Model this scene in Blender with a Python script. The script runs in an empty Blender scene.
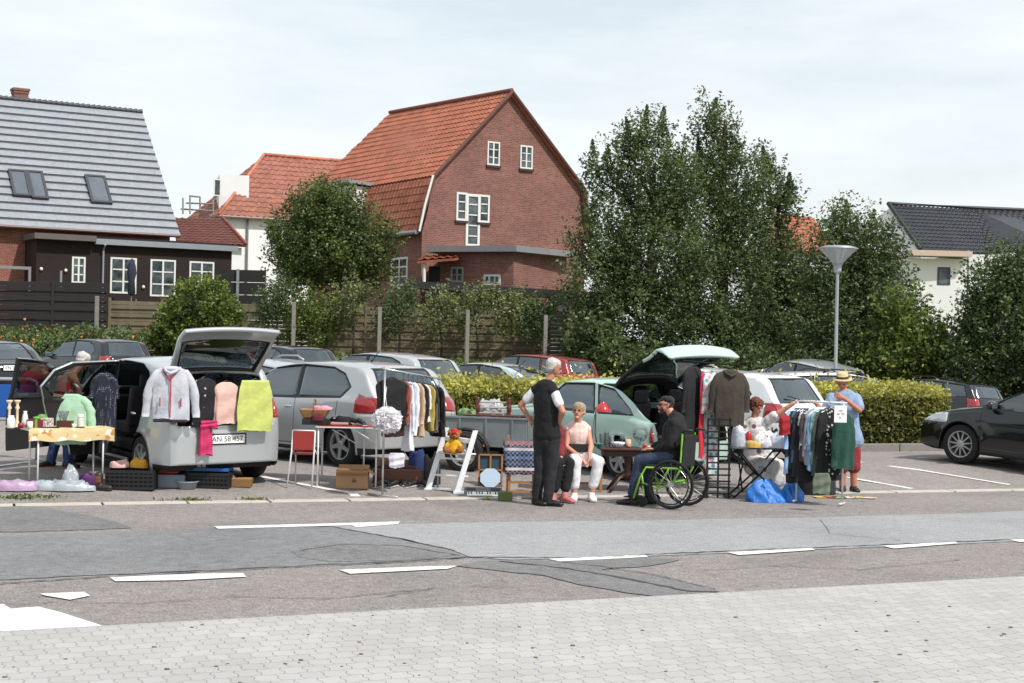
import bpy, bmesh, math, random
import numpy as np
from mathutils import Vector as V, Matrix as M, noise as mnoise
R = math.radians
PI = math.pi
rnd = random.Random(7)
sc = bpy.context.scene
col = bpy.data.collections.new("scene"); sc.collection.children.link(col)

# ---------------------------------------------------------------- camera
F = 1500.0; ROLL = R(1.2); PITCH = math.atan(3.5/F); CH = 2.0
cr = V((math.cos(ROLL), 0, math.sin(ROLL)))
cf = V((0, math.cos(PITCH), math.sin(PITCH)))
cu = V((-math.sin(ROLL), -math.sin(PITCH), math.cos(ROLL)*math.cos(PITCH))).normalized()
CAM = V((0, 0, CH))
cd = bpy.data.cameras.new("camera"); cam = bpy.data.objects.new("camera", cd); col.objects.link(cam)
cd.sensor_width = 36; cd.lens = F/1024*36; cd.clip_end = 3000; cd.clip_start = .1
m3 = M((cr, cu, -cf)).transposed(); cam.matrix_world = M.Translation(CAM) @ m3.to_4x4()
sc.camera = cam
def ray(px, py): return (cf*F + cr*(px-512) + cu*(341.5-py)).normalized()
def at(px, py, Y):
    r = ray(px, py); return CAM + r*(Y/r.y)
# ---------------------------------------------------------------- terrain
KA = V((-5.8, 17.6)); KB = V((7.2, 22.2)); KD = (KB-KA).normalized(); KN = V((-KD.y, KD.x))
RDIR = math.atan2(KD.y, KD.x)
def ss(t): t = max(0, min(1, t)); return t*t*(3-2*t)
def hg(x, y):
    d = (V((x, y))-KA).dot(KN)
    h = .19*ss((d-.1)/3.0) + .28*ss((y-26)/10)*ss((3-x)/8)
    h -= .42*ss((y-32)/9)*ss((x-8)/5)
    return h + 1.05*ss((y-46.5)/5)
def G(px, py, dz=0):
    r = ray(px, py); t = 3.0
    while t < 200:
        p = CAM + r*t
        if p.z-dz <= hg(p.x, p.y): return p
        t += .01
    return p
def gz(x, y, dz=0): return V((x, y, hg(x, y)+dz))

# ---------------------------------------------------------------- materials
def lin(h):
    h = h.lstrip('#'); c = [int(h[i:i+2], 16)/255 for i in (0, 2, 4)]
    return tuple((v/12.92 if v <= .04045 else ((v+.055)/1.055)**2.4) for v in c)
MC = {}
def nd(nt, t, **kw):
    n = nt.nodes.new(t)
    for k, v in kw.items():
        if k in n.inputs: n.inputs[k].default_value = v
        else: setattr(n, k, v)
    return n
def newmat(name):
    m = bpy.data.materials.new(name); m.use_nodes = True; nt = m.node_tree; nt.nodes.clear()
    b = nd(nt, 'ShaderNodeBsdfPrincipled'); o = nd(nt, 'ShaderNodeOutputMaterial')
    nt.links.new(b.outputs[0], o.inputs[0]); return m, nt, b
def mat(hexc, rough=.6, metal=0, var=.12, scale=6, bump=0, bscale=40, coat=0, trans=0, alpha=1, name=None, emis=0, sheen=0):
    key = (hexc, rough, metal, var, scale, bump, bscale, coat, trans, alpha, name)
    if key in MC: return MC[key]
    m, nt, b = newmat(name or 'paint_'+hexc.strip('#'))
    c = lin(hexc)
    tc = nd(nt, 'ShaderNodeTexCoord'); n = nd(nt, 'ShaderNodeTexNoise', Scale=scale, Detail=5.0)
    nt.links.new(tc.outputs['Object'], n.inputs['Vector'])
    mx = nd(nt, 'ShaderNodeMix', data_type='RGBA')
    mx.inputs[6].default_value = tuple(max(0, v*(1-var)) for v in c)+(1,)
    mx.inputs[7].default_value = tuple(min(1, v*(1+var)+.004*var) for v in c)+(1,)
    nt.links.new(n.outputs['Fac'], mx.inputs[0]); nt.links.new(mx.outputs[2], b.inputs['Base Color'])
    b.inputs['Roughness'].default_value = rough; b.inputs['Metallic'].default_value = metal
    if coat: b.inputs['Coat Weight'].default_value = coat; b.inputs['Coat Roughness'].default_value = .04
    if trans: b.inputs['Transmission Weight'].default_value = trans
    if alpha < 1: b.inputs['Alpha'].default_value = alpha
    if sheen: b.inputs['Sheen Weight'].default_value = sheen
    if bump:
        n2 = nd(nt, 'ShaderNodeTexNoise', Scale=bscale, Detail=4.0); nt.links.new(tc.outputs['Object'], n2.inputs['Vector'])
        bp = nd(nt, 'ShaderNodeBump', Strength=bump, Distance=.02); nt.links.new(n2.outputs['Fac'], bp.inputs['Height'])
        nt.links.new(bp.outputs[0], b.inputs['Normal'])
    MC[key] = m; return m
def fabric(hexc, var=.18): return mat(hexc, .9, 0, var, 9, .6, 14, name='fabric_'+hexc.strip('#'))
def mathn(nt, op, a, b=None, c=None):
    n = nd(nt, 'ShaderNodeMath', operation=op)
    for i, v in enumerate((a, b, c)):
        if v is None: continue
        if isinstance(v, (int, float)): n.inputs[i].default_value = v
        else: nt.links.new(v, n.inputs[i])
    return n.outputs[0]
def mixc(nt, f, a, b, bt='MIX'):
    n = nd(nt, 'ShaderNodeMix', data_type='RGBA', blend_type=bt)
    for i, v in ((0, f), (6, a), (7, b)):
        if isinstance(v, tuple): n.inputs[i].default_value = v+(1,)
        elif isinstance(v, (int, float)): n.inputs[i].default_value = v
        else: nt.links.new(v, n.inputs[i])
    return n.outputs[2]
def ramp(nt, src, stops):
    n = nd(nt, 'ShaderNodeValToRGB'); cr_ = n.color_ramp
    while len(cr_.elements) < len(stops): cr_.elements.new(.5)
    for e, (p, c) in zip(cr_.elements, stops): e.position = p; e.color = tuple(c)+(1,) if isinstance(c, tuple) else (c, c, c, 1)
    nt.links.new(src, n.inputs[0]); return n.outputs[0]
def noise(nt, vec, scale, detail=4, rough=.55):
    n = nd(nt, 'ShaderNodeTexNoise', Scale=scale, Detail=float(detail), Roughness=rough); nt.links.new(vec, n.inputs['Vector']); return n.outputs['Fac']
def asphalt(name, c1, c2, speck=.5, patchy=.35, warm=None):
    m, nt, b = newmat(name); tc = nd(nt, 'ShaderNodeTexCoord').outputs['Object']
    n1 = noise(nt, tc, 55, 6, .75); n2 = noise(nt, tc, .9, 5, .6); n3 = noise(nt, tc, 9, 4, .6)
    a = mixc(nt, n2, lin(c1), lin(c2))
    g = ramp(nt, n1, [(.36, 1-speck), (.5, .97), (.64, 1+speck*.6)])
    a = mixc(nt, 1.0, a, g, 'MULTIPLY')
    g2 = ramp(nt, n3, [(.3, 1-patchy*.5), (.7, 1.08)]); a = mixc(nt, 1.0, a, g2, 'MULTIPLY')
    v = nd(nt, 'ShaderNodeTexVoronoi', Scale=38.0); nt.links.new(tc, v.inputs['Vector'])
    g3 = ramp(nt, v.outputs['Distance'], [(.0, 1.25), (.28, 1.0), (1.0, .9)]); a = mixc(nt, .8, a, g3, 'MULTIPLY')
    # hairline cracks and dark stains
    ms = nd(nt, 'ShaderNodeVectorMath', operation='ADD'); nn = nd(nt, 'ShaderNodeTexNoise', Scale=1.3, Detail=6.0); nt.links.new(tc, nn.inputs['Vector'])
    nt.links.new(tc, ms.inputs[0]); nt.links.new(nn.outputs['Color'], ms.inputs[1])
    vc = nd(nt, 'ShaderNodeTexVoronoi', Scale=.55, feature='DISTANCE_TO_EDGE'); nt.links.new(ms.outputs[0], vc.inputs['Vector'])
    ck = ramp(nt, vc.outputs['Distance'], [(.0, .55), (.009, 1.0), (1.0, 1.0)]); a = mixc(nt, patchy, a, ck, 'MULTIPLY')
    st = noise(nt, tc, .45, 6, .7); a = mixc(nt, .8, a, ramp(nt, st, [(.3, .78), (.5, 1.0), (1.0, 1.06)]), 'MULTIPLY')
    nt.links.new(a, b.inputs['Base Color']); b.inputs['Roughness'].default_value = .9
    bp = nd(nt, 'ShaderNodeBump', Strength=.6, Distance=.008); nt.links.new(n1, bp.inputs['Height']); nt.links.new(bp.outputs[0], b.inputs['Normal'])
    return m
def brickmat(name, c1, c2, mortar, sx=.24, sy=.075, uvn=True, ms=.012, bump=.4):
    m, nt, b = newmat(name)
    tc = nd(nt, 'ShaderNodeUVMap').outputs[0] if uvn else nd(nt, 'ShaderNodeTexCoord').outputs['Object']
    br = nd(nt, 'ShaderNodeTexBrick', Scale=1.0); br.inputs['Brick Width'].default_value = sx; br.inputs['Row Height'].default_value = sy
    br.inputs['Mortar Size'].default_value = ms; br.inputs['Mortar Smooth'].default_value = .3
    br.inputs['Color1'].default_value = lin(c1)+(1,); br.inputs['Color2'].default_value = lin(c2)+(1,); br.inputs['Mortar'].default_value = lin(mortar)+(1,)
    nt.links.new(tc, br.inputs['Vector'])
    n = noise(nt, tc, .9, 5, .65); n5 = noise(nt, tc, 6, 3, .6)
    a = mixc(nt, 1.0, br.outputs['Color'], ramp(nt, n, [(.25, .72), (.75, 1.2)]), 'MULTIPLY')
    a = mixc(nt, 1.0, a, ramp(nt, n5, [(.25, .8), (.75, 1.18)]), 'MULTIPLY')
    nt.links.new(a, b.inputs['Base Color']); b.inputs['Roughness'].default_value = .85
    bp = nd(nt, 'ShaderNodeBump', Strength=bump, Distance=.01); bp.invert = True; nt.links.new(br.outputs['Fac'], bp.inputs['Height']); nt.links.new(bp.outputs[0], b.inputs['Normal'])
    return m
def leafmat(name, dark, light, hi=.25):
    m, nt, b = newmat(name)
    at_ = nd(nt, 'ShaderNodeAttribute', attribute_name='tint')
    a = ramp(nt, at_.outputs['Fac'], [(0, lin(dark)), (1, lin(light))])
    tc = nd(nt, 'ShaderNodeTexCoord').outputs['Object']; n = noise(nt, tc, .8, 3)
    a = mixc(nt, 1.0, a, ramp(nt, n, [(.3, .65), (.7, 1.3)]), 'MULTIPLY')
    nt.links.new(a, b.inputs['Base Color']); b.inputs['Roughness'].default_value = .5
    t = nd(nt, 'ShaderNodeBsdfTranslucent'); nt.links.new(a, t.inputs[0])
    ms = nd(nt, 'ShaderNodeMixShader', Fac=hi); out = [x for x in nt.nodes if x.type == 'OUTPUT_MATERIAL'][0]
    nt.links.new(b.outputs[0], ms.inputs[1]); nt.links.new(t.outputs[0], ms.inputs[2]); nt.links.new(ms.outputs[0], out.inputs[0])
    return m
def glassmat(name, tint, dens=.5, rough=.03):
    # thin window glass: mix of clear/tinted transparency and mirror by fresnel
    m, nt, b = newmat(name); out = [x for x in nt.nodes if x.type == 'OUTPUT_MATERIAL'][0]
    b.inputs['Base Color'].default_value = lin(tint)+(1,); b.inputs['Roughness'].default_value = rough; b.inputs['Specular IOR Level'].default_value = 1.0
    tr = nd(nt, 'ShaderNodeBsdfTransparent'); tr.inputs[0].default_value = (.75, .82, .8, 1)
    lw = nd(nt, 'ShaderNodeLayerWeight', Blend=.35); gl = nd(nt, 'ShaderNodeBsdfGlossy', Roughness=rough); gl.inputs[0].default_value = (.9, .95, 1, 1)
    m1 = nd(nt, 'ShaderNodeMixShader', Fac=dens); nt.links.new(tr.outputs[0], m1.inputs[1]); nt.links.new(b.outputs[0], m1.inputs[2])
    m2 = nd(nt, 'ShaderNodeMixShader'); nt.links.new(mathn(nt, 'MULTIPLY_ADD', lw.outputs['Fresnel'], .8, .05), m2.inputs[0])
    nt.links.new(m1.outputs[0], m2.inputs[1]); nt.links.new(gl.outputs[0], m2.inputs[2]); nt.links.new(m2.outputs[0], out.inputs[0])
    return m
# ---------------------------------------------------------------- mesh builder
def basis(yaw=0, pitch=0, roll=0): return (M.Rotation(yaw, 3, 'Z') @ M.Rotation(pitch, 3, 'Y') @ M.Rotation(roll, 3, 'X'))
class MB:
    def __init__(s): s.v = []; s.f = []; s.uv = None
    def add(s, vs, fs):
        o = len(s.v); s.v += [tuple(p) for p in vs]; s.f += [tuple(i+o for i in f) for f in fs]; return s
    def box(s, c, d, rot=None):
        c = V(c); hx, hy, hz = d[0]/2, d[1]/2, d[2]/2
        vs = [V((x, y, z)) for x in (-hx, hx) for y in (-hy, hy) for z in (-hz, hz)]
        if rot is not None: vs = [rot @ q for q in vs]
        return s.add([q+c for q in vs], [(0, 1, 3, 2), (4, 6, 7, 5), (0, 4, 5, 1), (2, 3, 7, 6), (0, 2, 6, 4), (1, 5, 7, 3)])
    def hexa(s, b, t):   # 4 bottom, 4 top points
        return s.add(list(b)+list(t), [(3, 2, 1, 0), (4, 5, 6, 7), (0, 1, 5, 4), (1, 2, 6, 5), (2, 3, 7, 6), (3, 0, 4, 7)])
    def cyl(s, a, b, r0, r1=None, n=10, caps=True):
        a = V(a); b = V(b); r1 = r0 if r1 is None else r1; d = (b-a)
        if d.length < 1e-6: return s
        q = d.to_track_quat('Z', 'Y'); vs = []
        for p, r in ((a, r0), (b, r1)):
            for i in range(n):
                t = 2*PI*i/n; vs.append(p + q @ V((r*math.cos(t), r*math.sin(t), 0)))
        fs = [(i, (i+1) % n, n+(i+1) % n, n+i) for i in range(n)]
        if caps: fs += [tuple(range(n-1, -1, -1)), tuple(range(n, 2*n))]
        return s.add(vs, fs)
    def tube(s, pts, r, n=8, closed=False):
        pts = [V(p) for p in pts]; k = len(pts); vs = []; rr = r if isinstance(r, (list, tuple)) else [r]*k
        for i, p in enumerate(pts):
            a = pts[(i-1) % k] if (closed or i > 0) else p; b = pts[(i+1) % k] if (closed or i < k-1) else p
            d = (b-a); d = d if d.length > 1e-7 else V((0, 0, 1)); q = d.to_track_quat('Z', 'Y')
            for j in range(n):
                t = 2*PI*j/n; vs.append(p + q @ V((rr[i]*math.cos(t), rr[i]*math.sin(t), 0)))
        # align rings
        fs = []
        for i in range(k if closed else k-1):
            a0 = i*n; b0 = ((i+1) % k)*n
            best = min(range(n), key=lambda o: (V(vs[a0])-V(vs[b0+o])).length)
            for j in range(n): fs.append((a0+j, a0+(j+1) % n, b0+(j+1+best) % n, b0+(j+best) % n))
        if not closed: fs += [tuple(range(n-1, -1, -1)), tuple(range((k-1)*n, k*n))]
        return s.add(vs, fs)
    def lathe(s, prof, c=(0, 0, 0), n=20, rot=None, cap=True):
        c = V(c); vs = []
        for r, z in prof:
            for i in range(n):
                t = 2*PI*i/n; p = V((r*math.cos(t), r*math.sin(t), z)); vs.append((rot @ p if rot is not None else p)+c)
        fs = [(k*n+i, k*n+(i+1) % n, (k+1)*n+(i+1) % n, (k+1)*n+i) for k in range(len(prof)-1) for i in range(n)]
        if cap: fs += [tuple(range(n-1, -1, -1)), tuple(range((len(prof)-1)*n, len(prof)*n))]
        return s.add(vs, fs)
    def ell(s, c, r, rot=None, nu=14, nv=9, jit=0):
        c = V(c); r = (r, r, r) if isinstance(r, (int, float)) else r; vs = []
        for k in range(nv+1):
            ph = PI*k/nv
            for i in range(nu):
                t = 2*PI*i/nu; p = V((r[0]*math.sin(ph)*math.cos(t), r[1]*math.sin(ph)*math.sin(t), r[2]*math.cos(ph)))
                if jit: p *= 1+jit*(mnoise.noise(p*9/max(r)+c*3))
                vs.append((rot @ p if rot is not None else p)+c)
        fs = [(k*nu+i, (k+1)*nu+i, (k+1)*nu+(i+1) % nu, k*nu+(i+1) % nu) for k in range(nv) for i in range(nu)]
        return s.add(vs, fs)
    def prism(s, poly, y0, y1, fr=None):   # poly in (x,z), extruded in y ; fr maps V->V
        fr = fr or (lambda p: p); n = len(poly)
        vs = [fr(V((x, y0, z))) for x, z in poly]+[fr(V((x, y1, z))) for x, z in poly]
        return s.add(vs, [tuple(range(n)), tuple(range(2*n-1, n-1, -1))]+[(i, n+i, n+(i+1) % n, (i+1) % n) for i in range(n)])
    def grid(s, fn, nu, nv, wrap=False):
        vs = [fn(i/nu, j/nv) for j in range(nv+1) for i in range(nu+1)]
        return s.add(vs, [(j*(nu+1)+i, j*(nu+1)+i+1, (j+1)*(nu+1)+i+1, (j+1)*(nu+1)+i) for j in range(nv) for i in range(nu)])
    def cloudshift(s, amp, sc_, seed=0):
        o = V((seed, seed*1.7, 0)); s.v = [tuple(V(p)+mnoise.noise_vector(V(p)*sc_+o)*amp) for p in s.v]; return s
    def build(s, name, m, parent=None, loc=None, smooth=False, bevel=0, sub=0, solid=0, uvplane=None, clean=False):
        me = bpy.data.meshes.new(name); me.from_pydata(s.v, [], s.f); me.update()
        if clean:
            bm = bmesh.new(); bm.from_mesh(me); bmesh.ops.remove_doubles(bm, verts=bm.verts, dist=1e-5); bmesh.ops.recalc_face_normals(bm, faces=bm.faces); bm.to_mesh(me); bm.free()
        for mm in (m if isinstance(m, (list, tuple)) else [m]): me.materials.append(mm)
        if smooth: me.polygons.foreach_set('use_smooth', [True]*len(me.polygons))
        if uvplane is not None:   # (origin, U, V): uv in metres on the plane; list allowed per normal
            uvl = me.uv_layers.new(name='UVMap')
            for poly in me.polygons:
                n = poly.normal; U = V((0, 0, 1)).cross(n); U = U.normalized() if U.length > 1e-3 else V((1, 0, 0)); W = n.cross(U)
                for li in poly.loop_indices:
                    p = me.vertices[me.loops[li].vertex_index].co; uvl.data[li].uv = (p.dot(U), p.dot(W))
        o = bpy.data.objects.new(name, me); col.objects.link(o)
        if parent: o.parent = parent
        if loc is not None: o.location = loc
        if bevel:
            b = o.modifiers.new('bevel', 'BEVEL'); b.width = bevel; b.segments = 2; b.limit_method = 'ANGLE'
        if solid: b = o.modifiers.new('solid', 'SOLIDIFY'); b.thickness = solid; b.offset = 0
        if sub: b = o.modifiers.new('sub', 'SUBSURF'); b.levels = b.render_levels = sub
        return o
def tag(o, label=None, cat=None, group=None, kind=None):
    if label: o['label'] = label
    if cat: o['category'] = cat
    if group: o['group'] = group
    if kind: o['kind'] = kind
    return o
def thing(name, label, cat, loc=(0, 0, 0), rz=0, group=None):
    o = bpy.data.objects.new(name, None); o.empty_display_size = .1; col.objects.link(o); o.location = loc; o.rotation_euler = (0, 0, rz)
    return tag(o, label, cat, group)
def struct(o): o['kind'] = 'structure'; return o
def copytree(o, parent=None):
    c = o.copy(); col.objects.link(c); c.parent = parent
    for ch in list(o.children): copytree(ch, c)
    return c
def text(body, size, m, parent, loc, rot, name='lettering', depth=.002, align='CENTER'):
    cu_ = bpy.data.curves.new(name, 'FONT'); cu_.body = body; cu_.size = size; cu_.extrude = depth; cu_.align_x = align; cu_.align_y = 'CENTER'
    t = bpy.data.objects.new(name, cu_); me = bpy.data.meshes.new_from_object(t); bpy.data.objects.remove(t)
    me.materials.clear(); me.materials.append(m)
    o = bpy.data.objects.new(name, me); col.objects.link(o); o.parent = parent; o.location = loc; o.rotation_euler = rot; return o
# leaves: centres & normals -> quads mesh with tint attribute
def leaves(name, pts, size, m, parent=None, seed=0, up=.3, tint=None, aspect=.55):
    rs = np.random.RandomState(seed); n = len(pts); P = np.array(pts, dtype=np.float64)
    a = rs.normal(size=(n, 3)); a[:, 2] = a[:, 2]*.6+up; a /= np.linalg.norm(a, axis=1)[:, None]
    b = rs.normal(size=(n, 3)); b -= (b*a).sum(1)[:, None]*a; b /= np.linalg.norm(b, axis=1)[:, None]
    sz = size*rs.uniform(.6, 1.35, size=(n, 1)); c = np.cross(a, b)
    q = np.stack([P-a*sz*.5, P+b*sz*aspect*.5+c*sz*.06, P+a*sz*.5, P-b*sz*aspect*.5+c*sz*.06], 1).reshape(-1, 3)
    me = bpy.data.meshes.new(name); me.vertices.add(4*n); me.vertices.foreach_set('co', q.ravel())
    me.loops.add(4*n); me.loops.foreach_set('vertex_index', np.arange(4*n, dtype=np.int32)); me.polygons.add(n)
    me.polygons.foreach_set('loop_start', np.arange(0, 4*n, 4, dtype=np.int32))
    t = rs.uniform(0, 1, n) if tint is None else np.clip(np.array(tint)+rs.uniform(-.2, .2, n), 0, 1)
    me.update(calc_edges=True)
    at_ = me.attributes.new('tint', 'FLOAT', 'FACE'); at_.data.foreach_set('value', t.astype(np.float32))
    me.materials.append(m); o = bpy.data.objects.new(name, me); col.objects.link(o)
    if parent: o.parent = parent
    return o
# ---------------------------------------------------------------- light & sky
SUN_EL = R(50); SUN_AZ = R(132)     # azimuth measured from +Y towards +X
w = bpy.data.worlds.new("World"); sc.world = w; w.use_nodes = True; nt = w.node_tree; nt.nodes.clear()
sky = nd(nt, 'ShaderNodeTexSky', sky_type='NISHITA'); sky.sun_disc = False; sky.sun_elevation = SUN_EL; sky.sun_rotation = SUN_AZ; sky.dust_density = 2.0; sky.air_density = 1.0
tc = nd(nt, 'ShaderNodeTexCoord'); mp = nd(nt, 'ShaderNodeMapping'); mp.inputs['Scale'].default_value = (1.2, 1.2, 5.5); nt.links.new(tc.outputs['Generated'], mp.inputs[0])
n = noise(nt, mp.outputs[0], 2.2, 8, .6)
fac = ramp(nt, n, [(.36, .55), (.50, .82), (.60, .99)])
skyc = mixc(nt, 1.0, sky.outputs[0], (1.9, 1.75, 1.5), 'MULTIPLY')
a = mixc(nt, fac, skyc, (8.7, 9.2, 9.5))
bg = nd(nt, 'ShaderNodeBackground', Strength=.110); nt.links.new(a, bg.inputs[0]); wo = nd(nt, 'ShaderNodeOutputWorld'); nt.links.new(bg.outputs[0], wo.inputs[0])
sl = bpy.data.lights.new("sun", 'SUN'); sl.energy = 4.4; sl.angle = R(1.5); sl.color = (1, .96, .9)
so = bpy.data.objects.new("sun", sl); col.objects.link(so)
sd = V((math.sin(SUN_AZ)*math.cos(SUN_EL), math.cos(SUN_AZ)*math.cos(SUN_EL), math.sin(SUN_EL)))
so.rotation_euler = sd.to_track_quat('Z', 'Y').to_euler()
sc.view_settings.view_transform = 'Standard'; sc.view_settings.look = 'None'; sc.view_settings.exposure = 0; sc.view_settings.gamma = 1
# ================================================================ ground
def road_xy(u, d): p = KA + KD*u + KN*d; return p.x, p.y      # u along kerb, d beyond it
def inpoly(x, y, poly):
    c = False; n = len(poly)
    for i in range(n):
        x1, y1 = poly[i]; x2, y2 = poly[(i+1) % n]
        if (y1 > y) != (y2 > y) and x < (x2-x1)*(y-y1)/(y2-y1)+x1: c = not c
    return c
def sheet(name, poly, off, m, step=1.0):      # polygon draped on the terrain
    bm = bmesh.new(); vs = [bm.verts.new((x, y, 0)) for x, y in poly]; bm.faces.new(vs)
    xs = [p[0] for p in poly]; ys = [p[1] for p in poly]
    for ax, lo, hi in ((0, min(xs), max(xs)), (1, min(ys), max(ys))):
        k = lo+step
        while k < hi:
            bmesh.ops.bisect_plane(bm, geom=bm.verts[:]+bm.edges[:]+bm.faces[:], plane_co=(k, k, 0), plane_no=((1, 0, 0) if ax == 0 else (0, 1, 0))); k += step
    for v in bm.verts: v.co.z = hg(v.co.x, v.co.y)+off
    bmesh.ops.recalc_face_normals(bm, faces=bm.faces)
    me = bpy.data.meshes.new(name); bm.to_mesh(me); bm.free()
    if me.polygons[0].normal.z < 0: me.flip_normals()
    me.materials.append(m); o = bpy.data.objects.new(name, me); col.objects.link(o); return o
def pxpoly(pts): return [tuple(G(x, y).xy) for x, y in pts]
grassm, nt, b = newmat('grass'); tc = nd(nt, 'ShaderNodeTexCoord').outputs['Object']
a = mixc(nt, noise(nt, tc, 1.2, 6, .7), lin('#2c3d18'), lin('#5d7032')); a = mixc(nt, noise(nt, tc, 30, 5, .8), a, lin('#7a7748')); nt.links.new(a, b.inputs['Base Color']); b.inputs['Roughness'].default_value = .9
# big ground
bm_ = MB(); xs = [-1500, -300, -80, -40]+list(range(-30, 31, 2))+[40, 80, 300, 1500]; ys = [-200, -20, 0]+list(range(10, 70, 2))+[80, 120, 300, 1000, 2600]
nx = len(xs); bm_.add([(x, y, hg(x, y)-.05 if 12 < y < 50 else hg(x, y)-.02) for y in ys for x in xs], [(j*nx+i, j*nx+i+1, (j+1)*nx+i+1, (j+1)*nx+i) for j in range(len(ys)-1) for i in range(nx-1)])
struct(bm_.build('ground', grassm, smooth=True))
A_lot = asphalt('lot_asphalt', '#827c79', '#968f8b', .7, .35)
A_road = asphalt('road_asphalt', '#827c7a', '#928c8a', .7, .5)
A_dark = asphalt('dark_asphalt', '#6f7173', '#868789', .5, .6)
A_light = asphalt('pale_asphalt', '#8e9092', '#9c9d9e', .5, .3)
A_vd = asphalt('patch_asphalt', '#6a6a6c', '#838281', .55, .6)
lot = [road_xy(-30, .12), road_xy(45, .12), (45, 47.2), (-40, 47.2)]
struct(sheet('parking_lot', lot, .0, A_lot))
road = [road_xy(-30, -14), road_xy(40, -14), road_xy(40, -.12), road_xy(-30, -.12)]
struct(sheet('road', road, -.004, A_road, 3))
# flush concrete edge stones
kb = MB(); u = -20
while u < 36:
    p = road_xy(u+.5, 0); ln = .99; kb.box((p[0], p[1], -.05+rnd.uniform(-.003, .003)), (ln-.015, .235, .12), basis(RDIR+rnd.uniform(-.004, .004))); u += 1.0
struct(kb.build('kerb', mat('#b0a9a0', .9, 0, .3, 5, .3, 60), bevel=.01))
# paved footway in the foreground
pv, nt, b = newmat('paving_blocks'); tc = nd(nt, 'ShaderNodeTexCoord').outputs['Object']
sx = nd(nt, 'ShaderNodeSeparateXYZ'); mp = nd(nt, 'ShaderNodeMapping'); mp.inputs['Rotation'].default_value = (0, 0, -R(23.5)); nt.links.new(tc, mp.inputs[0]); nt.links.new(mp.outputs[0], sx.inputs[0])
# wavy joints: shift rows by a small triangle wave so blocks interlock
tri = mathn(nt, 'PINGPONG', mathn(nt, 'ADD', sx.outputs[0], 100.0), .07); yy = mathn(nt, 'ADD', sx.outputs[1], mathn(nt, 'MULTIPLY', tri, .42))
tri2 = mathn(nt, 'PINGPONG', mathn(nt, 'ADD', sx.outputs[1], 100.0), .055); xx = mathn(nt, 'ADD', sx.outputs[0], mathn(nt, 'MULTIPLY', tri2, .35))
cb = nd(nt, 'ShaderNodeCombineXYZ'); nt.links.new(xx, cb.inputs[0]); nt.links.new(yy, cb.inputs[1])
br = nd(nt, 'ShaderNodeTexBrick', Scale=1.0, offset=.5); br.inputs['Brick Width'].default_value = .14; br.inputs['Row Height'].default_value = .165
br.inputs['Mortar Size'].default_value = .005; br.inputs['Mortar Smooth'].default_value = .6
br.inputs['Color1'].default_value = lin('#aba9a8')+(1,); br.inputs['Color2'].default_value = lin('#a2a09f')+(1,); br.inputs['Mortar'].default_value = lin('#8c8883')+(1,)
nt.links.new(cb.outputs[0], br.inputs['Vector'])
a = mixc(nt, 1.0, br.outputs['Color'], ramp(nt, noise(nt, tc, 70, 6, .8), [(.3, .86), (.7, 1.08)]), 'MULTIPLY')
a = mixc(nt, 1.0, a, ramp(nt, noise(nt, tc, .8, 5, .6), [(.25, .88), (.75, 1.07)]), 'MULTIPLY')
dk = noise(nt, tc, 2.7, 5, .75); jm = mathn(nt, 'MULTIPLY', br.outputs['Fac'], ramp(nt, dk, [(.45, .0), (.6, 1.0)])); a = mixc(nt, mathn(nt, 'MULTIPLY', jm, .5), a, lin('#77756a'))
ms2 = noise(nt, tc, 9, 3, .8); a = mixc(nt, mathn(nt, 'MULTIPLY', ramp(nt, ms2, [(.66, 0.0), (.70, 1.0)]), jm), a, lin('#5d5c35'))
nt.links.new(a, b.inputs['Base Color']); b.inputs['Roughness'].default_value = .9
bp = nd(nt, 'ShaderNodeBump', Strength=.5, Distance=.01); bp.invert = True; nt.links.new(br.outputs['Fac'], bp.inputs['Height']); nt.links.new(bp.outputs[0], b.inputs['Normal'])
e0 = G(0, 633); e1 = G(1024, 577.5); ed = (e1-e0).xy.normalized(); a0 = e0.xy-ed*20; a1 = e1.xy+ed*30
struct(sheet('pavement', [tuple(a0+V((8, -20))), tuple(a1+V((8, -20))), tuple(a1), tuple(a0)], .012, pv, 4))
# repair patches in the road
def struct_patch(n, pts, off, m): return struct(sheet(n, pxpoly(pts), off, m, 2))
def wob(pts, amp=.5, n=8):
    out = []
    for i in range(len(pts)):
        a = V(pts[i]); b = V(pts[(i+1) % len(pts)]); k = max(1, int((b-a).length/14))
        for j in range(k):
            q = a.lerp(b, j/k); out.append((q.x+(rnd.uniform(-1, 1) if 0 < j else 0), q.y+(rnd.uniform(-amp, amp) if 0 < j else 0)))
    return out
struct_patch('asphalt_patch', wob([(-60, 583), (0, 580), (150, 573), (300, 566), (420, 560), (466, 557), (450, 550), (400, 540), (360, 532), (330, 527), (290, 527), (215, 529), (120, 532), (0, 536), (-60, 538)]), .002, A_dark)
struct_patch('asphalt_patch', wob([(-60, 534), (0, 532), (60, 531), (110, 529), (132, 528), (120, 523), (95, 517), (50, 508), (20, 506), (-60, 509)]), .002, A_vd)
struct_patch('asphalt_patch', wob([(470, 557), (512, 560), (640, 556.5), (800, 550), (960, 544), (1100, 538), (1100, 508), (960, 513.5), (800, 518), (600, 521), (440, 523), (330, 526), (400, 539), (452, 550)], .3), .0015, A_light)
struct_patch('asphalt_patch', wob([(480, 561), (560, 560.5), (640, 557.5), (680, 560), (650, 566), (600, 570), (655, 576), (720, 592), (694, 595), (660, 597), (625, 593), (580, 585), (545, 576), (500, 571), (455, 566)], .5), .003, A_vd)
struct_patch('asphalt_patch', wob([(290, 551), (310, 545), (370, 543.5), (430, 549), (455, 556), (400, 561), (330, 562), (300, 558)], .5), .0045, A_vd)
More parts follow.
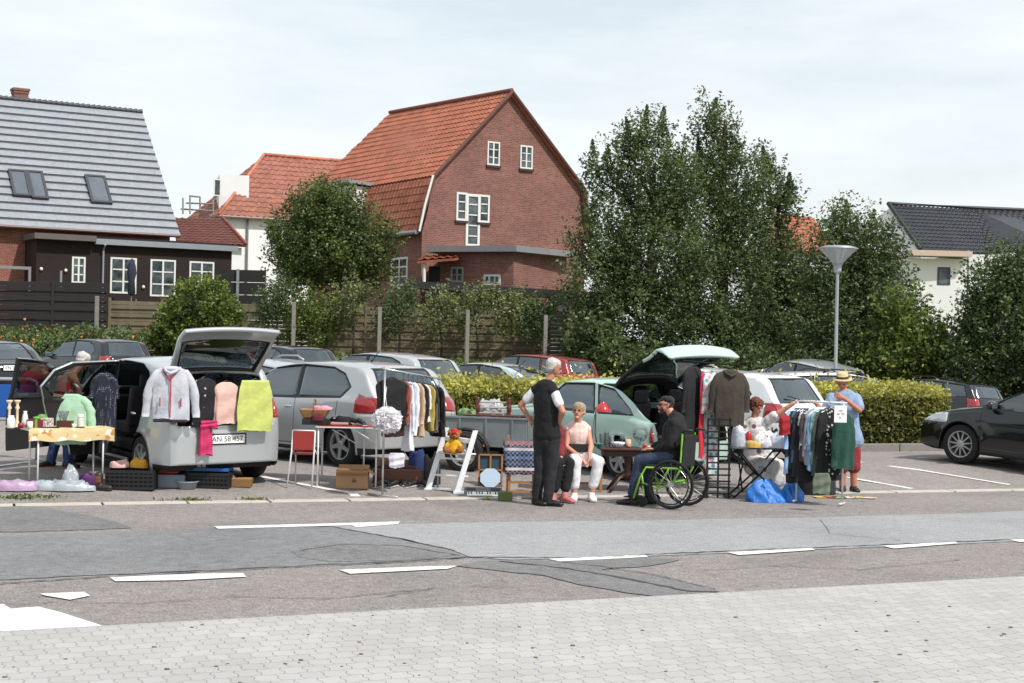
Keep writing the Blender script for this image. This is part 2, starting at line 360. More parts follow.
# white markings
white, nt, b = newmat('road_paint'); tc = nd(nt, 'ShaderNodeTexCoord').outputs['Object']
wr1 = ramp(nt, noise(nt, tc, 14, 7, .8), [(.38, .85), (.46, .15), (.62, 0.0)]); nt.links.new(mixc(nt, wr1, mixc(nt, noise(nt, tc, 3, 5), lin('#dcd8d3'), lin('#e6e3df')), lin('#97918c')), b.inputs['Base Color']); b.inputs['Roughness'].default_value = .8
def mark(name, pts, off=.0065): return struct(sheet(name, pxpoly(pts), off, white, 2))
mark('road_marking', [(110, 578), (200, 574.5), (243, 574), (246, 577.5), (180, 581), (115, 582)])
mark('road_marking', [(339, 570.5), (430, 567), (457, 566.5), (448, 569.5), (350, 574.5)])
mark('road_marking', [(214, 526.8), (300, 524.8), (400, 522), (398, 524.5), (356, 527.8), (352, 525.7), (218, 529.3)])
mark('road_marking', [(40, 594.5), (84, 592.6), (90, 596.5), (70, 600.5), (44, 596)])
mark('road_marking', [(-30, 606), (4, 605), (11, 609.5), (38, 607.5), (60, 613), (105, 627.5), (0, 633), (-30, 634)])
for a_, b_ in (((548, 560.5), (645, 556.5)), ((727, 554), (812, 549.5)), ((882, 547.5), (955, 543)), ((1008, 541), (1090, 536.5))):
    mark('road_marking', [(a_[0], a_[1]-1), (b_[0], b_[1]-1), (b_[0]+3, b_[1]+1), (a_[0]+12, a_[1]+1.6)])
# bay lines
def line(p, q, w_=.05, dash=None): 
    a = G(*p).xy; b = G(*q).xy; d = (b-a).normalized(); n = V((-d.y, d.x))*w_
    struct(sheet('bay_line', [tuple(a-n), tuple(b-n), tuple(b+n), tuple(a+n)], .008, white, 1))
line((262, 477), (352, 493.5)); line((848, 461), (1010, 485)); line((917, 458), (1060, 472)); line((848, 478), (912, 489)); line((30, 462), (-60, 478)); line((352, 493.5), (356, 497), .06)
# tar seams and cracks
tarm = mat('#3c3b3d', .6, 0, .4, 20)
def seam(pts, w0, seed):
    rs = random.Random(seed); ps = []
    for a, b2 in zip(pts, pts[1:]):
        k = max(2, int((V(b2)-V(a)).length/7))
        for j in range(k): q = V(a).lerp(V(b2), j/k); ps.append(G(q.x+rs.uniform(-1, 1), q.y+rs.uniform(-.35, .35)))
    ps.append(G(*pts[-1])); vs = []
    for i, p in enumerate(ps):
        d = (ps[min(i+1, len(ps)-1)]-ps[max(i-1, 0)]).xy.normalized(); n_ = V((-d.y, d.x, 0)); w_ = w0*rs.uniform(.4, 1.5)
        vs += [p+n_*w_+V((0, 0, .0075)), p-n_*w_+V((0, 0, .0075))]
    m_ = MB(); m_.add(vs, [(2*i, 2*i+1, 2*i+3, 2*i+2) for i in range(len(ps)-1)]); struct(m_.build('tar_seam', tarm))
seam([(640, 555.3), (724, 551.8), (815, 548), (930, 543.3), (1030, 539.2)], .018, 1); seam([(0, 584), (150, 574.2), (300, 567), (420, 561.5), (470, 557)], .016, 2); seam([(470, 557.5), (560, 558.5), (640, 556.5)], .012, 3)
seam([(500, 562), (560, 568), (620, 578), (690, 592), (720, 592.5)], .02, 4); seam([(560, 562), (600, 567), (660, 576), (715, 590)], .012, 5); seam([(300, 551), (340, 545), (400, 546), (460, 556)], .010, 6); seam([(330, 527), (400, 539), (455, 551)], .010, 7)
seam([(0, 607), (60, 602), (140, 604), (230, 597), (330, 599), (420, 590)], .006, 8); seam([(380, 598), (450, 586), (520, 588)], .006, 9); seam([(700, 571), (780, 566), (860, 570), (960, 560)], .006, 10); seam([(820, 520), (830, 534), (900, 541)], .005, 11)
# grit and weeds along the edge
def tuft(px, py, n_, r_, seed):
    p = G(px, py); rs = random.Random(seed); q = [(p.x+rs.gauss(0, r_), p.y+rs.gauss(0, r_*.35), p.z+abs(rs.gauss(0, .018))) for _ in range(n_)]
    return leaves('weed_tuft', q, .045, LG, seed=seed, up=.8)
LG = leafmat('weed_leaf', '#3e5222', '#7b8a44')
for i, (x, y, n_, r_) in enumerate([(15, 499, 220, .22), (190, 500.5, 120, .12), (256, 500.5, 110, .08), (35, 497, 120, .2), (486, 500, 25, .03), (163, 502, 12, .05)]):
    tag(tuft(x, y, n_, r_, i), 'low green weeds growing in the kerb joint', 'weeds', kind='stuff')
gs = MB(); rs = random.Random(3)
for _ in range(70):
    x, y = rs.uniform(0, 1024), rs.uniform(585, 683)
    if y < 636-x*.056: continue
    p = G(x, y, .014); k = rs.uniform(.004, .012); gs.ell(p+V((0, 0, k*.3)), (k*1.6, k, k*.5), None, 6, 4)
tag(gs.build('dry_leaves', mat('#6b5f3f', .9, 0, .5, 3), smooth=True), 'tiny dry leaves and grit scattered over the pale paving', 'leaf litter', kind='stuff')
# ================================================================ fences
def fence(name, label, p0, p1, z0, z1, slat, gap, m, mp_, n_posts, posty=None):
    a = V(p0); b = V(p1); L = (b-a).length; d = (b-a)/L; yaw = math.atan2(d.y, d.x); rt = thing(name, label, 'fence', (a.x, a.y, z0), yaw)
    k = max(1, round(L/1.8)); pw = L/k
    for i in range(k):
        mb = MB(); z = .06; j = 0
        while z < z1-z0-slat*.5:
            mb.box((i*pw+pw/2, -.022 if j % 2 else .022, z+slat/2), (pw-.02, .02, slat), basis(0, rnd.uniform(-.004, .004))); z += slat+gap; j += 1
        mb.box((i*pw+pw/2, .05, (z1-z0)/2), (.05, .03, z1-z0)); mb.build('slat_panel', m, rt, bevel=.004)
        pm = MB(); pm.box((i*pw, 0, (z1-z0)/2), (.09, .09, z1-z0+.06)); pm.build('post', m, rt, bevel=.008)
    return rt, yaw
wood = mat('#6c6450', .9, 0, .5, 3, .5, 25); dwood = mat('#1d1b1c', .8, 0, .35, 3, .3, 25)
conc = mat('#7a7772', .9, 0, .25, 6, .4, 30)
fA = at(109, 340, 52); fB = at(612, 340, 54)
fence('timber_fence', 'weathered brown slatted timber fence behind the parked cars', (fA.x, fA.y), (fB.x, fB.y), 1.35, 3.32, .13, .012, wood, wood, 6)
fC = at(-60, 340, 51); fD = at(107, 340, 51.5)
fence('dark_fence', 'black stained horizontal board fence on the left', (fC.x, fC.y), (fD.x, fD.y), 1.35, 3.82, .15, .012, dwood, dwood, 3)
for i, (px, t, bb) in enumerate([(96, 293, 336), (195, 295, 330), (293, 299, 352), (379, 304, 352), (467, 307, 362), (545, 312, 362)]):
    p = at(px, 350, 50.6); z1 = at(px, t, 50.6).z; mb = MB(); mb.box((0, 0, z1/2-.5), (.13, .12, z1-1.0+2*.0), basis(.1)); o = mb.build('fence_post', conc, loc=(p.x, p.y, 1.0-.0), bevel=.01)
    lab = ['grey concrete post before the black fence beside the orange flowers', 'grey concrete post sticking up behind the big round bush', 'grey concrete post above the silver hatchback with its dark roofed neighbour', 'grey concrete post third from the right along the slatted fence', 'grey concrete post before the fence, above the pale saloon', 'grey concrete post nearest the big tree, above the red estate car'][i]
    o.location = (p.x, p.y, .9); tag(o, lab, 'post', 'concrete posts in front of the timber fence')
# ================================================================ buildings
Z3 = V((0, 0, 1))
class Plane:            # a wall or roof plane: origin, horizontal direction u, up direction v
    def __init__(s, o, u, v=Z3): s.o = V(o); s.u = V(u).normalized(); s.n0 = s.u.cross(V(v)).normalized(); s.v = s.n0.cross(s.u).normalized(); s.v = s.v if s.v.z > 0 else -s.v; s.n = s.n0 if s.n0.y < 0 else -s.n0
    def hit(s, px, py):
        r = ray(px, py); t = (s.o-CAM).dot(s.n)/r.dot(s.n); p = CAM+r*t-s.o; return p.dot(s.u), p.dot(s.v)
    def pt(s, a, b, d=0): return s.o+s.u*a+s.v*b+s.n*d
def pbox(mb, pl, a0, a1, b0, b1, d0, d1):
    q = [pl.pt(a, b, d) for d in (d0, d1) for a, b in ((a0, b0), (a1, b0), (a1, b1), (a0, b1))]; return mb.hexa(q[:4], q[4:])
wpane = None
GL = mat('#2b3338', .08, 0, .5, 1.5, name='window_glass'); 
gm, nt_, b_ = newmat('house_glass'); tc_ = nd(nt_, 'ShaderNodeTexCoord').outputs['Object']
nt_.links.new(mixc(nt_, ramp(nt_, noise(nt_, tc_, 1.7, 4), [(.35, 0.0), (.65, 1.0)]), lin('#1d2428'), lin('#596468')), b_.inputs['Base Color']); b_.inputs['Roughness'].default_value = .06
WHT = mat('#cfd0ce', .5, 0, .06, 4, name='white_frame')
def window(pl, rect, parent, cols=2, rows=2, fr=.06, m=None, sill=None, d=.03, name='window', bars=.035, glass=None):
    a0, a1, b0, b1 = rect; m = m or WHT; f = MB()
    pbox(f, pl, a0, a1, b0, b0+fr, -.02, d); pbox(f, pl, a0, a1, b1-fr, b1, -.02, d); pbox(f, pl, a0, a0+fr, b0+fr, b1-fr, -.02, d); pbox(f, pl, a1-fr, a1, b0+fr, b1-fr, -.02, d)
    for i in range(1, cols):
        x = a0+(a1-a0)*i/cols; pbox(f, pl, x-bars/2-(.015 if cols > 1 and i == cols//2 else 0), x+bars/2+(.015 if i == cols//2 else 0), b0+fr, b1-fr, -.02, d-.004)
    for j in range(1, rows):
        z = b0+(b1-b0)*j/rows
        xs_ = [a0+fr]+[a0+(a1-a0)*i/cols for i in range(1, cols)]+[a1-fr]
        for i in range(cols): pbox(f, pl, xs_[i]+.03, xs_[i+1]-.03, z-bars/2, z+bars/2, -.02, d-.008)
    o = f.build(name, m, parent); g = MB(); pbox(g, pl, a0+fr*.5, a1-fr*.5, b0+fr*.5, b1-fr*.5, .004, .012); g.build('pane', glass or gm, o)
    if sill:
        s_ = MB(); pbox(s_, pl, a0-.05, a1+.05, b0-.1, b0-.005, -.02, .09); s_.build('sill', sill, o)
    return o
def rectpx(pl, x0, y0, x1, y1):
    a0, b1 = pl.hit(x0, y0); a1, b0 = pl.hit(x1, y1); return (min(a0, a1), max(a0, a1), min(b0, b1), max(b0, b1))
def tileroof(name, P00, P10, P01, P11, m, parent, tw=.3, th=.36, amp=.04, thick=.1):
    # pantiles: P00-P10 eave, P01-P11 ridge
    P00, P10, P01, P11 = map(V, (P00, P10, P01, P11)); W = max((P10-P00).length, (P11-P01).length); H = ((P01+P11)/2-(P00+P10)/2).length
    n = (P10-P00).cross((P01+P11)/2-P00).normalized(); n = n if n.z > 0 else -n
    ux = (P10-P00).normalized(); nr = max(3, round(H/th)); nc = max(4, round(W/tw)*5)
    w0 = (P00-P00).dot(ux); mb = MB(); vs = []
    for j in range(nr):
        for e in (0, 1):
            t = (j+e)/nr
            for i in range(nc+1):
                p = (P00.lerp(P10, i/nc)).lerp(P01.lerp(P11, i/nc), t); s_ = (p-P00).dot(ux)/tw
                q = p+n*(amp*(.5+.5*math.cos(2*PI*s_))**1.5+(.035 if e == 0 else 0)); vs.append(q)
    fs = []
    for r in range(2*nr-1):
        for i in range(nc): k = r*(nc+1)+i; fs.append((k, k+1, k+nc+2, k+nc+1))
    mb.add(vs, fs); dn = n*-thick
    mb.hexa([P00+dn, P10+dn, P11+dn, P01+dn], [P00-n*.005, P10-n*.005, P11-n*.005, P01-n*.005])
    o = mb.build(name, m, parent, smooth=False); return o
def wallpoly(name, pl, pts, m, parent, th=.25, holes=None):
    mb = MB(); n = len(pts); A = [pl.pt(a, b, 0) for a, b in pts]; B = [pl.pt(a, b, -th) for a, b in pts]
    mb.add(A+B, [tuple(range(n)), tuple(range(2*n-1, n-1, -1))]+[(i, n+i, n+(i+1) % n, (i+1) % n) for i in range(n)])
    return mb.build(name, m, parent, uvplane=True, clean=True)
def tilemat(name, c1, c2, rough=.7):
    m, nt, b = newmat(name); tc = nd(nt, 'ShaderNodeTexCoord').outputs['Object']
    v = nd(nt, 'ShaderNodeTexVoronoi', Scale=3.1); nt.links.new(tc, v.inputs['Vector'])
    a = mixc(nt, noise(nt, tc, .7, 5, .7), lin(c1), lin(c2)); sp = nd(nt, 'ShaderNodeSeparateColor'); nt.links.new(v.outputs['Color'], sp.inputs[0])
    a = mixc(nt, 1.0, a, ramp(nt, sp.outputs[0], [(0, .78), (1, 1.18)]), 'MULTIPLY'); a = mixc(nt, ramp(nt, noise(nt, tc, 1.6, 6, .75), [(.55, 0.0), (.8, .5)]), a, lin('#4a3a34'))
    nt.links.new(a, b.inputs['Base Color']); b.inputs['Roughness'].default_value = rough; return m
brick1 = brickmat('red_brick', '#8c4638', '#743a30', '#857168'); brick2 = brickmat('dark_red_brick', '#855046', '#6d4039', '#806b62')
orange = tilemat('orange_tiles', '#a3634a', '#8f513b'); orange2 = tilemat('dark_orange_tiles', '#96604f', '#804f42'); brown = tilemat('brown_tiles', '#67362c', '#512a24')
black_t = tilemat('black_tiles', '#33353b', '#26282d', .45)
render_w = mat('#d9dadb', .85, 0, .08, .6, .15, 30, name='white_render'); felt = mat('#4a4a4c', .8, 0, .3, 2); zinc = mat('#8b929a', .45, .3, .15, 3); dark = mat('#151516', .7, 0, .3, 2)
trimw = mat('#d6d3cc', .6, 0, .1, 2)
def frameuv(yaw): return V((math.cos(yaw), math.sin(yaw), 0)), V((-math.sin(yaw), math.cos(yaw), 0))
# ---------------- grey roofed house on the left
h1 = thing('brick_house', 'red brick house with steep pale grey tiled roof, three roof windows and dark timber extension', 'house', (0, 0, 0))
# depth is real: eave corner 65 m off, long wall turned 31 degrees
E1 = at(180, 236, 80); yaw1 = R(31); U1, B1 = frameuv(yaw1); half = 7.2; ez = E1.z
rdg = at(136, 113, (E1+B1*half).y); rz_ = rdg.z; L1 = 17
er = E1; el = E1-U1*L1; rr_ = V((E1.x, E1.y, 0))+B1*half; rr_.z = rz_; rl = rr_-U1*L1
print('h1 ridge px x', 512+F*rr_.x/rr_.y, 'pitch', math.degrees(math.atan2(rz_-ez, half)))
rm, nt, b = newmat('silver_tiles'); tc = nd(nt, 'ShaderNodeTexCoord').outputs['Object']
a = mixc(nt, noise(nt, tc, 2.2, 6, .7), lin('#75777e'), lin('#a2a5ac')); a = mixc(nt, ramp(nt, noise(nt, tc, 7, 4, .8), [(.4, 0.0), (.75, .6)]), a, lin('#686b78')); nt.links.new(a, b.inputs['Base Color']); b.inputs['Roughness'].default_value = .38; b.inputs['Specular IOR Level'].default_value = .8
slope = (rl-el); nr = 17; nrm = U1.cross(slope).normalized(); nrm = nrm if nrm.z > 0 else -nrm
rf = MB(); lap_shade_ = MB()
for k in range(nr):
    a_ = slope*(k/nr)-slope*.006; b_ = slope*((k+1)/nr)+slope*.004
    rf.hexa([el+a_+nrm*.03, er+a_+nrm*.03, er+b_-nrm*.03, el+b_-nrm*.03], [el+a_+nrm*.12, er+a_+nrm*.12, er+b_+nrm*.01, el+b_+nrm*.01])
for k in range(1, nr):   # dark strips painted in as the shadow under each course
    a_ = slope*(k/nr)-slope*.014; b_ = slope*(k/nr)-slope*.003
    lap_shade_.hexa([el+a_+nrm*.0, er+a_+nrm*.0, er+b_-nrm*.0, el+b_-nrm*.0], [el+a_+nrm*.052, er+a_+nrm*.052, er+b_+nrm*.052, el+b_+nrm*.052])
roof1 = rf.build('roof', rm, h1); lap_shade_.build('lap_shadow', mat('#3c4a4a', .8, 0, .4, 3), roof1)
bk = MB(); bl = V((rl.x, rl.y, 0))+B1*half; br_ = V((rr_.x, rr_.y, 0))+B1*half; bl.z = br_.z = ez
bk.hexa([rl-Z3*.15, rr_-Z3*.15, br_-Z3*.15, bl-Z3*.15], [rl, rr_, br_, bl]); bk.build('rear_roof', rm, h1)
rt_ = MB(); k = 0
while k < L1:
    p = rr_-U1*k; rt_.cyl(p-U1*.29+Z3*.05, p+Z3*.10, .12, .14, 8); k += .3
rt_.build('ridge_tiles', mat('#343a40', .6, 0, .3, 2), h1)
pe = Plane(E1-Z3*(ez-1.2)-U1*.4+B1*.45, U1)   # main wall plane
mbw = MB(); w0 = pe.o-Z3*0; 
c_ = [w0-U1*(L1-.5), w0, w0+B1*(2*half-.9), w0-U1*(L1-.5)+B1*(2*half-.9)]; mbw.hexa([V((q.x, q.y, .8)) for q in c_], [V((q.x, q.y, ez+.1)) for q in c_])
g_ = [V((w0.x, w0.y, ez)), V((w0.x, w0.y, ez))+B1*(2*half-.9), rr_-U1*.45-Z3*.25]; mbw.add(g_, [(0, 1, 2)])
mbw.build('wall', brick1, h1, uvplane=True)
pr = Plane(el+nrm*.1, U1, slope)
for i, (q, px0) in enumerate([([(7, 171), (24, 171), (33, 197), (14, 197)], 0), ([(26, 172), (42, 172.5), (49, 200), (32, 199)], 0), ([(83, 176), (104, 177), (113, 205), (92, 203)], 0)]):
    hs = [pr.hit(*t) for t in q]; a0 = sum(h[0] for h in hs)/4; sw = (hs[1][0]-hs[0][0]+hs[2][0]-hs[3][0])/4; b0 = (hs[2][1]+hs[3][1])/2; b1 = (hs[0][1]+hs[1][1])/2
    window(pr, (a0-sw, a0+sw, b0, b1), h1, 1, 1, .13, mat('#3b3d42', .5, .2, .1), d=.14, name='roof_window', glass=mat('#59616a', .12, 0, .3, 1.5, name='skylight_glass')).children[0].location = nrm*.08
ch = MB(); cp = at(20, 95, rr_.y+.3); cx = V((cp.x, cp.y, 0)); wch = .62
R3 = basis(yaw1); ch.box((cx.x, cx.y, rz_+.35), (.8, .7, 1.7), R3); ch.box((cx.x, cx.y, rz_+1.22), (.95, .85, .14), R3); ch.box((cx.x, cx.y, rz_+1.05), (.88, .78, .1), R3); chim = ch.build('chimney', brick2, h1, uvplane=True)
fl = MB(); fl.box((cx.x, cx.y, rz_-.05), (1.15, 1.0, .4), R3); fl.build('flashing', dark, chim)
gt = MB(); gt.cyl(el+V((0, -.14, -.02)), er+V((0, -.14, -.02)), .08, n=8); gt.build('gutter', mat('#55423c', .5, .2), h1)
# timber extension
ex = Plane(pe.o-B1*2.4, U1); extm = brickmat('tarred_boards', '#241414', '#1d1011', '#120a0b', 3.0, .14, True, .01, .3)
def extbox(x0, x1, ytop, pl, m, nm, depth=2.4):
    a0, _ = pl.hit(x0, 270); a1, b1 = pl.hit(x1, ytop); mb = MB(); pbox(mb, pl, a0, a1, -.6, b1, -depth, 0); return mb.build(nm, m, h1, uvplane=True), a0, a1, b1
extbox(36, 232, 244, ex, extm, 'extension_wall')
a0, b0 = ex.hit(94, 243); a1, b1 = ex.hit(236, 248.5); fs_ = MB(); bb = (b0+b1)/2; pbox(fs_, ex, a0, a1, bb-.12, bb+.16, -2.6, .35); fs_.build('flat_roof', zinc, h1)
a0, b0 = ex.hit(32, 236); a1, b1 = ex.hit(94, 240); fs_ = MB(); bb = (b0+b1)/2; pbox(fs_, ex, a0, a1-.03, bb-.12, bb+.16, -2.3, .55); fs_.build('porch_roof', mat('#5a5250', .6, .1), h1)
for (x0, y0, x1, y1, c, r) in [(72, 256.5, 85, 283.5, 2, 3), (110.5, 257, 136, 294, 2, 3), (150.5, 259, 175, 297, 2, 3), (189.5, 261, 213.5, 292, 2, 3)]:
    window(ex, rectpx(ex, x0, y0, x1, y1), h1, c, r, .09, bars=.06)
a0, b0 = ex.hit(103, 245); dp = MB(); dp.tube([ex.pt(a0, b0, .4), ex.pt(a0, b0-.3, .1), ex.pt(a0, -.4, .1)], .055); dp.build('downpipe', zinc, h1)
gm2 = MB(); a0, b0 = ex.hit(-20, 267); a1, _ = ex.hit(29, 267); pbox(gm2, ex, a0, a1, b0-.05, b0+.1, .35, .45); pbox(gm2, ex, a1-.12, a1, b0-1.2, b0-.05, .35, .45); gm2.build('pergola_rail', mat('#767a7d', .6, .2), h1)
for px in (58.5,): a0, b0 = ex.hit(px, 271); q = MB(); q.cyl(ex.pt(a0, b0-.9, .5), ex.pt(a0, b0, .5), .06); q.build('vent_pipe', zinc, h1)
for (px, py) in ((41, 269), (65.5, 270.5), (143, 287)): a0, b0 = ex.hit(px, py); lamps = MB(); lamps.ell(ex.pt(a0, b0, .06), (.08, .08, .09)); lamps.build('wall_lamp', mat('#d8d5cc', .5), h1, smooth=True)
# closed garden parasol in front of the extension
pp = ex.pt(*ex.hit(122, 292), 1.6); pu = thing('closed_parasol', 'closed dark blue garden parasol before the white windows of the dark extension', 'parasol', (pp.x, pp.y, 1.4))
ptop = at(121.5, 258, pp.y).z-1.4; q = MB(); q.lathe([(.03, ptop-1.9), (.2, ptop-1.75), (.17, ptop-1.1), (.24, ptop-.75), (.2, ptop-.35), (.07, ptop-.08), (.02, ptop)], n=12); q.cloudshift(.03, 4); q.build('canopy', fabric('#272c3d'), pu, smooth=True); q = MB(); q.cyl((0, 0, 0), (0, 0, ptop-1.8), .025); q.build('pole', zinc, pu)
# ---------------- white house with orange hipped roof
h2 = thing('white_house', 'white rendered house with hipped orange tile roof and boxy roof dormer', 'house')
K = at(224, 216, 96); U2, B2 = frameuv(R(27)); W2 = 13.0; D2 = 8.5; z2 = K.z; rz2 = at(262, 153, 100).z
c0 = K; c1 = K+U2*W2; c3 = K+B2*D2; c2 = c1+B2*D2
r0 = K+U2*3.9+B2*D2/2; r1 = c1-U2*3.2+B2*D2/2; r0.z = r1.z = rz2
ov = .45; o0 = c0-U2*ov-B2*ov; o1 = c1+U2*ov-B2*ov; o3 = c3-U2*ov+B2*ov; o2 = c2+U2*ov+B2*ov
tileroof('roof', o0, o1, r0, r1, orange2, h2, .42, .5, .06); tileroof('side_roof', o3, o0, r0+V((0, 0, .001)), r0, orange2, h2, .42, .5, .06)
bkr = MB(); bkr.add([o1, o2, o3, r0, r1], [(0, 1, 4), (1, 2, 3, 4)]); bkr.build('rear_roof', orange2, h2)
hr = MB(); hr.cyl(o0+Z3*.08, r0+Z3*.1, .1); hr.cyl(r0+Z3*.1, r1+Z3*.1, .12); hr.build('ridge_tiles', tilemat('ridge_tile', '#c2775c', '#b06a52'), h2, smooth=True)
wb = MB(); wb.hexa([V((q.x, q.y, .5)) for q in (c0, c1, c2, c3)], [V((q.x, q.y, z2-.02)) for q in (c0, c1, c2, c3)]); wb.build('wall', render_w, h2)
bn = MB(); p2 = Plane(V((K.x, K.y, 0)), U2); pbox(bn, p2, -.05, W2, 4.35, 4.6, -.1, .05); bn.build('wall_band', trimw, h2)
pL = Plane(V((K.x, K.y, 0)), B2, Z3); xdp = p2.hit(247, 230)[0]; dp = MB(); dp.cyl(p2.pt(xdp, z2, .12), p2.pt(xdp, .5, .12), .07); dp.build('downpipe', mat('#77797c', .5, .2), h2)
gq = MB(); gq.cyl(o0-Z3*.05, o1-Z3*.05, .09, n=8); gq.cyl(o0-Z3*.05, o3-Z3*.05, .09, n=8); gq.build('gutter', mat('#7b6560', .5), h2)
window(p2, rectpx(p2, 270, 226, 281, 244), h2, 2, 3, .09, mat('#3b3c3e', .5))
dm = at(228, 205, 97.5); d2 = MB(); d2.box((dm.x, dm.y+1.5, (at(228, 175, 97.5).z+at(228, 212, 97.5).z)/2), (1.9, 3.2, at(228, 175, 97.5).z-at(228, 212, 97.5).z), basis(R(14))); dmo = d2.build('dormer', render_w, h2)
pd_ = Plane(V((dm.x, dm.y+1.5, 0))-B2*1.6, U2); window(pd_, rectpx(pd_, 214, 179, 220.5, 196), dmo, 1, 1, .06)
bal = MB()
for q0, q1 in (((181, 209), (214, 211)), ((186, 203), (214, 204)), ((190, 196), (200, 197))): bal.cyl(at(*q0, 97), at(*q1, 96), .06, n=6)
for px, y0, y1 in ((183, 198, 214), (190, 195, 214), (200, 197, 214), (213, 200, 214)): bal.cyl(at(px, y0, 96.5), at(px, y1, 96.5), .06, n=6)
bal.build('balcony_rail', mat('#8b8a86', .8), h2)
# low white annex and reddish lean-to roof between the two houses
an = thing('garden_annex', 'low annex with reddish brown tiled roof between the grey roofed house and the white house', 'annex')
q0, q1 = at(177, 243.5, 84), at(246, 245.5, 86); q2, q3 = at(172, 218, 88), at(222, 218.5, 90); tileroof('roof', q0, q1, q2, q3, brown, an, .4, .42, .05)
wb = MB(); wb.hexa([V((q0.x, q0.y+.3, .8)), V((q1.x-.3, q1.y+.3, .8)), V((q3.x, q3.y, .8)), V((q2.x, q2.y, .8))], [V((q0.x, q0.y+.3, q0.z-.12)), V((q1.x-.3, q1.y+.3, q1.z-.12)), V((q3.x, q3.y, q0.z-.12)), V((q2.x, q2.y, q0.z-.12))]); wb.build('wall', render_w, an)
hp = MB(); hp.cyl(q1+Z3*.1, q3+Z3*.1, .1); hp.build('hip_tiles', tilemat('hip_tile', '#8d4a3a', '#743a2e'), an, smooth=True)
gd = thing('dark_garden_fence', 'black boarded garden screen below the white house', 'fence'); q = MB(); z_ = 0
a, b_ = at(219, 272, 62), at(266, 275, 62)
for k in range(7): q.box(((a.x+b_.x)/2, 62, 1.5+k*.52), ((b_.x-a.x), .05, .5)) if 1.5+k*.52 < a.z else None
q.build('board_panel', dark, gd); q = MB(); q.box((at(238, 270, 61.9).x, 61.9, 3.2), (.1, .1, 3.4)); q.build('post', zinc, gd)
# ---------------- large brick house
h3 = thing('brick_house', 'large red brick house with orange tiled mansard roof, tall gable and white cross shaped window', 'house')
C = at(421, 232, 62); th3 = R(33); U3, B3 = frameuv(th3)
def onray(pA, d, px):   # walk from pA along d until the pixel column px (roll ignored at pA height, solved numerically)
    lo, hi = 0, 60
    for _ in range(50):
        mid = (lo+hi)/2; p = pA+d*mid; q = p-CAM; x = 512+F*q.dot(cr)/q.dot(cf)
        if (x-px)*(1 if d.x > 0 else -1) < 0: lo = mid
        else: hi = mid
    return lo
Wg = onray(C, U3, 586.5); apx = onray(C, U3, 512)
def zat(px, py, p): return at(px, py, p.y).z
kl = C+U3*.45; kl.z = zat(437, 179, kl); rt3 = C+U3*(Wg-.3); rt3.z = zat(581, 188, rt3); eR = C+U3*Wg; eR.z = C.z
kz = (kl.z+rt3.z)/2; kl.z = kz; rt3.z = kz; ap = C+U3*(Wg/2); ap.z = zat(512, 93.5, C+U3*apx)
L3 = onray(kl, B3, 318); print('h3 w', Wg, 'apex at', apx, 'L', L3, 'kz', kz, ap.z, C.z)
rl3 = ap+B3*L3; rl3.z = ap.z+.35; LK = L3+1.7; hipin = 1.2
pg = Plane(V((C.x, C.y, 0)), U3); wl3 = [(0.05, .8), (Wg-.05, .8), (Wg-.1, C.z), (Wg-.42, kz), (Wg/2, ap.z-.1), (.55, kz-.05), (.3, C.z+.9), (.05, C.z)]
wallpoly('gable_wall', pg, wl3, brick2, h3, .3)
ps = Plane(V((C.x, C.y, 0))+B3*.3, B3)
sw = MB(); sw.hexa([V((C.x, C.y, .8))+B3*.3+U3*.06, V((C.x, C.y, .8))+B3*L3+U3*.06, V((C.x, C.y, .8))+B3*L3+U3*(Wg-.1), V((C.x, C.y, .8))+B3*.3+U3*(Wg-.1)], [V((C.x, C.y, C.z+.1))+B3*.3+U3*.06, V((C.x, C.y, C.z+.1))+B3*L3+U3*.06, V((C.x, C.y, C.z+.1))+B3*L3+U3*(Wg-.1), V((C.x, C.y, C.z+.1))+B3*.3+U3*(Wg-.1)]); sw.build('wall', brick2, h3, uvplane=True)
f = -B3*.18
klo = kl+f; apo = ap+f; eo = C+f-U3*.25; tileroof('roof', klo+U3*0, kl+B3*LK, apo, rl3-B3*0, orange, h3, .3, .36, .05)
tileroof('lower_roof', eo, C-U3*.25+B3*LK, klo-Z3*.05-U3*.02, kl+B3*LK-Z3*.05-U3*.02, orange, h3, .3, .36, .05)
kr = rt3; tileroof('rear_roof', kr+f, kr+B3*L3, apo+V((0, 0, .001)), rl3+V((0, 0, .001)), orange, h3, .6, .7, .05); 
q = MB(); q.hexa([eR+f, eR+B3*L3, kr+B3*L3, kr+f], [eR+f+U3*.15, eR+B3*L3+U3*.15, kr+B3*L3+U3*.15, kr+f+U3*.15]); q.build('rear_lower_roof', orange, h3)
vt = MB(); 
for a_, b_ in ((apo, klo), (klo, eo), (apo, kr+f), (kr+f, eR+f+U3*.1)): vt.tube([a_+Z3*.02-B3*.05, b_+Z3*.02-B3*.05], .075, 6)
vt.build('verge', mat('#5e3d35', .8, 0, .2), h3); 
v2 = MB(); v2.tube([klo+Z3*.03-U3*.1-B3*.12, (klo+eo)/2+U3*-.12-B3*.12+Z3*-.1, eo-B3*.12], .05, 6); v2.build('verge_trim', trimw, h3)
rg = MB(); rg.cyl(apo+Z3*.1, rl3+Z3*.1, .09, n=8); rg.build('ridge_tiles', mat('#7b4434', .8, 0, .3, 1.5), h3)
gq = MB(); gq.cyl(eo-Z3*.03-U3*.06, eo-Z3*.03-U3*.06+B3*L3, .09, n=8); gq.build('gutter', zinc, h3)
bs = brick1
for x0, y0, x1, y1 in ((487.3, 141, 499.2, 166), (520.2, 145, 532, 169.5)): window(pg, rectpx(pg, x0, y0, x1, y1), h3, 2, 3, .065, sill=mat('#3d2a26', .8), bars=.035, d=.04)
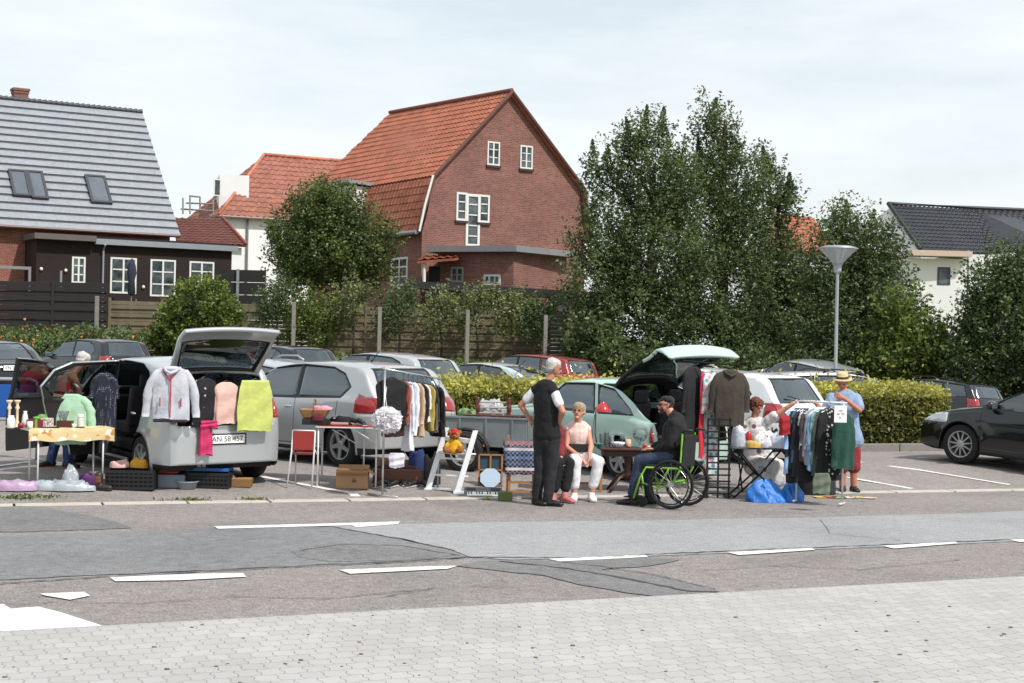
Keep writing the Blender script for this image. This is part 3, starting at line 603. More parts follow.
# the cross: three casements, the middle one taller
window(pg, rectpx(pg, 456.3, 192, 466.2, 221), h3, 1, 3, .085, sill=mat('#3d2a26', .8), bars=.05, d=.05); window(pg, rectpx(pg, 478.6, 194.5, 488.8, 223), h3, 1, 3, .085, sill=mat('#3d2a26', .8), bars=.05, d=.05)
window(pg, rectpx(pg, 466, 193.5, 478.8, 247), h3, 1, 5, .11, bars=.05, d=.06)
# dormer on the long side
dp0 = kl+B3*(L3*.62); dmb = MB(); zc = zat(362, 187, dp0); dmb.box((dp0.x, dp0.y, zc-.85), (1.9, 2.3, 1.5), basis(th3)); do = dmb.build('dormer', trimw, h3); dmb = MB(); dmb.box((dp0.x-.1, dp0.y-.05, zc+.02), (2.3, 2.7, .14), basis(th3, R(4))); dmb.build('dormer_roof', zinc, do)
pdm = Plane(V((dp0.x, dp0.y, 0))-U3*.95, B3); window(pdm, (-.9, .9, zc-1.35, zc-.25), do, 2, 2, .1)
# side wall windows
pS = Plane(V((C.x, C.y, 0))+U3*.06, B3); window(pS, rectpx(pS, 391.5, 258, 407.5, 286), h3, 2, 3, .09, bars=.06)
# brick annex with a flat roof, canopy and windows
axY = 59.0; A0 = at(437, 290, axY+1.4); A1 = at(513, 290, axY); A2 = at(566, 290, axY+3.2)
def vz(p, z): return V((p.x, p.y, z))
zt = at(513, 252, axY).z
q = MB(); q.hexa([vz(A0, .8), vz(A1, .8), vz(A2, .8), vz(A0, .8)+V((1.5, 4, 0))], [vz(A0, zt), vz(A1, zt), vz(A2, zt), vz(A0, zt)+V((1.5, 4, 0))]); q.build('annex_wall', brick2, h3, uvplane=True)
q = MB(); d_ = (A1-A0).xy.normalized(); e_ = (A2-A1).xy.normalized(); P0 = vz(A0, zt)+V((-d_.x*.5, -.35, 0)); P1 = vz(A1, zt)+V((.1, -.4, 0)); P2 = vz(A2, zt)+V((.6, -.2, 0)); P3 = vz(A0, zt)+V((1, 4.2, 0)); q.hexa([P0, P1, P2, P3], [p+Z3*.24 for p in (P0, P1, P2, P3)]); q.build('annex_roof', mat('#77787b', .7, 0, .2, 2), h3)
pa = Plane(vz(A0, 0), (A1-A0).xy.to_3d()); window(pa, rectpx(pa, 451, 267, 463.5, 282.5), h3, 2, 2, .08, mat('#8f8f8c', .5)); window(pa, rectpx(pa, 484, 274.5, 500.5, 285), h3, 3, 1, .08)
c0_, c1_ = at(417, 261, 59), at(455, 258, 59); tileroof('canopy_roof', c0_, c1_, at(425, 256.5, 61), at(466, 255.5, 61), orange, h3, .3, .34, .05)
q = MB(); q.cyl(at(424, 262, 59.2), at(424, 292, 59.2), .07); q.build('canopy_post', trimw, h3)
q = MB(); q.box(tuple((c0_+c1_)/2+V((.6, 1.4, -1.2))), (1.9, .1, 2)); q.build('recess_shade', dark, h3)  # near-black panel painted in for the shade under the canopy
# carport with black flat roof
cp_ = thing('carport', 'carport with long black flat roof below the large brick house', 'carport'); a, b_ = at(410, 284, 56.5), at(601, 296, 56.5)
q = MB(); q.hexa([a+V((0, 0, -.15)), b_+V((0, 0, -.15)), b_+V((-.3, 3.5, -.1)), a+V((.5, 3.5, -.1))], [a+V((0, 0, .12)), b_+V((0, 0, .12)), b_+V((-.3, 3.5, .17)), a+V((.5, 3.5, .17))]); q.build('roof', mat('#242527', .6, .1, .3, 2), cp_)
for t in (.02, .5): p = a.lerp(b_, t)+V((0, .3, 0)); q = MB(); q.box((p.x, p.y, (p.z+.8)/2), (.12, .12, p.z-.8-.2)); q.build('post', wood, cp_)
q = MB(); p = (a+b_)/2; q.box((p.x, p.y+3.2, 2.2), (6.6, .1, 2.6)); q.build('rear_wall', dark, cp_)
wg = thing('white_shed', 'low white rendered shed with dark window beside the carport', 'shed'); a, b_ = at(552, 291, 57.3), at(606, 296, 57.3); q = MB(); q.box(((a.x+b_.x)/2, 58.3, (a.z+.5)/2), (b_.x-a.x, 2.0, a.z-.5)); q.build('wall', render_w, wg)
pw_ = Plane((a.x, 57.3, 0), (1, 0, 0)); window(pw_, rectpx(pw_, 582, 305, 593, 313), wg, 1, 1, .05, dark, d=.02)
# ---------------- small house behind the trees
h4 = thing('small_house', 'orange roofed white house glimpsed between the two tall trees', 'house'); Y = 95
q = MB(); a, b_ = at(770, 250, Y), at(835, 252, Y); q.box(((a.x+b_.x)/2, Y+2.5, a.z/2), (b_.x-a.x, 5, a.z)); q.build('wall', render_w, h4); tileroof('roof', at(766, 251, Y-.4), at(838, 252, Y-.4), at(774, 214, Y+4), at(812, 217, Y+4), orange, h4, .4, .5, .06)
# ---------------- white house on the right
h5 = thing('white_house', 'white rendered house with black tiled roof at the right behind the trees', 'house'); Y5 = 84
rA = at(889, 203, Y5+3.6); U5, B5 = frameuv(R(16)); eA = at(921, 251, Y5); 
rB = rA+U5*5.9; eB = eA+U5*4.3; rB.z = zat(996, 212, rB); eB.z = eA.z; rA.z = rB.z = (rA.z+rB.z)/2
tileroof('roof', eA, eB, rA, rB, black_t, h5, .3, .36, .06)
rC = at(1060, 213, rB.y+1); eC = at(1060, 247, Y5-.8); tileroof('cross_roof', eB+V((0, 0, .02)), eC, rB+V((0, 0, .02)), rC, black_t, h5, .3, .36, .06)
q = MB(); q.tube([rA+Z3*.1-U5*.05, eA+Z3*.1-U5*.05], .13, 6); q.tube([rA+Z3*.1, rB+Z3*.1, rC+Z3*.1], .12, 6); q.build('verge', mat('#232428', .6), h5)
gl_ = eA+B5*8; q = MB(); q.add([vz(eA, .5), eA-Z3*.1, rA-Z3*.2, V((eA.x-4.2, eA.y+5, eA.z)), V((eA.x-4.2, eA.y+5, .5))], [(0, 1, 2, 3, 4)]); q.hexa([vz(eA, .5), vz(eC, .5), vz(eC, .5)+B5*7, V((eA.x-4.2, eA.y+5, .5))], [vz(eA, eA.z-.15), vz(eC, eA.z-.15), vz(eC, eA.z-.15)+B5*7, V((eA.x-4.2, eA.y+5, eA.z-.15))]); q.build('wall', render_w, h5)
q = MB(); q.box(tuple(at(938, 254, Y5-1)), (3.4, 1.4, .3), basis(R(4))); q.build('flat_roof', mat('#b9a596', .7), h5)
q = MB(); aa, bb = at(907, 258, Y5-.9), at(966, 258, Y5-.9); q.box(((aa.x+bb.x)/2, Y5-.3, aa.z/2), (bb.x-aa.x, 1.2, aa.z)); q.build('bay_wall', render_w, h5)
p5 = Plane(V(((aa.x+bb.x)/2, Y5-.9, 0)), (1, 0, 0)); window(p5, rectpx(p5, 937.5, 267, 950, 285), h5, 1, 1, .07, mat('#303336', .5))
q = MB(); q.cyl(at(968, 250, Y5-.5), at(968, 300, Y5-.5), .06); q.build('downpipe', zinc, h5)
# ================================================================ vegetation
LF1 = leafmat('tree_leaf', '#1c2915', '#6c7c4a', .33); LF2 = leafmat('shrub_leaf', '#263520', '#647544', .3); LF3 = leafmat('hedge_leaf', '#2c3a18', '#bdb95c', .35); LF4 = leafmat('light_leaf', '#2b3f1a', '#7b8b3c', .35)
LFr = leafmat('reddish_leaf', '#37401f', '#87905a', .3)
bark = mat('#3b332b', .95, 0, .4, 5, .6, 20)
def crown_pts(blobs, n, seed, clump=26, cr_=.34, upst=1.3, shell=.55):
    rs = np.random.RandomState(seed); vol = np.array([b[3]*b[4]*b[5] for b in blobs])**.85; vol /= vol.sum(); P = []; T = []
    nc = max(1, n//clump)
    idx = rs.choice(len(blobs), nc, p=vol)
    for i in idx:
        x, y, z, rx, ry, rz = blobs[i]; d = rs.normal(size=3); d /= np.linalg.norm(d); r = (shell+(1-shell)*rs.uniform()**.6)*rs.uniform(.80, 1.02)
        c = np.array([x+d[0]*rx*r, y+d[1]*ry*r, z+d[2]*rz*r]); dr = d*.7+np.array([0, 0, .55*upst])+rs.normal(size=3)*.35; dr /= np.linalg.norm(dr); ln = cr_*rs.uniform(1.6, 3.2)*(upst if upst > 1 else .7)
        t = rs.uniform(0, 1, (clump, 1)); k = dr*(t-.35)*ln+np.clip(rs.normal(size=(clump, 3)), -1.7, 1.7)*cr_*.48*(1.12-t*.85); P.append(c+k)
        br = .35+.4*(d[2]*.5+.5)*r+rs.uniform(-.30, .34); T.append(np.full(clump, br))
    return np.concatenate(P), np.concatenate(T)
def tree(name, label, base, blobs, n, lsize, seed, leaf, cat='tree', group=None, trunk=.16, clump=26, cr_=.34, upst=1.3, limbs=True, shell=.55, spikes=()):
    rt = thing(name, label, cat, base, 0, group); bx, by, bz = base
    B = [(b[0]-bx, b[1]-by, b[2]-bz, b[3], b[4], b[5]) for b in blobs]; P, T = crown_pts(B, n, seed, clump, cr_, upst, shell)
    rs = np.random.RandomState(seed+5)
    for (x, y, z, h, r) in spikes:      # shoots that stick out of the crown
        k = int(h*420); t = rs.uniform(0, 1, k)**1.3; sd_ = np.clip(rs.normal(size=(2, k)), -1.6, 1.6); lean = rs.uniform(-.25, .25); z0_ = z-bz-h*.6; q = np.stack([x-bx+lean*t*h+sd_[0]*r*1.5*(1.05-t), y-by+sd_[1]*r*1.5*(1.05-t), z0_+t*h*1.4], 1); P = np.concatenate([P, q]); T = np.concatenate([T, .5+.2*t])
    leaves('crown', P, lsize, leaf, rt, seed, tint=T)
    t = MB(); top = max(b[2] for b in B)
    if trunk:
        t.tube([(0, 0, -.2), (.03, 0, top*.3), (-.05, .05, top*.6), (0, 0, top)], [trunk*1.3, trunk, trunk*.7, trunk*.3], 9)
        if limbs:
            for b in B: st = V((0, 0, max(.3, min(b[2]-.6*abs(b[0])-.4, top*.8)))); e = V(b[:3]); mid = st.lerp(e, .5)+V((0, 0, .15)); t.tube([st, mid, e, e+V((b[3]*.3*(1 if e.x > 0 else -1), 0, b[5]*.7))], [trunk*.5, trunk*.35, trunk*.2, .02], 6)
        t.build('trunk', bark, rt, smooth=True)
    return rt
def bl(px, py, rx, ry, Y, ryd=None):   # blob by picture size at true depth
    p = at(px, py, Y); k = Y/F; return (p.x, p.y, p.z, rx*k, (ryd if ryd else rx*k*.9), ry*k)
# three tall trees making one dark group
def base_at(px, Y): p = at(px, 380, Y); return (p.x, p.y, hg(p.x, p.y))
Y = 52
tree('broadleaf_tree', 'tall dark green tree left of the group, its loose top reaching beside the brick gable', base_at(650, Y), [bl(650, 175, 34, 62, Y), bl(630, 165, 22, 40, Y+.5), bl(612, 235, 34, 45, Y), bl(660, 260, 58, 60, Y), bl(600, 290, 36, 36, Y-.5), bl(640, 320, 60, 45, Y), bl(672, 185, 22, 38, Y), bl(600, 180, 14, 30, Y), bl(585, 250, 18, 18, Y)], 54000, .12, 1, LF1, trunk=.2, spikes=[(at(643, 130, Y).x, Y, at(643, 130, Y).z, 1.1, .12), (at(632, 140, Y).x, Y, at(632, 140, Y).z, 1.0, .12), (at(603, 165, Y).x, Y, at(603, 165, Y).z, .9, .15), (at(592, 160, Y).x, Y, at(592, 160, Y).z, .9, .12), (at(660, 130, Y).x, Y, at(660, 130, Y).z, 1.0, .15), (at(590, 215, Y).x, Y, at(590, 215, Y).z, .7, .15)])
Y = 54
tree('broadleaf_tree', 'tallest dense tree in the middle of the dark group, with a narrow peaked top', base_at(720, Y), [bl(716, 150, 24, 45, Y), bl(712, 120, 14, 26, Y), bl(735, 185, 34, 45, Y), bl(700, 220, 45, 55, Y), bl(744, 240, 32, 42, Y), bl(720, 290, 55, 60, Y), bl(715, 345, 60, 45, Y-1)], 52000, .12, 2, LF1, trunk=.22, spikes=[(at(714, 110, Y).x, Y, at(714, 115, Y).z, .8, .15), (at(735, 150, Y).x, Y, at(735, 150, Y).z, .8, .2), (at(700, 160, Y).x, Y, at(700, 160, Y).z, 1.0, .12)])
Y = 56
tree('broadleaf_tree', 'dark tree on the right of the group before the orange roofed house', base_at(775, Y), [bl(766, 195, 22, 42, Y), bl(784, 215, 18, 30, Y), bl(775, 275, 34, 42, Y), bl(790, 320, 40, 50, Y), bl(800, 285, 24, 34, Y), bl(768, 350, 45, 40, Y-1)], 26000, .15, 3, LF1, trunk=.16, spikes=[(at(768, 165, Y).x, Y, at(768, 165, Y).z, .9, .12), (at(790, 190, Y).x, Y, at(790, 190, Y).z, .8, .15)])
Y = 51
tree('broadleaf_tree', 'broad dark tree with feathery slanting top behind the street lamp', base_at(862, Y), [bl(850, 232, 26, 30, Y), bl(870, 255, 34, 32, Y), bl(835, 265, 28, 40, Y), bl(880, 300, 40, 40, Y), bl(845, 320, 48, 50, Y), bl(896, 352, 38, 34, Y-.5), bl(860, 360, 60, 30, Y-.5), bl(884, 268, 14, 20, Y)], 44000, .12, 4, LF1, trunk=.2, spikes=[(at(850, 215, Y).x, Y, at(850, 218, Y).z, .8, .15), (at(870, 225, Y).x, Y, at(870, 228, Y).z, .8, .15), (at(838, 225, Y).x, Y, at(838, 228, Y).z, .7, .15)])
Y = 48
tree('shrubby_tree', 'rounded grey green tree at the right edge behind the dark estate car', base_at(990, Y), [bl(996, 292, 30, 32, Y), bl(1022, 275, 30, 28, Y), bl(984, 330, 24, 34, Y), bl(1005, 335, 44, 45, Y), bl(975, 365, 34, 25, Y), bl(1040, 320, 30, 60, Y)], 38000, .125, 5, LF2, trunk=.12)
Y = 49
tree('bush', 'large yellowish green bush between the dark tree and the estate car', base_at(920, Y), [bl(915, 352, 34, 38, Y), bl(935, 365, 26, 28, Y), bl(890, 365, 30, 26, Y), bl(900, 320, 22, 24, Y)], 14000, .14, 6, LF4, 'bush', trunk=.08, limbs=False)
Y = 62
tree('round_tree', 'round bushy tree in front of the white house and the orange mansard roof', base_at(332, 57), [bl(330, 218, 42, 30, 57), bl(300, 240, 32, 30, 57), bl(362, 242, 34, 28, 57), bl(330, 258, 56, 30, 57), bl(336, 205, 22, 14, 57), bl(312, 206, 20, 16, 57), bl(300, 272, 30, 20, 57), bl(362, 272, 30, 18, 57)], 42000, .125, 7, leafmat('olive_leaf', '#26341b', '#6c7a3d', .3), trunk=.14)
Y = 50
tree('round_bush', 'big clipped round green bush in front of the slatted fence', base_at(200, Y), [bl(200, 305, 36, 30, Y), bl(180, 325, 28, 26, Y), bl(224, 322, 24, 26, Y), bl(205, 340, 42, 18, Y), bl(168, 340, 22, 18, Y)], 20000, .12, 8, LF4, 'bush', trunk=.06, limbs=False, clump=20, cr_=.2, upst=1)
# shrubs and climbers spilling over the fence
spec = [(276, 305, 22, 26, LF2, 'leafy climber spilling over the fence end right of the round bush'), (300, 318, 24, 30, LF4, 'low green shrub hanging down over the fence below the round tree'), (325, 325, 26, 34, LF4, 'mid green shrub covering the slats behind the silver hatchback'),
 (352, 306, 22, 22, LFr, 'brownish shrub cresting the fence before the brick corner'), (398, 312, 28, 30, LF2, 'dense green shrub draped over the fence by the white side window'), (440, 318, 24, 30, LFr, 'straggly olive shrub on the fence below the orange canopy'), (476, 312, 24, 24, LFr, 'brown tipped shrub rising above the fence under the carport'), (512, 316, 24, 26, LFr, 'loose reddish shrub above the fence left of the white shed'), (540, 322, 22, 28, LF2, 'last fence shrub beside the white shed')]
for i, (px, py, rx, ry, lm, lab) in enumerate(spec):
    tree('fence_shrub', lab, base_at(px, 51.4), [bl(px, py-8, rx*.85, ry*.5, 51.6), bl(px-6, py+8, rx*.7, ry*.7, 51.2), bl(px+8, py-14, rx*.6, ry*.5, 52.3)], 2700, .105, 20+i, lm, 'shrub', 'shrubs growing over the timber fence', trunk=.04, limbs=False, clump=16, cr_=.22, upst=1.2, shell=.3)
for i, (px, py, rx, ry, lab) in enumerate([(590, 345, 30, 30, 'dark shrub at the fence end left of the tall trees'), (640, 368, 40, 22, 'low dark undergrowth bush below the tall left tree'), (700, 372, 40, 20, 'low dark bush behind the open green hatch'), (760, 372, 40, 20, 'low shaded bush left of the street lamp'), (815, 375, 34, 18, 'low shaded bush right of the street lamp'), (1015, 378, 30, 14, 'low bush under the grey green tree')]):
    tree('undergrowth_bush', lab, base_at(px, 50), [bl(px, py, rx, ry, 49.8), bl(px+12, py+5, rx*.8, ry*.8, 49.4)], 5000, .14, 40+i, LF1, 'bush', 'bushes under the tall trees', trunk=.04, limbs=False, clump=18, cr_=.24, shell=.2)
# flower bed along the dark fence
rs = np.random.RandomState(5); a, b_ = at(-30, 350, 49.5), at(150, 350, 49.5); N = 9000
x = rs.uniform(a.x, b_.x, N); y = 49.6+rs.normal(size=N)*.6; hh = np.array([.75+.25*mnoise.noise(V((q*1.3, 0, 0))) for q in x]); z = np.array([hg(u_, v_) for u_, v_ in zip(x, y)])+hh*rs.uniform(0, 1, N)**.6*1.25
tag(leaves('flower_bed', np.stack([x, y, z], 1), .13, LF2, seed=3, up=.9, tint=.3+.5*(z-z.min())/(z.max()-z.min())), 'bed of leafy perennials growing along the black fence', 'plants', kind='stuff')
k = rs.choice(N, 170); q = np.stack([x[k], y[k]-.25, z[k]+.12], 1)
mo = leafmat('orange_flower', '#b04a1e', '#d98b3a', .2); tag(leaves('orange_flowers', q, .09, mo, seed=4, aspect=.9), 'orange and yellow blooms dotted over the bed before the black fence', 'flowers', kind='stuff')
# rough grass on the bank
N = 26000; x = rs.uniform(-24, 26, N); y = rs.uniform(46.5, 51.5, N); z = np.array([hg(u_, v_) for u_, v_ in zip(x, y)])+rs.uniform(0, .1, N)
tag(leaves('bank_grass', np.stack([x, y, z], 1), .16, leafmat('grass_blade', '#33451c', '#66793a', .3), seed=9, up=1.2, aspect=.25), 'rough green grass on the bank below the fence', 'grass', kind='stuff')
# clipped hedge across the car park
hA = G(424, 452); hB = G(950, 449); hd = (hB-hA).xy.normalized(); hn = V((-hd.y, hd.x)); HL = (hB-hA).xy.length; HH = 1.0; HW = 1.3
hr_ = thing('clipped_hedge', 'long clipped yellow green hedge running across the car park', 'hedge', (hA.x, hA.y, hA.z), math.atan2(hd.y, hd.x))
rs = np.random.RandomState(11); P = []; T = []
N = 52000
for i in range(N):
    u_ = rs.uniform(0, HL); f_ = rs.uniform()
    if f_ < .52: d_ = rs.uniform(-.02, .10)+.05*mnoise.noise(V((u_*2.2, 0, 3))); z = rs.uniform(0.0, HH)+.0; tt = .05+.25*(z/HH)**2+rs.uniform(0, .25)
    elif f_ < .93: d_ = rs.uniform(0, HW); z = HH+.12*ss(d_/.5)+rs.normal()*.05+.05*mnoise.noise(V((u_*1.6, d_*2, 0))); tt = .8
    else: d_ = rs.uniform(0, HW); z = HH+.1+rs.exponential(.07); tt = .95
    w_ = V((hA.x, hA.y))+hd*u_+hn*d_; P.append((u_, d_, z+hg(w_.x, w_.y)-hA.z)); T.append(tt)
leaves('foliage', P, .085, LF3, hr_, 12, up=.5, tint=T)  # tint paints the front face shaded and the top sunlit
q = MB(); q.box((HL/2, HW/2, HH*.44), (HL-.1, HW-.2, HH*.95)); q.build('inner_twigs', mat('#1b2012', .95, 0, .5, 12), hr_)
# concrete edging in front of the hedge
k0 = hA.xy-hn*.45-hd*0; k1 = hB.xy-hn*.45
q = MB()
for i in range(int(HL)+1): 
    c_ = k0+hd*(i+.5); q.box((c_.x, c_.y, hg(c_.x, c_.y)+.03), (.985, .14, .22), basis(math.atan2(hd.y, hd.x)))
struct(q.build('hedge_kerb', conc, bevel=.012))
# street lamp
lp = at(835, 392, 34); lx, ly = lp.x, lp.y; lz = hg(lx, ly); top = at(838.5, 246, 34).z-lz
sl_ = thing('street_lamp', 'grey street lamp with a flat conical head standing behind the hedge', 'street lamp', (lx, ly, lz)); gal = mat('#9a9fa3', .5, .4, .12, 3)
q = MB(); q.cyl((0, 0, 0), (0, 0, 1.0), .06, .056, 14); q.cyl((0, 0, 1.0), (0, 0, top-.55), .042, .038, 14); q.build('pole', gal, sl_, smooth=False)
q = MB(); q.lathe([(.05, top-.62), (.09, top-.58), (.09, top-.45), (.12, top-.42), (.06, top-.40)], n=16); q.build('lamp_base', gal, sl_)
q = MB(); q.lathe([(.10, top-.42), (.20, top-.30), (.41, top-.09), (.43, top-.07), (.40, top-.06)], n=28, cap=False); q.build('lamp_shade', mat('#b9bdbf', .25, .1, .1, trans=.35, name='frosted_cup'), sl_, smooth=True)
q = MB(); q.lathe([(.44, top-.08), (.45, top-.05), (.30, top+.0), (.02, top+.02)], n=28); q.build('lamp_cap', gal, sl_, smooth=True)
q = MB(); 
for i in range(4): t = i*PI/2+.5; q.cyl((.07*math.cos(t), .07*math.sin(t), top-.44), (.40*math.cos(t), .40*math.sin(t), top-.08), .012)
q.build('bracket', gal, sl_)
# ================================================================ cars
def interp(pts, x):
    if x <= pts[0][0]: return pts[0][1]
    for (x0, z0), (x1, z1) in zip(pts, pts[1:]):
        if x <= x1: return z0+(z1-z0)*(x-x0)/(x1-x0)
    return pts[-1][1]
def smoothf(pts, w):
    def f(x):
        lo, hi = pts[0][0], pts[-1][0]; ww = min(w, max(.004, (x-lo)*.8+.004), max(.004, (hi-x)*.8+.004))
        return sum(interp(pts, x+ww*k/4)*(5-abs(k)) for k in range(-4, 5))/25.0
    return f
HATCH = dict(L=4.05, W=1.72, H=1.48, xr=.72, xf=3.23, r=.31,
    top=[(0, .62), (.015, .78), (.05, .92), (.10, .99), (.17, 1.06), (.40, 1.38), (.50, 1.425), (.9, 1.465), (1.4, 1.48), (1.9, 1.46), (2.35, 1.395), (2.75, 1.2), (3.12, .985), (3.5, .90), (3.8, .80), (3.95, .70), (4.02, .58), (4.05, .48)],
    belt=[(0, .93), (1.6, .93), (3.0, .88), (4.05, .7)],
    win=[[(3.02, .93), (2.40, 1.345), (1.76, 1.395), (1.74, .95)], [(1.68, .955), (1.70, 1.40), (1.05, 1.375), (.80, 1.30), (.62, 1.13), (.78, .985)]],
    rg=[(.60, 1.01), (.50, 1.37)], ws=[(.68, 1.0), (.54, 1.375)], wsx=2.2, wr=.74,
    tail=[(.60, .70), (.62, .98), (.90, 1.0), (.90, .70)], tailx=.28, doors=[3.06, 1.71, .80], seat=[2.05, 1.2])
WAGON = dict(HATCH, L=4.6, W=1.78, H=1.50, xr=.95, xf=3.65, r=.32,
    top=[(0, .62), (.015, .78), (.05, .95), (.10, 1.04), (.30, 1.40), (.38, 1.44), (.9, 1.475), (1.6, 1.50), (2.2, 1.475), (2.65, 1.40), (3.1, 1.18), (3.5, .98), (3.95, .90), (4.3, .80), (4.48, .70), (4.57, .58), (4.6, .48)],
    belt=[(0, .95), (1.8, .94), (3.4, .89), (4.6, .7)],
    win=[[(3.40, .94), (2.72, 1.355), (2.12, 1.40), (2.10, .95)], [(2.04, .955), (2.06, 1.405), (1.25, 1.40), (1.17, .97)], [(1.10, .975), (1.18, 1.395), (.50, 1.36), (.34, 1.05)]],
    rg=[(.62, 1.03), (.55, 1.38)], wsx=2.5, doors=[3.45, 2.07, 1.12], seat=[2.4, 1.5])
SEDAN = dict(HATCH, L=4.5, W=1.76, H=1.43, xr=.98, xf=3.60, r=.315,
    top=[(0, .62), (.015, .80), (.05, .93), (.12, .98), (.35, 1.005), (.55, 1.02), (1.0, 1.26), (1.3, 1.36), (1.6, 1.41), (2.0, 1.43), (2.4, 1.405), (2.65, 1.35), (3.05, 1.16), (3.45, .965), (3.9, .88), (4.25, .78), (4.4, .70), (4.48, .58), (4.5, .48)],
    belt=[(0, .92), (1.8, .92), (3.4, .88), (4.5, .7)],
    win=[[(3.32, .93), (2.66, 1.31), (2.12, 1.355), (2.10, .94)], [(2.04, .945), (2.06, 1.36), (1.50, 1.32), (1.02, 1.05), (1.12, .96)]],
    rg=[(.60, 1.045), (.50, 1.36)], ws=[(.68, .985), (.54, 1.34)], wsx=2.5, doors=[3.4, 2.07, 1.15], seat=[2.4, 1.55])
RETRO = dict(HATCH, L=4.0, W=1.62, H=1.32, xr=.72, xf=3.15, r=.295, wr=.76,
    top=[(0, .60), (.01, .74), (.03, .84), (.10, .875), (.22, .90), (.55, 1.10), (.85, 1.235), (1.05, 1.285), (1.5, 1.32), (1.85, 1.315), (2.15, 1.28), (2.5, 1.08), (2.80, .90), (3.3, .84), (3.8, .77), (3.94, .72), (3.98, .6), (4.0, .45)],
    belt=[(0, .82), (1.5, .84), (2.8, .81), (4.0, .7)],
    tz=.58, blackgate=1, win=[[(2.60, .86), (2.12, 1.215), (1.48, 1.25), (1.34, .87)], [(1.22, .875), (1.36, 1.24), (1.0, 1.20), (.60, .985), (.50, .90)]],
    rg=[(.66, .915), (.60, 1.235)], ws=[(.66, .92), (.54, 1.22)], wsx=2.0, tail=[(.735, .55), (.735, .76), (.84, .76), (.84, .55)], tailx=.12, doors=[2.70, 1.28], seat=[1.9, 1.15])
def scaled(sp, L, W, H, **kw):
    s = dict(sp); a = L/sp['L']; b = H/sp['H']; c = W/sp['W']
    f = lambda p: [(x*a, z*b) for x, z in p]
    s.update(L=L, W=W, H=H, xr=sp['xr']*a, xf=sp['xf']*a, top=f(sp['top']), belt=f(sp['belt']), win=[f(p) for p in sp['win']], rg=[(y*c, z*b) for y, z in sp['rg']], ws=[(y*c, z*b) for y, z in sp['ws']], wsx=sp['wsx']*a,
        tail=[(y*c, z*b) for y, z in sp['tail']], doors=[x*a for x in sp['doors']], seat=[x*a for x in sp['seat']]); s.update(kw); return s
rubber = mat('#17171a', .85, 0, .2, 10); alloy = mat('#a9acae', .35, .7, .1, 3); blackp = mat('#141416', .6, 0, .2, 6, name='black_plastic'); interior = mat('#1c1c1f', .85, 0, .3, 5); seatm = fabric('#2b2b30')
redlamp = mat('#8e0c12', .12, 0, .35, 9, coat=1, name='tail_lens'); headl = mat('#c9ced2', .08, .3, .3, 7, coat=1, name='head_lens'); chrome = mat('#c4c8cb', .18, .9, .05)
plw = mat('#e9e9e6', .4, 0, .03, name='plate_white'); plr = mat('#b02024', .5); blk = mat('#111113', .5)
cglass = glassmat('car_glass', '#0d1315', .38); cglass2 = glassmat('tinted_glass', '#090c0e', .78)
mirrorm = mat('#9db0b4', .03, .9, .02, name='mirror_glass')
def paint(h, met=.0, rough=.3): return mat(h, rough, met, .05, 1.2, coat=.8, name='car_paint_'+h.strip('#'))
WC = {}
def wheel_mesh(r, style):
    if (r, style) in WC: return WC[(r, style)]
    t = MB(); w = .195; R0 = r*.66; rot = basis(0, 0, PI/2)
    t.lathe([(R0, -w*.45), (r*.86, -w*.5), (r*.97, -w*.42), (r, -w*.25), (r, w*.25), (r*.97, w*.42), (r*.86, w*.5), (R0, w*.45)], n=32, rot=rot, cap=False)
    o = t.build('wheel', rubber, smooth=True); k = MB()
    k.lathe([(R0*1.02, w*.47), (R0*.95, w*.45), (R0*.9, w*.3), (R0*.9, -w*.3)], n=32, rot=rot, cap=False)
    ns = {'five': 5, 'multi': 11, 'cap': 7}[style]; sgn = -1
    for i in range(ns):
        a = 2*PI*i/ns; d = V((math.cos(a), 0, math.sin(a))); q = V((-math.sin(a), 0, math.cos(a))); wd = {'five': .045, 'multi': .017, 'cap': .042}[style]
        for s_, yo in ((1, 1),):
            b = [d*.045-q*wd*.8, d*R0*.93-q*wd*.55, d*R0*.93+q*wd*.55, d*.045+q*wd*.8]
            k.hexa([p+V((0, -w*.30, 0)) for p in b], [p+V((0, -w*.42, 0)) for p in b])
    k.lathe([(.06, w*.25), (.065, w*.40), (.045, w*.46), (.0, w*.47)], n=14, rot=rot); 
    o2 = k.build('rim', alloy, smooth=False); b = MB(); b.lathe([(R0*.93, w*.12), (0, w*.12)], n=24, rot=rot, cap=False); o3 = b.build('brake_disc', mat('#2c2c2e', .6, .3), smooth=True)
    WC[(r, style)] = (o.data, o2.data, o3.data)
    for x in (o, o2, o3): bpy.data.objects.remove(x)
    return WC[(r, style)]
def ob(name, me, parent, loc=(0, 0, 0), rot=(0, 0, 0)):
    o = bpy.data.objects.new(name, me); col.objects.link(o); o.parent = parent; o.location = loc; o.rotation_euler = rot; return o
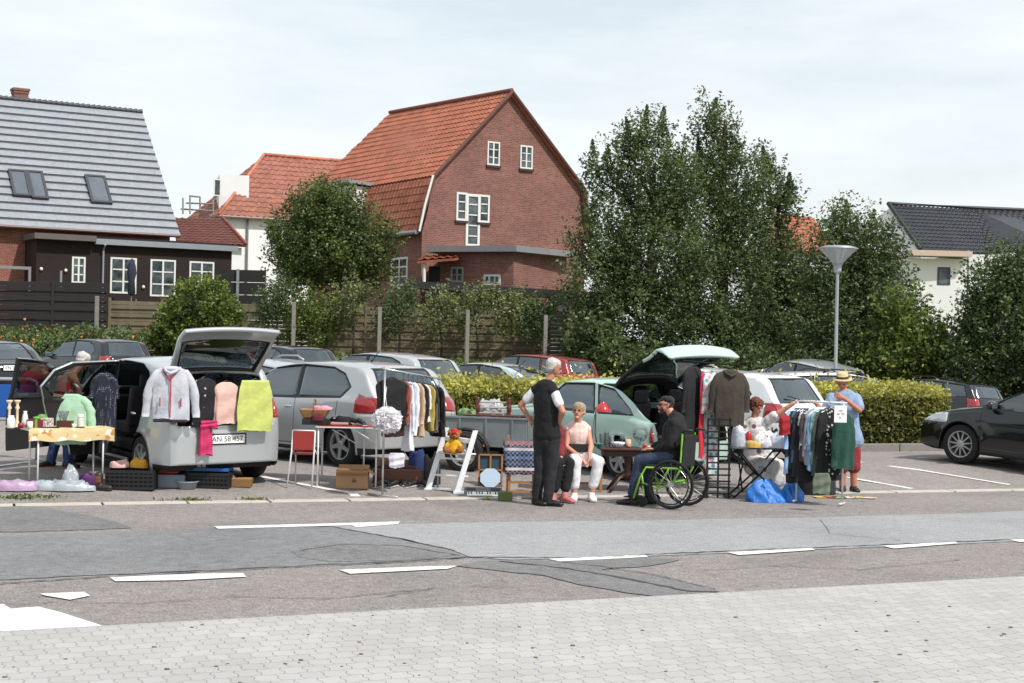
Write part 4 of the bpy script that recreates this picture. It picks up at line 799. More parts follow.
def carbody(sp):
    L, W, H = sp['L'], sp['W'], sp['H']; ztf = smoothf(sp['top'], .05); r = sp['r']; ra = r+.05; bz = sp['belt']; xs = set()
    x = 0
    while x < L: xs.add(round(x, 4)); x += .075
    for e in (.004, .01, .018, .03, .045, .065, .09, .12, .15, .19, .23, .27, .31, .35, .40, .45): xs.add(e); xs.add(L-e)
    xs.add(0.0); xs.add(L)
    for xw in (sp['xr'], sp['xf']):
        for k in range(-8, 9): xs.add(round(xw+ra*math.sin(PI/2*k/8)*.999, 4))
        xs.add(xw-ra*1.003); xs.add(xw+ra*1.003)
    xs = sorted(q for q in xs if 0 <= q <= L); q = [xs[0]]
    for x in xs[1:]:
        if x-q[-1] > .003 or x == L: q.append(x)
    xs = q
    def plan(x):
        f = 1-.20*(1-min(1, (L-x)/.8))**2.3; g = 1-.13*(1-min(1, x/.45))**2.3; return f*g
    def halfw(x, z):
        b = interp(bz, x); zl = .2
        if z <= b: t = (z-zl)/(b-zl); f = .945+.055*math.sin(PI*min(1, max(0, t)*.62+.22))-.012*max(0, t-.8)*5
        else: g = min(1, (z-b)/(H-b)); f = .933+.0-(.933-sp['wr'])*g**1.12
        y = W/2*f*plan(x)
        for xw in (sp['xr'], sp['xf']):
            dd = math.hypot(x-xw, z-r)-ra; 
            if z < b: y += .016*math.exp(-(dd/.05)**2)
        return y
    def bulge(x, y):
        s = min(1, abs(y)/(W/2)); k = .10*max(0, (x-.62*L)/(.38*L))**1.5-.055*max(0, (.2*L-x)/(.2*L)); return k*(1-s*s)
    nb, ng, nt_ = 10, 7, 12
    bm = bmesh.new(); rings = []
    for x in xs:
        zt = ztf(x); cr_ = min(.05, .035+.01); ze = zt-cr_; b = min(interp(bz, x), ze-.03); z0 = .20
        if x < .35: z0 += .10*(1-x/.35)**2
        if L-x < .4: z0 += .05*(1-(L-x)/.4)**2
        for xw in (sp['xr'], sp['xf']):
            if abs(x-xw) < ra: z0 = max(z0, r+math.sqrt(max(0, ra*ra-(x-xw)**2)))
        z0 = min(z0, b-.05)
        zs = [z0+(b-z0)*i/nb for i in range(nb)]+[b+(ze-b)*i/ng for i in range(ng+1)]
        left = [(x, halfw(x, z), z) for z in zs]; ye = left[-1][1]
        mid = [(x, ye*math.cos(PI*(i/nt_)) if 0 else ye*(1-2*i/nt_), zt-cr_*abs(1-2*i/nt_)**2.6) for i in range(1, nt_)]
        ring = left+mid+[(p[0], -p[1], p[2]) for p in reversed(left)]
        rings.append([bm.verts.new((p[0]+bulge(p[0], p[1]), p[1], p[2])) for p in ring])
    n = len(rings[0]); ns = nb+ng+1
    for a, b in zip(rings, rings[1:]):
        for i in range(n-1):
            bm.faces.new((a[i], a[i+1], b[i+1], b[i]))
    for ring, x, sg in ((rings[0], xs[0], 1), (rings[-1], xs[-1], -1)):   # end caps
        grid = [[ring[i]]+[None]*(nt_-1)+[ring[n-1-i]] for i in range(ns)]
        for i in range(ns):
            for j in range(1, nt_):
                if i == ns-1: grid[i][j] = ring[ns-1+j]
                else:
                    p = ring[i].co; y = p.y*(1-2*j/nt_); grid[i][j] = bm.verts.new((x+bulge(x, y), y, p.z))
        for i in range(ns-1):
            for j in range(nt_): bm.faces.new((grid[i][j], grid[i][j+1], grid[i+1][j+1], grid[i+1][j]))
    bm.normal_update(); bmesh.ops.recalc_face_normals(bm, faces=bm.faces)
    top = max(bm.faces, key=lambda f: f.calc_center_median().z)
    if top.normal.z < 0: bmesh.ops.reverse_faces(bm, faces=bm.faces)
    return bm, halfw, ztf, bulge
AX = {'side': (0, 2), 'end': (1, 2), 'top': (0, 1)}
def cutpoly(bm, poly, view, sel, lay, code, only=None):
    i, j = AX[view]; us = [p[0] for p in poly]; vs = [p[1] for p in poly]
    bb = (min(us)-.01, max(us)+.01, min(vs)-.01, max(vs)+.01)
    def cand(f):
        if not sel(f): return False
        cs = [v.co for v in f.verts]; return max(c[i] for c in cs) > bb[0] and min(c[i] for c in cs) < bb[1] and max(c[j] for c in cs) > bb[2] and min(c[j] for c in cs) < bb[3]
    n = len(poly)
    for k in range(n):
        fs = [f for f in bm.faces if cand(f)]
        a = poly[k]; b = poly[(k+1) % n]; co = [0, 0, 0]; co[i], co[j] = a; no = [0, 0, 0]; no[i] = b[1]-a[1]; no[j] = -(b[0]-a[0])
        es = set(e for f in fs for e in f.edges); vv = set(v for f in fs for v in f.verts)
        bmesh.ops.bisect_plane(bm, geom=list(vv)+list(es)+fs, plane_co=co, plane_no=no, dist=.0008)
    bm.normal_update()
    for f in bm.faces:
        if cand(f):
            c = f.calc_center_median()
            if inpoly(c[i], c[j], poly): 
                if only is None or f[lay] in only: f[lay] = code
def mk_car(name, label, cat, sp, pm, loc, yaw, group=None, glass=None, detail=2, rails=False, trim=True, open_tail=None, open_doors=(), style='cap', plate=None, bump=None, extra=None, tailm=None, seats=True, plate_z=None, hl=True, handles=True, cargo=False):
    rt = thing(name, label, cat, loc, yaw, group)
    ce, se = math.cos(yaw), math.sin(yaw); hh = lambda a_, b_: hg(loc[0]+a_*ce-b_*se, loc[1]+a_*se+b_*ce)
    zr_ = (hh(sp['xr'], .7)+hh(sp['xr'], -.7))/2; zf_ = (hh(sp['xf'], .7)+hh(sp['xf'], -.7))/2; ltz = (hh(sp['xr'], .7)+hh(sp['xf'], .7))/2; rtz = (hh(sp['xr'], -.7)+hh(sp['xf'], -.7))/2
    pt = math.atan2(zf_-zr_, sp['xf']-sp['xr']); rt.rotation_euler = (math.atan2(ltz-rtz, 1.4), -pt, yaw); rt.location.z = zr_-math.tan(pt)*sp['xr']+(loc[2]-hh(2, 0))
    L, W, H = sp['L'], sp['W'], sp['H']; bm, hw, ztf, bulge = carbody(sp)
    lay = bm.faces.layers.int.new('part'); grp = bm.faces.layers.int.new('grp'); glass = glass or cglass
    side = lambda s: (lambda f: f.normal.y*s > .25 and f.calc_center_median().y*s > .2)
    rear = lambda f: f.normal.x < -.12 and f.calc_center_median().x < sp['top'][7][0]+.45*L/4
    front = lambda f: f.normal.x > .12 and f.calc_center_median().x > sp['wsx']
    dl = sp['doors']; b0 = lambda x: interp(sp['belt'], x)
    # seams first so that glass overrides
    for s in (1, -1):
        for k, x in enumerate(dl):
            zt_ = .95*H if 0 < k < len(dl)-1 or len(dl) == 2 and k == 1 else b0(x)+.02
            lo = .30; 
            for k2 in range(1):
                cutpoly(bm, [(x-.006, lo), (x+.006, lo), (x+.006, zt_), (x-.006, zt_)], 'side', side(s), lay, 8)
        cutpoly(bm, [(dl[-1], .295), (dl[0], .295), (dl[0], .307), (dl[-1], .307)], 'side', side(s), lay, 8)
    if trim:
        for s in (1, -1): cutpoly(bm, [(sp['xr']+.4, .19), (sp['xf']-.4, .19), (sp['xf']-.4, .26), (sp['xr']+.4, .26)], 'side', side(s), lay, 7)
        cutpoly(bm, [(-W, .18), (W, .18), (W, sp.get('bz', .30)), (-W, sp.get('bz', .30))], 'end', lambda f: f.calc_center_median().x < sp['xr']-sp['r']-.1, lay, 7)
        cutpoly(bm, [(-.55, .18), (.55, .18), (.5, .52), (-.5, .52)], 'end', lambda f: f.normal.x > .3 and f.calc_center_median().x > L-.4, lay, 7)
    # tailgate outline
    tz = sp.get('tz', .56)
    (ya, za), (yb, zb) = sp['rg']
    cutpoly(bm, [(-ya-.05, tz), (ya+.05, tz), (ya+.06, za-.02), (yb+.10, zb+.05*H/1.48), (-yb-.10, zb+.05*H/1.48), (-ya-.06, za-.02)], 'end', lambda f: f.calc_center_median().x < sp['top'][7][0]+.3 and (f.normal.x < -.05), grp, 3)
    if open_tail is None:   # seam of the tailgate
        for y0 in (-ya-.055, ya+.045): cutpoly(bm, [(y0, tz), (y0+.010, tz), (y0+.010, za-.03), (y0, za-.03)], 'end', lambda f: f.normal.x < -.3 and f.calc_center_median().x < .5, lay, 8)
        cutpoly(bm, [(-ya-.05, tz), (ya+.05, tz), (ya+.05, tz+.01), (-ya-.05, tz+.01)], 'end', lambda f: f.normal.x < -.3 and f.calc_center_median().x < .5, lay, 8)
    for s in (1, -1):
        t = [(y*s, z) for y, z in sp['tail']]; cutpoly(bm, t, 'end', lambda f: f.calc_center_median().x < sp['tailx'] and f.calc_center_median().z < sp['tail'][1][1]+.1, lay, 4 if s > 0 else 5)
        if hl:
            zf = ztf(L-.25); cutpoly(bm, [(.40*s, zf-.20), (.43*s, zf-.06), (.95*s, zf+.04), (.95*s, zf-.14)], 'end', lambda f: f.calc_center_median().x > L-.52 and f.calc_center_median().z < zf+.06 and (f.normal.x > .15 or abs(f.normal.y) > .5), lay, 6 if s > 0 else 9)
        for k, wn in enumerate(sp['win']):
            grow = .028   # black gasket around the glass
            cx = sum(p[0] for p in wn)/len(wn); cz = sum(p[1] for p in wn)/len(wn)
            g2 = [(cx+(p[0]-cx)*(1+grow*2/.8), cz+(p[1]-cz)*(1+grow*2/.4*.8)) for p in wn]
            cutpoly(bm, g2, 'side', side(s), lay, 7, only=(0, 8)); cutpoly(bm, wn, 'side', side(s), lay, 10+k*2+(0 if s > 0 else 1))
    cutpoly(bm, [(-ya-.02, za-.02), (ya+.02, za-.02), (yb+.025, zb+.02), (-yb-.025, zb+.02)], 'end', rear, lay, 7, only=(0, 8)); cutpoly(bm, [(-ya, za), (ya, za), (yb, zb), (-yb, zb)], 'end', rear, lay, 2)
    (yc, zc), (yd, zd) = sp['ws']; cutpoly(bm, [(-yc-.02, zc-.015), (yc+.02, zc-.015), (yd+.02, zd+.01), (-yd-.02, zd+.01)], 'end', front, lay, 7, only=(0, 8)); cutpoly(bm, [(-yc, zc), (yc, zc), (yd, zd), (-yd, zd)], 'end', front, lay, 3)
    if open_doors:
        for gi, (x0, x1) in enumerate(((dl[1], dl[0]), (dl[2], dl[1]))):
            wn = sp['win'][gi]; xt0 = max(x1 if gi == 1 else wn[2][0]-.03, 0)
            if gi == 0: pg_ = [(x0, .30), (x1, .30), (x1-.0, b0(x1)+.0), (wn[1][0]+.02, wn[1][1]+.035), (x0, H*.965)]
            else: pg_ = [(x0, .62), (x0+.22, .30), (x1, .30), (x1, H*.965), (wn[2][0]-.06, H*.955), (wn[3][0]-.05, wn[3][1]+.03), (wn[4][0]-.04, wn[4][1])]
            cutpoly(bm, pg_, 'side', side(1), grp, 1+gi)
    names = {2: 'rear_window', 3: 'windscreen', 4: 'tail_light', 5: 'tail_light', 6: 'headlight', 9: 'headlight'}
    def extract(gsel, psel, nm, mats, parent, solid=.022, origin=None, thick_mat=1, shift=0):
        nb_ = bmesh.new(); vm = {}; cnt = 0
        for f in bm.faces:
            if gsel(f[grp]) and psel(f[lay]):
                vs = []
                for v in f.verts:
                    if v not in vm: vm[v] = nb_.verts.new(v.co-(origin or V((0, 0, 0)))+v.normal*shift)
                    vs.append(vm[v])
                try: q = nb_.faces.new(vs)
                except ValueError: continue
                q.smooth = True; q.material_index = 2 if f[lay] in (7, 8) and len(mats) > 2 else 0; cnt += 1
        if not cnt: nb_.free(); return None
        me = bpy.data.meshes.new(nm); nb_.to_mesh(me); nb_.free()
        for m_ in mats: me.materials.append(m_)
        o = bpy.data.objects.new(nm, me); col.objects.link(o); o.parent = parent
        if origin is not None: o.location = origin
        if solid: s_ = o.modifiers.new('shell', 'SOLIDIFY'); s_.thickness = solid; s_.offset = -1; s_.material_offset = thick_mat if len(mats) > 1 else 0; s_.material_offset_rim = 0
        return o
    if sp.get('blackgate'):
        for f in bm.faces:
            if f[grp] == 3 and f[lay] == 0 and f.calc_center_median().z > za+.015: f[lay] = 7
    bm.normal_update()
    opened = {}; 
    if open_tail is not None: opened[3] = 'tailgate'
    if open_doors: opened[1] = 'front_door'; opened[2] = 'rear_door'
    keep = lambda g: g not in opened
    body = extract(keep, lambda p: p in (0, 7, 8), 'body', [pm, interior, blackp], rt)
    codes = sorted(set(f[lay] for f in bm.faces if keep(f[grp]))-{0, 7, 8})
    lens = {4: tailm or redlamp, 5: tailm or redlamp, 6: headl, 9: headl}
    for c in codes:
        extract(keep, lambda p, c=c: p == c, names.get(c, 'side_window'), [lens.get(c, glass)], rt, .004 if c not in lens else .03, shift=-.004 if c not in lens else .006)
    for g, nm in opened.items():
        if g == 3: gx = max(v.co.x for f in bm.faces if f[grp] == 3 for v in f.verts if abs(v.co.y) < .3); org = V((gx, 0, ztf(gx)-.005)); rot = (0, open_tail, 0)
        else: x1 = dl[0] if g == 1 else dl[1]; org = V((x1, hw(x1, .6)-.02, .6)); rot = (0, 0, open_doors[g-1])
        d = extract(lambda q: q == g, lambda p: p in (0, 7, 8), nm, [pm, interior if (g != 3 or sp.get('blackgate')) else pm, blackp], rt, .045 if g != 3 else .05, origin=org)
        if d is None: continue
        d.rotation_euler = rot; d['nm'] = nm
        for c in sorted(set(f[lay] for f in bm.faces if f[grp] == g)-{0, 7, 8}):
            q = extract(lambda q: q == g, lambda p, c=c: p == c, names.get(c, 'side_window'), [lens.get(c, glass)], d, .004 if c not in lens else .03, origin=org, shift=-.004); 
            if q: q.location = (0, 0, 0)
        del d['nm']
    # underbody, arches, interior
    u = MB(); u.box((L/2, 0, .27), (L-.5, W-.16, .14)); 
    u.build('underbody', blackp, rt)
    ci = MB(); x0 = sp['xr']-.45; x1 = sp['doors'][0]; bb = sp['belt'][1][1]
    if open_tail is None: ci.box(((x0+.5+x1)/2, 0, .48), (x1-x0-.5, W-.24, .28)); ci.box((.42*L/4, 0, .60), (.5*L/4, W*.62, .55))
    else: ci.box(((.1+x1)/2, 0, .42), (x1-.1, W-.26, .12)); ci.box((.8, 0, .55), (.9, W-.3, .12))
    ci.box((x1-.12, 0, bb-.16), (.35, W-.22, .26)); ci.build('cabin_floor', interior, rt, bevel=.03)
    for xw, sd in ((sp['xr'], 1), (sp['xr'], -1), (sp['xf'], 1), (sp['xf'], -1)):
        y = sd*(W/2-.115); tm, rm_, bd = wheel_mesh(sp['r'], style)
        w_ = ob('wheel', tm, rt, (xw, y, sp['r']), (0, rnd.uniform(0, 1), PI if sd > 0 else 0)); ob('rim', rm_, w_); ob('brake_disc', bd, w_)
    for xw in (sp['xr'], sp['xf']):
        for sd in (1, -1):
            a = MB(); rr = sp['r']+.045; pts = [(rr*math.cos(t), rr*math.sin(t)) for t in [PI*k/12-.15 for k in range(14)]]
            vs = [(xw+c, sd*y_, sp['r']+s_) for y_ in (W/2-.04, W/2-.30) for c, s_ in pts]; n_ = len(pts); a.add(vs, [(k, k+1, n_+k+1, n_+k) for k in range(n_-1)]+[tuple(range(n_, 2*n_))])
            a.build('wheel_arch', blackp, rt)
    if seats:
        if 'seat' not in WC:
            s_ = MB(); s_.box((0, 0, .0), (.48, .46, .16)); s_.box((-.27, 0, .30), (.13, .46, .55), basis(0, -.22)); s_.box((-.38, 0, .66), (.09, .25, .19), basis(0, -.15)); o = s_.build('seat', seatm, bevel=.04); WC['seat'] = o.data; bpy.data.objects.remove(o)
        for x in sp['seat']:
            for y in (.36, -.36):
                o = ob('seat', WC['seat'], rt, (x, y*W/1.75, .56*H/1.48)); b = o.modifiers.new('bevel', 'BEVEL'); b.width = .04; b.segments = 3
        sw_ = MB(); sw_.tube([(x1-.42+.06*math.sin(t)*.5, .36*W/1.75+.18*math.cos(t), .86*H/1.48+.16*math.sin(t)) for t in [2*PI*k/16 for k in range(16)]], .014, 6, closed=True); sw_.build('steering_wheel', blackp, rt, smooth=True)
    # mirrors, handles, plates, wipers
    xm = sp['win'][0][0][0]-.12; zm = sp['win'][0][0][1]+.03
    for s in (1, -1):
        q = MB(); y = hw(xm, zm)*s; q.ell((xm, y+.13*s, zm+.035), (.075, .115, .075), nu=12, nv=8); q.box((xm, y+.03*s, zm-.03), (.06, .10, .035)); mo_ = q.build('side_mirror', pm if rnd.random() < .8 else blackp, rt, smooth=True)
        q = MB(); q.box((xm-.066, y+.13*s, zm+.035), (.012, .16, .10)); q.build('mirror_glass', mirrorm, mo_, bevel=.01)
        if handles:
            for k in range(len(dl)-1):
                xh = dl[k+1]+.14; zh = b0(xh)-.12; yh = hw(xh, zh)*s; q = MB(); q.ell((xh, yh+.012*s, zh), (.085, .022, .017), nu=10, nv=6); q.build('door_handle', pm if detail > 1 else blackp, rt, smooth=True)
    px_ = plate_z or .74; xr_ = bulge(0, 0)-.006
    if plate is not None:
        par = rt; q = MB(); q.box((xr_, 0, px_), (.014, .50, .11)); pl_ = q.build('number_plate', plw, par, bevel=.004)
        q = MB(); q.box((xr_+.004, 0, px_), (.012, .54, .145)); q.build('plate_frame', blackp, pl_)
        text(plate, .098, blk, pl_, (xr_-.008, 0, px_), (PI/2, 0, -PI/2), 'plate_number', .001)
    zwr = sp['rg'][0][1]
    if detail > 1 and open_tail is None:
        xx = next(x_*.01 for x_ in range(0, 100) if ztf(x_*.01) > zwr+.02); q = MB(); q.cyl((xx-.08, .02, zwr+.02), (xx-.02, .38, zwr+.10), .01, n=6); q.box((xx-.06, 0, zwr-.0), (.05, .07, .04)); q.build('rear_wiper', blackp, rt)
        q = MB(); q.box((sp['top'][6][0]-.06, 0, ztf(sp['top'][6][0])-.055), (.03, .3, .025)); q.build('brake_light', redlamp, rt)
    q = MB(); xa = sp['top'][7][0]+.1; q.cyl((xa, 0, ztf(xa)), (xa-.16, 0, ztf(xa)+.17), .006, n=5); q.cyl((xa+.02, 0, ztf(xa)-.01), (xa-.01, 0, ztf(xa)+.03), .02, .01, n=8); q.build('antenna', blackp, rt)
    if rails:
        for s in (1, -1):
            xs_ = [sp['top'][7][0]-.15, sp['top'][7][0]+.05]+[sp['top'][7][0]+.05+(sp['wsx']-.1-sp['top'][7][0])*k/6 for k in range(1, 6)]+[sp['wsx']-.0]
            pts = [(x_, s*(hw(x_, ztf(x_)-.06)-.07), ztf(x_)+(.055 if 0 < i < len(xs_)-1 else -.02)) for i, x_ in enumerate(xs_)]; q = MB(); q.tube(pts, .017, 8); q.build('roof_rail', mat('#a9adb0', .35, .6, .1) if rails is True else blackp, rt, smooth=True)
    return rt, sp, hw, ztf, bulge
def carloc(ax, ay, px, py, yaw, Y=None, lift=0):      # root position so that local point (ax,ay) stands at the given spot
    p = G(px, py) if Y is None else at(px, py, Y); c, s = math.cos(yaw), math.sin(yaw); x = p.x-(ax*c-ay*s); y = p.y-(ax*s+ay*c); xc = x+2*c; yc = y+2*s
    return (x, y, hg(xc, yc)+lift)
silver = paint('#b3b8bb', .4, .28); silver2 = paint('#b2b4b5', .4, .3); whitep = paint('#d9dcdd', 0, .25); mint = paint('#a9c6ba', 0, .38); blackc = paint('#0f1114', .3, .16); navy = paint('#191c22', .4, .2); redp = paint('#8e1f20', .1, .25); pale = paint('#b9c4c8', .3, .3); greyp = paint('#888d92', .55, .3)
# A silver hatchback, everything open
yA = R(127); HA = scaled(HATCH, 4.0, 1.76, 1.62, r=.31, wr=.80, rg=[(.62, 1.05), (.54, 1.45)], tz=.80, tail=[(.69, .88), (.70, 1.12), (.95, 1.14), (.95, .88)])
carA, spA, hwA, ztA, bA = mk_car('hatchback', 'silver hatchback with open tailgate and open left doors, clothes hanging from it', 'car', HA, silver, carloc(HA['xr'], -.75, 251, 476.3, yA), yA, open_tail=R(107), open_doors=(R(-62), R(-80)), plate='AN 58 457', style='cap', plate_z=.62)
# B silver five door
yB = R(137.5); HB = scaled(HATCH, 4.22, 1.76, 1.53, r=.32, tail=[(.50, .82), (.56, 1.02), (.92, 1.02), (.92, .80)])
HB['tailx'] = .45
carB, spB, *_ = mk_car('hatchback', 'silver hatchback with big red tail lights behind the clothes rail and folding table', 'car', HB, silver2, carloc(HB['xr'], .78, 343, 467, yB), yB, style='five', plate='AT 47 213')
# C mint retro hatch with open tailgate
yC = R(128); RC = scaled(RETRO, 4.0, 1.62, 1.40)
carC, spC, hwC, ztC, bC = mk_car('vintage_hatchback', 'pale mint green vintage hatchback with raised tailgate hung with clothes', 'car', RC, mint, carloc(RC['xr'], .74, 620, 480, yC), yC, open_tail=R(56), style='cap', handles=False, plate=None, tailm=redlamp)
# D white hatch right behind the table
yD = R(135); HD = scaled(HATCH, 3.8, 1.66, 1.46, r=.3)
mk_car('hatchback', 'white hatchback parked behind the seated woman and the green hatch clothes', 'car', HD, whitep, carloc(0, 0, 806, 452, yD, Y=24.0), yD, style='cap', plate='BC 31 906')
# E black car on the right
yE = R(134); SE = scaled(SEDAN, 4.7, 1.80, 1.50, r=.33); SE['xf'] += .14
mk_car('saloon_car', 'glossy black saloon car with chrome window line parked at the right edge', 'car', SE, blackc, carloc(SE['xf'], .78, 961, 463.5, yE), yE, style='multi', detail=2)
# beyond
G1 = 'cars parked in the back row behind the hedge'
def far(nm, lab, sp, pm, px, Y, yaw, ax=0, lift=0, **k): return mk_car(nm, lab, 'car', sp, pm, carloc(ax, 0, px, 400, R(yaw), Y=Y, lift=lift), R(yaw), G1, detail=1, **k)
far('estate_car', 'dark estate car with black roof rails seen above the right part of the hedge', scaled(WAGON, 4.5, 1.75, 1.46), navy, 990, 43, 130, rails='b', plate=None)
far('suv', 'silver grey SUV left of the lamp pole before the dark trees', scaled(WAGON, 4.0, 1.8, 1.60, r=.34), silver, 853, 46, 137, glass=cglass2, lift=-.05)
far('estate_car', 'white estate car facing right with roof rails between the lamp pole and white hatchback', scaled(WAGON, 4.5, 1.76, 1.50), whitep, 750, 32.5, 15, rails='b', lift=-.12)
far('estate_car', 'white estate car with silver roof rails behind the raised green tailgate', scaled(WAGON, 4.4, 1.78, 1.50), whitep, 756, 33.0, 140, rails=True, lift=-.1)
far('estate_car', 'red estate car with dark windows beside the end of the timber fence', scaled(WAGON, 4.3, 1.76, 1.50), redp, 584, 43, 142)
far('saloon_car', 'pale silver blue saloon car just above the hedge, behind the standing man', scaled(SEDAN, 4.4, 1.74, 1.42), pale, 568, 33.5, 148, lift=-.12)
far('people_carrier', 'silver people carrier whose roof rises behind the big silver hatchback', scaled(HATCH, 4.2, 1.74, 1.50), silver, 446, 33, 142, lift=-.1)
far('estate_car', 'silver estate car with roof rails showing between the two silver hatchbacks', scaled(WAGON, 4.4, 1.74, 1.46), silver, 322, 28.5, 135, rails=True, glass=cglass2, lift=-.1)
far('hatchback', 'dark hatchback with shiny roof farthest back between the silver cars', scaled(HATCH, 4.0, 1.72, 1.46), navy, 320, 38, 138, lift=-.05)
far('hatchback', 'black hatchback parked below the black fence and orange flowers', scaled(HATCH, 4.0, 1.74, 1.48), navy, 130, 41.5, 137)
far('saloon_car', 'black saloon car with white number plate cut off by the left edge', scaled(SEDAN, 4.4, 1.76, 1.43), blackc, 14, 32.5, 124, plate='EN 21 873', plate_z=.88)
# ================================================================ people
def ecap(mb, a, b, ra, rb, side=None, n=14, steps=4):
    # rounded elliptical limb from a to b; ra, rb are radii or (width, depth); side is the width direction
    a = V(a); b = V(b); ra = ra if isinstance(ra, tuple) else (ra, ra); rb = rb if isinstance(rb, tuple) else (rb, rb)
    d = b-a; L = max(d.length, 1e-4); d = d/L if d.length > 1e-5 else V((0, 0, 1)); s = V(side) if side else (V((1, 0, 0)) if abs(d.x) < .9 else V((0, 1, 0)))
    s = (s-d*s.dot(d)).normalized(); t = d.cross(s); vs = []; rings = []
    for k in range(1, 5): ph = -PI/2+PI/2*k/4.001; rings.append((math.sin(ph)*min(ra), math.cos(ph), ra))
    for k in range(steps+1): f = k/steps; rings.append((L*f, 1, (ra[0]+(rb[0]-ra[0])*f, ra[1]+(rb[1]-ra[1])*f)))
    for k in range(1, 5): ph = PI/2*k/4.2; rings.append((L+math.sin(ph)*min(rb), math.cos(ph), rb))
    for z, c, r in rings:
        for i in range(n): an = 2*PI*i/n; vs.append(a+d*z+s*(r[0]*c*math.cos(an))+t*(r[1]*c*math.sin(an)))
    m = len(rings); fs = [(k*n+i, k*n+(i+1) % n, (k+1)*n+(i+1) % n, (k+1)*n+i) for k in range(m-1) for i in range(n)]+[tuple(range(n-1, -1, -1)), tuple(range((m-1)*n, m*n))]
    mb.add(vs, fs)
def organic(mb, name, m, parent, voxel=.01, smooth=4, fold=0, fscale=9, seed=0, loc=None, zs=1.0):
    me = bpy.data.meshes.new(name); me.from_pydata(mb.v, [], mb.f); o = bpy.data.objects.new(name, me); col.objects.link(o)
    r = o.modifiers.new('r', 'REMESH'); r.mode = 'VOXEL'; r.voxel_size = voxel; s = o.modifiers.new('s', 'SMOOTH'); s.iterations = smooth; s.factor = .5
    dg = bpy.context.evaluated_depsgraph_get(); me2 = bpy.data.meshes.new_from_object(o.evaluated_get(dg)); bpy.data.objects.remove(o); bpy.data.meshes.remove(me)
    if fold:
        n = len(me2.vertices); co = np.empty(n*3); me2.vertices.foreach_get('co', co); co = co.reshape(-1, 3); no = np.empty(n*3); me2.vertices.foreach_get('normal', no); no = no.reshape(-1, 3)
        dd = np.array([mnoise.noise((c[0]*fscale+seed, c[1]*fscale, c[2]*fscale*zs))+.5*mnoise.noise((c[0]*fscale*2.3, c[1]*fscale*2.3+seed, c[2]*fscale*2*zs)) for c in co])
        co += no*(dd[:, None]*fold); me2.vertices.foreach_set('co', co.ravel()); me2.update()
    me2.materials.clear()
    for mm in (m if isinstance(m, (list, tuple)) else [m]): me2.materials.append(mm)
    me2.polygons.foreach_set('use_smooth', [True]*len(me2.polygons)); me2.name = name
    o = bpy.data.objects.new(name, me2); col.objects.link(o); o.parent = parent
    if loc: o.location = loc
    return o
def skinmat(h): 
    m = mat(h, .5, 0, .12, 14, .1, 60, name='skin_'+h.strip('#')); m.node_tree.nodes['Principled BSDF'].inputs['Subsurface Weight'].default_value = .08; m.node_tree.nodes['Principled BSDF'].inputs['Subsurface Radius'].default_value = (.01, .004, .002); return m
eyem = mat('#2a2320', .2, name='eye'); lipm = mat('#9c5148', .5)
def hand(mb, w, d, n, curl=.5, scale=1, thumb=1):
    w = V(w); d = V(d).normalized(); n = V(n); n = (n-d*n.dot(d)).normalized(); s = d.cross(n); k = scale
    ecap(mb, w, w+d*.03*k, (.026*k, .02*k), (.030*k, .018*k), s); ecap(mb, w+d*.02*k, w+d*.085*k, (.032*k, .016*k), (.040*k, .014*k), s)
    for i, ln in enumerate((.075, .085, .079, .060)):
        b = w+d*.085*k+s*(i-1.5)*.0225*k; sp = s*(i-1.5)*.06; d1 = (d+sp+n*curl*.5).normalized(); p1 = b+d1*ln*.5*k; d2 = (d+sp+n*curl*1.8).normalized(); p2 = p1+d2*ln*.5*k
        ecap(mb, b-d*.01, p1, .0095*k, .009*k, n=8, steps=1); ecap(mb, p1, p2, .009*k, .0075*k, n=8, steps=1)
    b = w+d*.03*k-s*.03*k*thumb; p1 = b+(d*.7-s*.75*thumb+n*.3).normalized()*.04*k; p2 = p1+(d*.95-s*.3*thumb+n*.5).normalized()*.032*k
    ecap(mb, b, p1, .012*k, .0105*k, n=8, steps=1); ecap(mb, p1, p2, .0105*k, .008*k, n=8, steps=1)
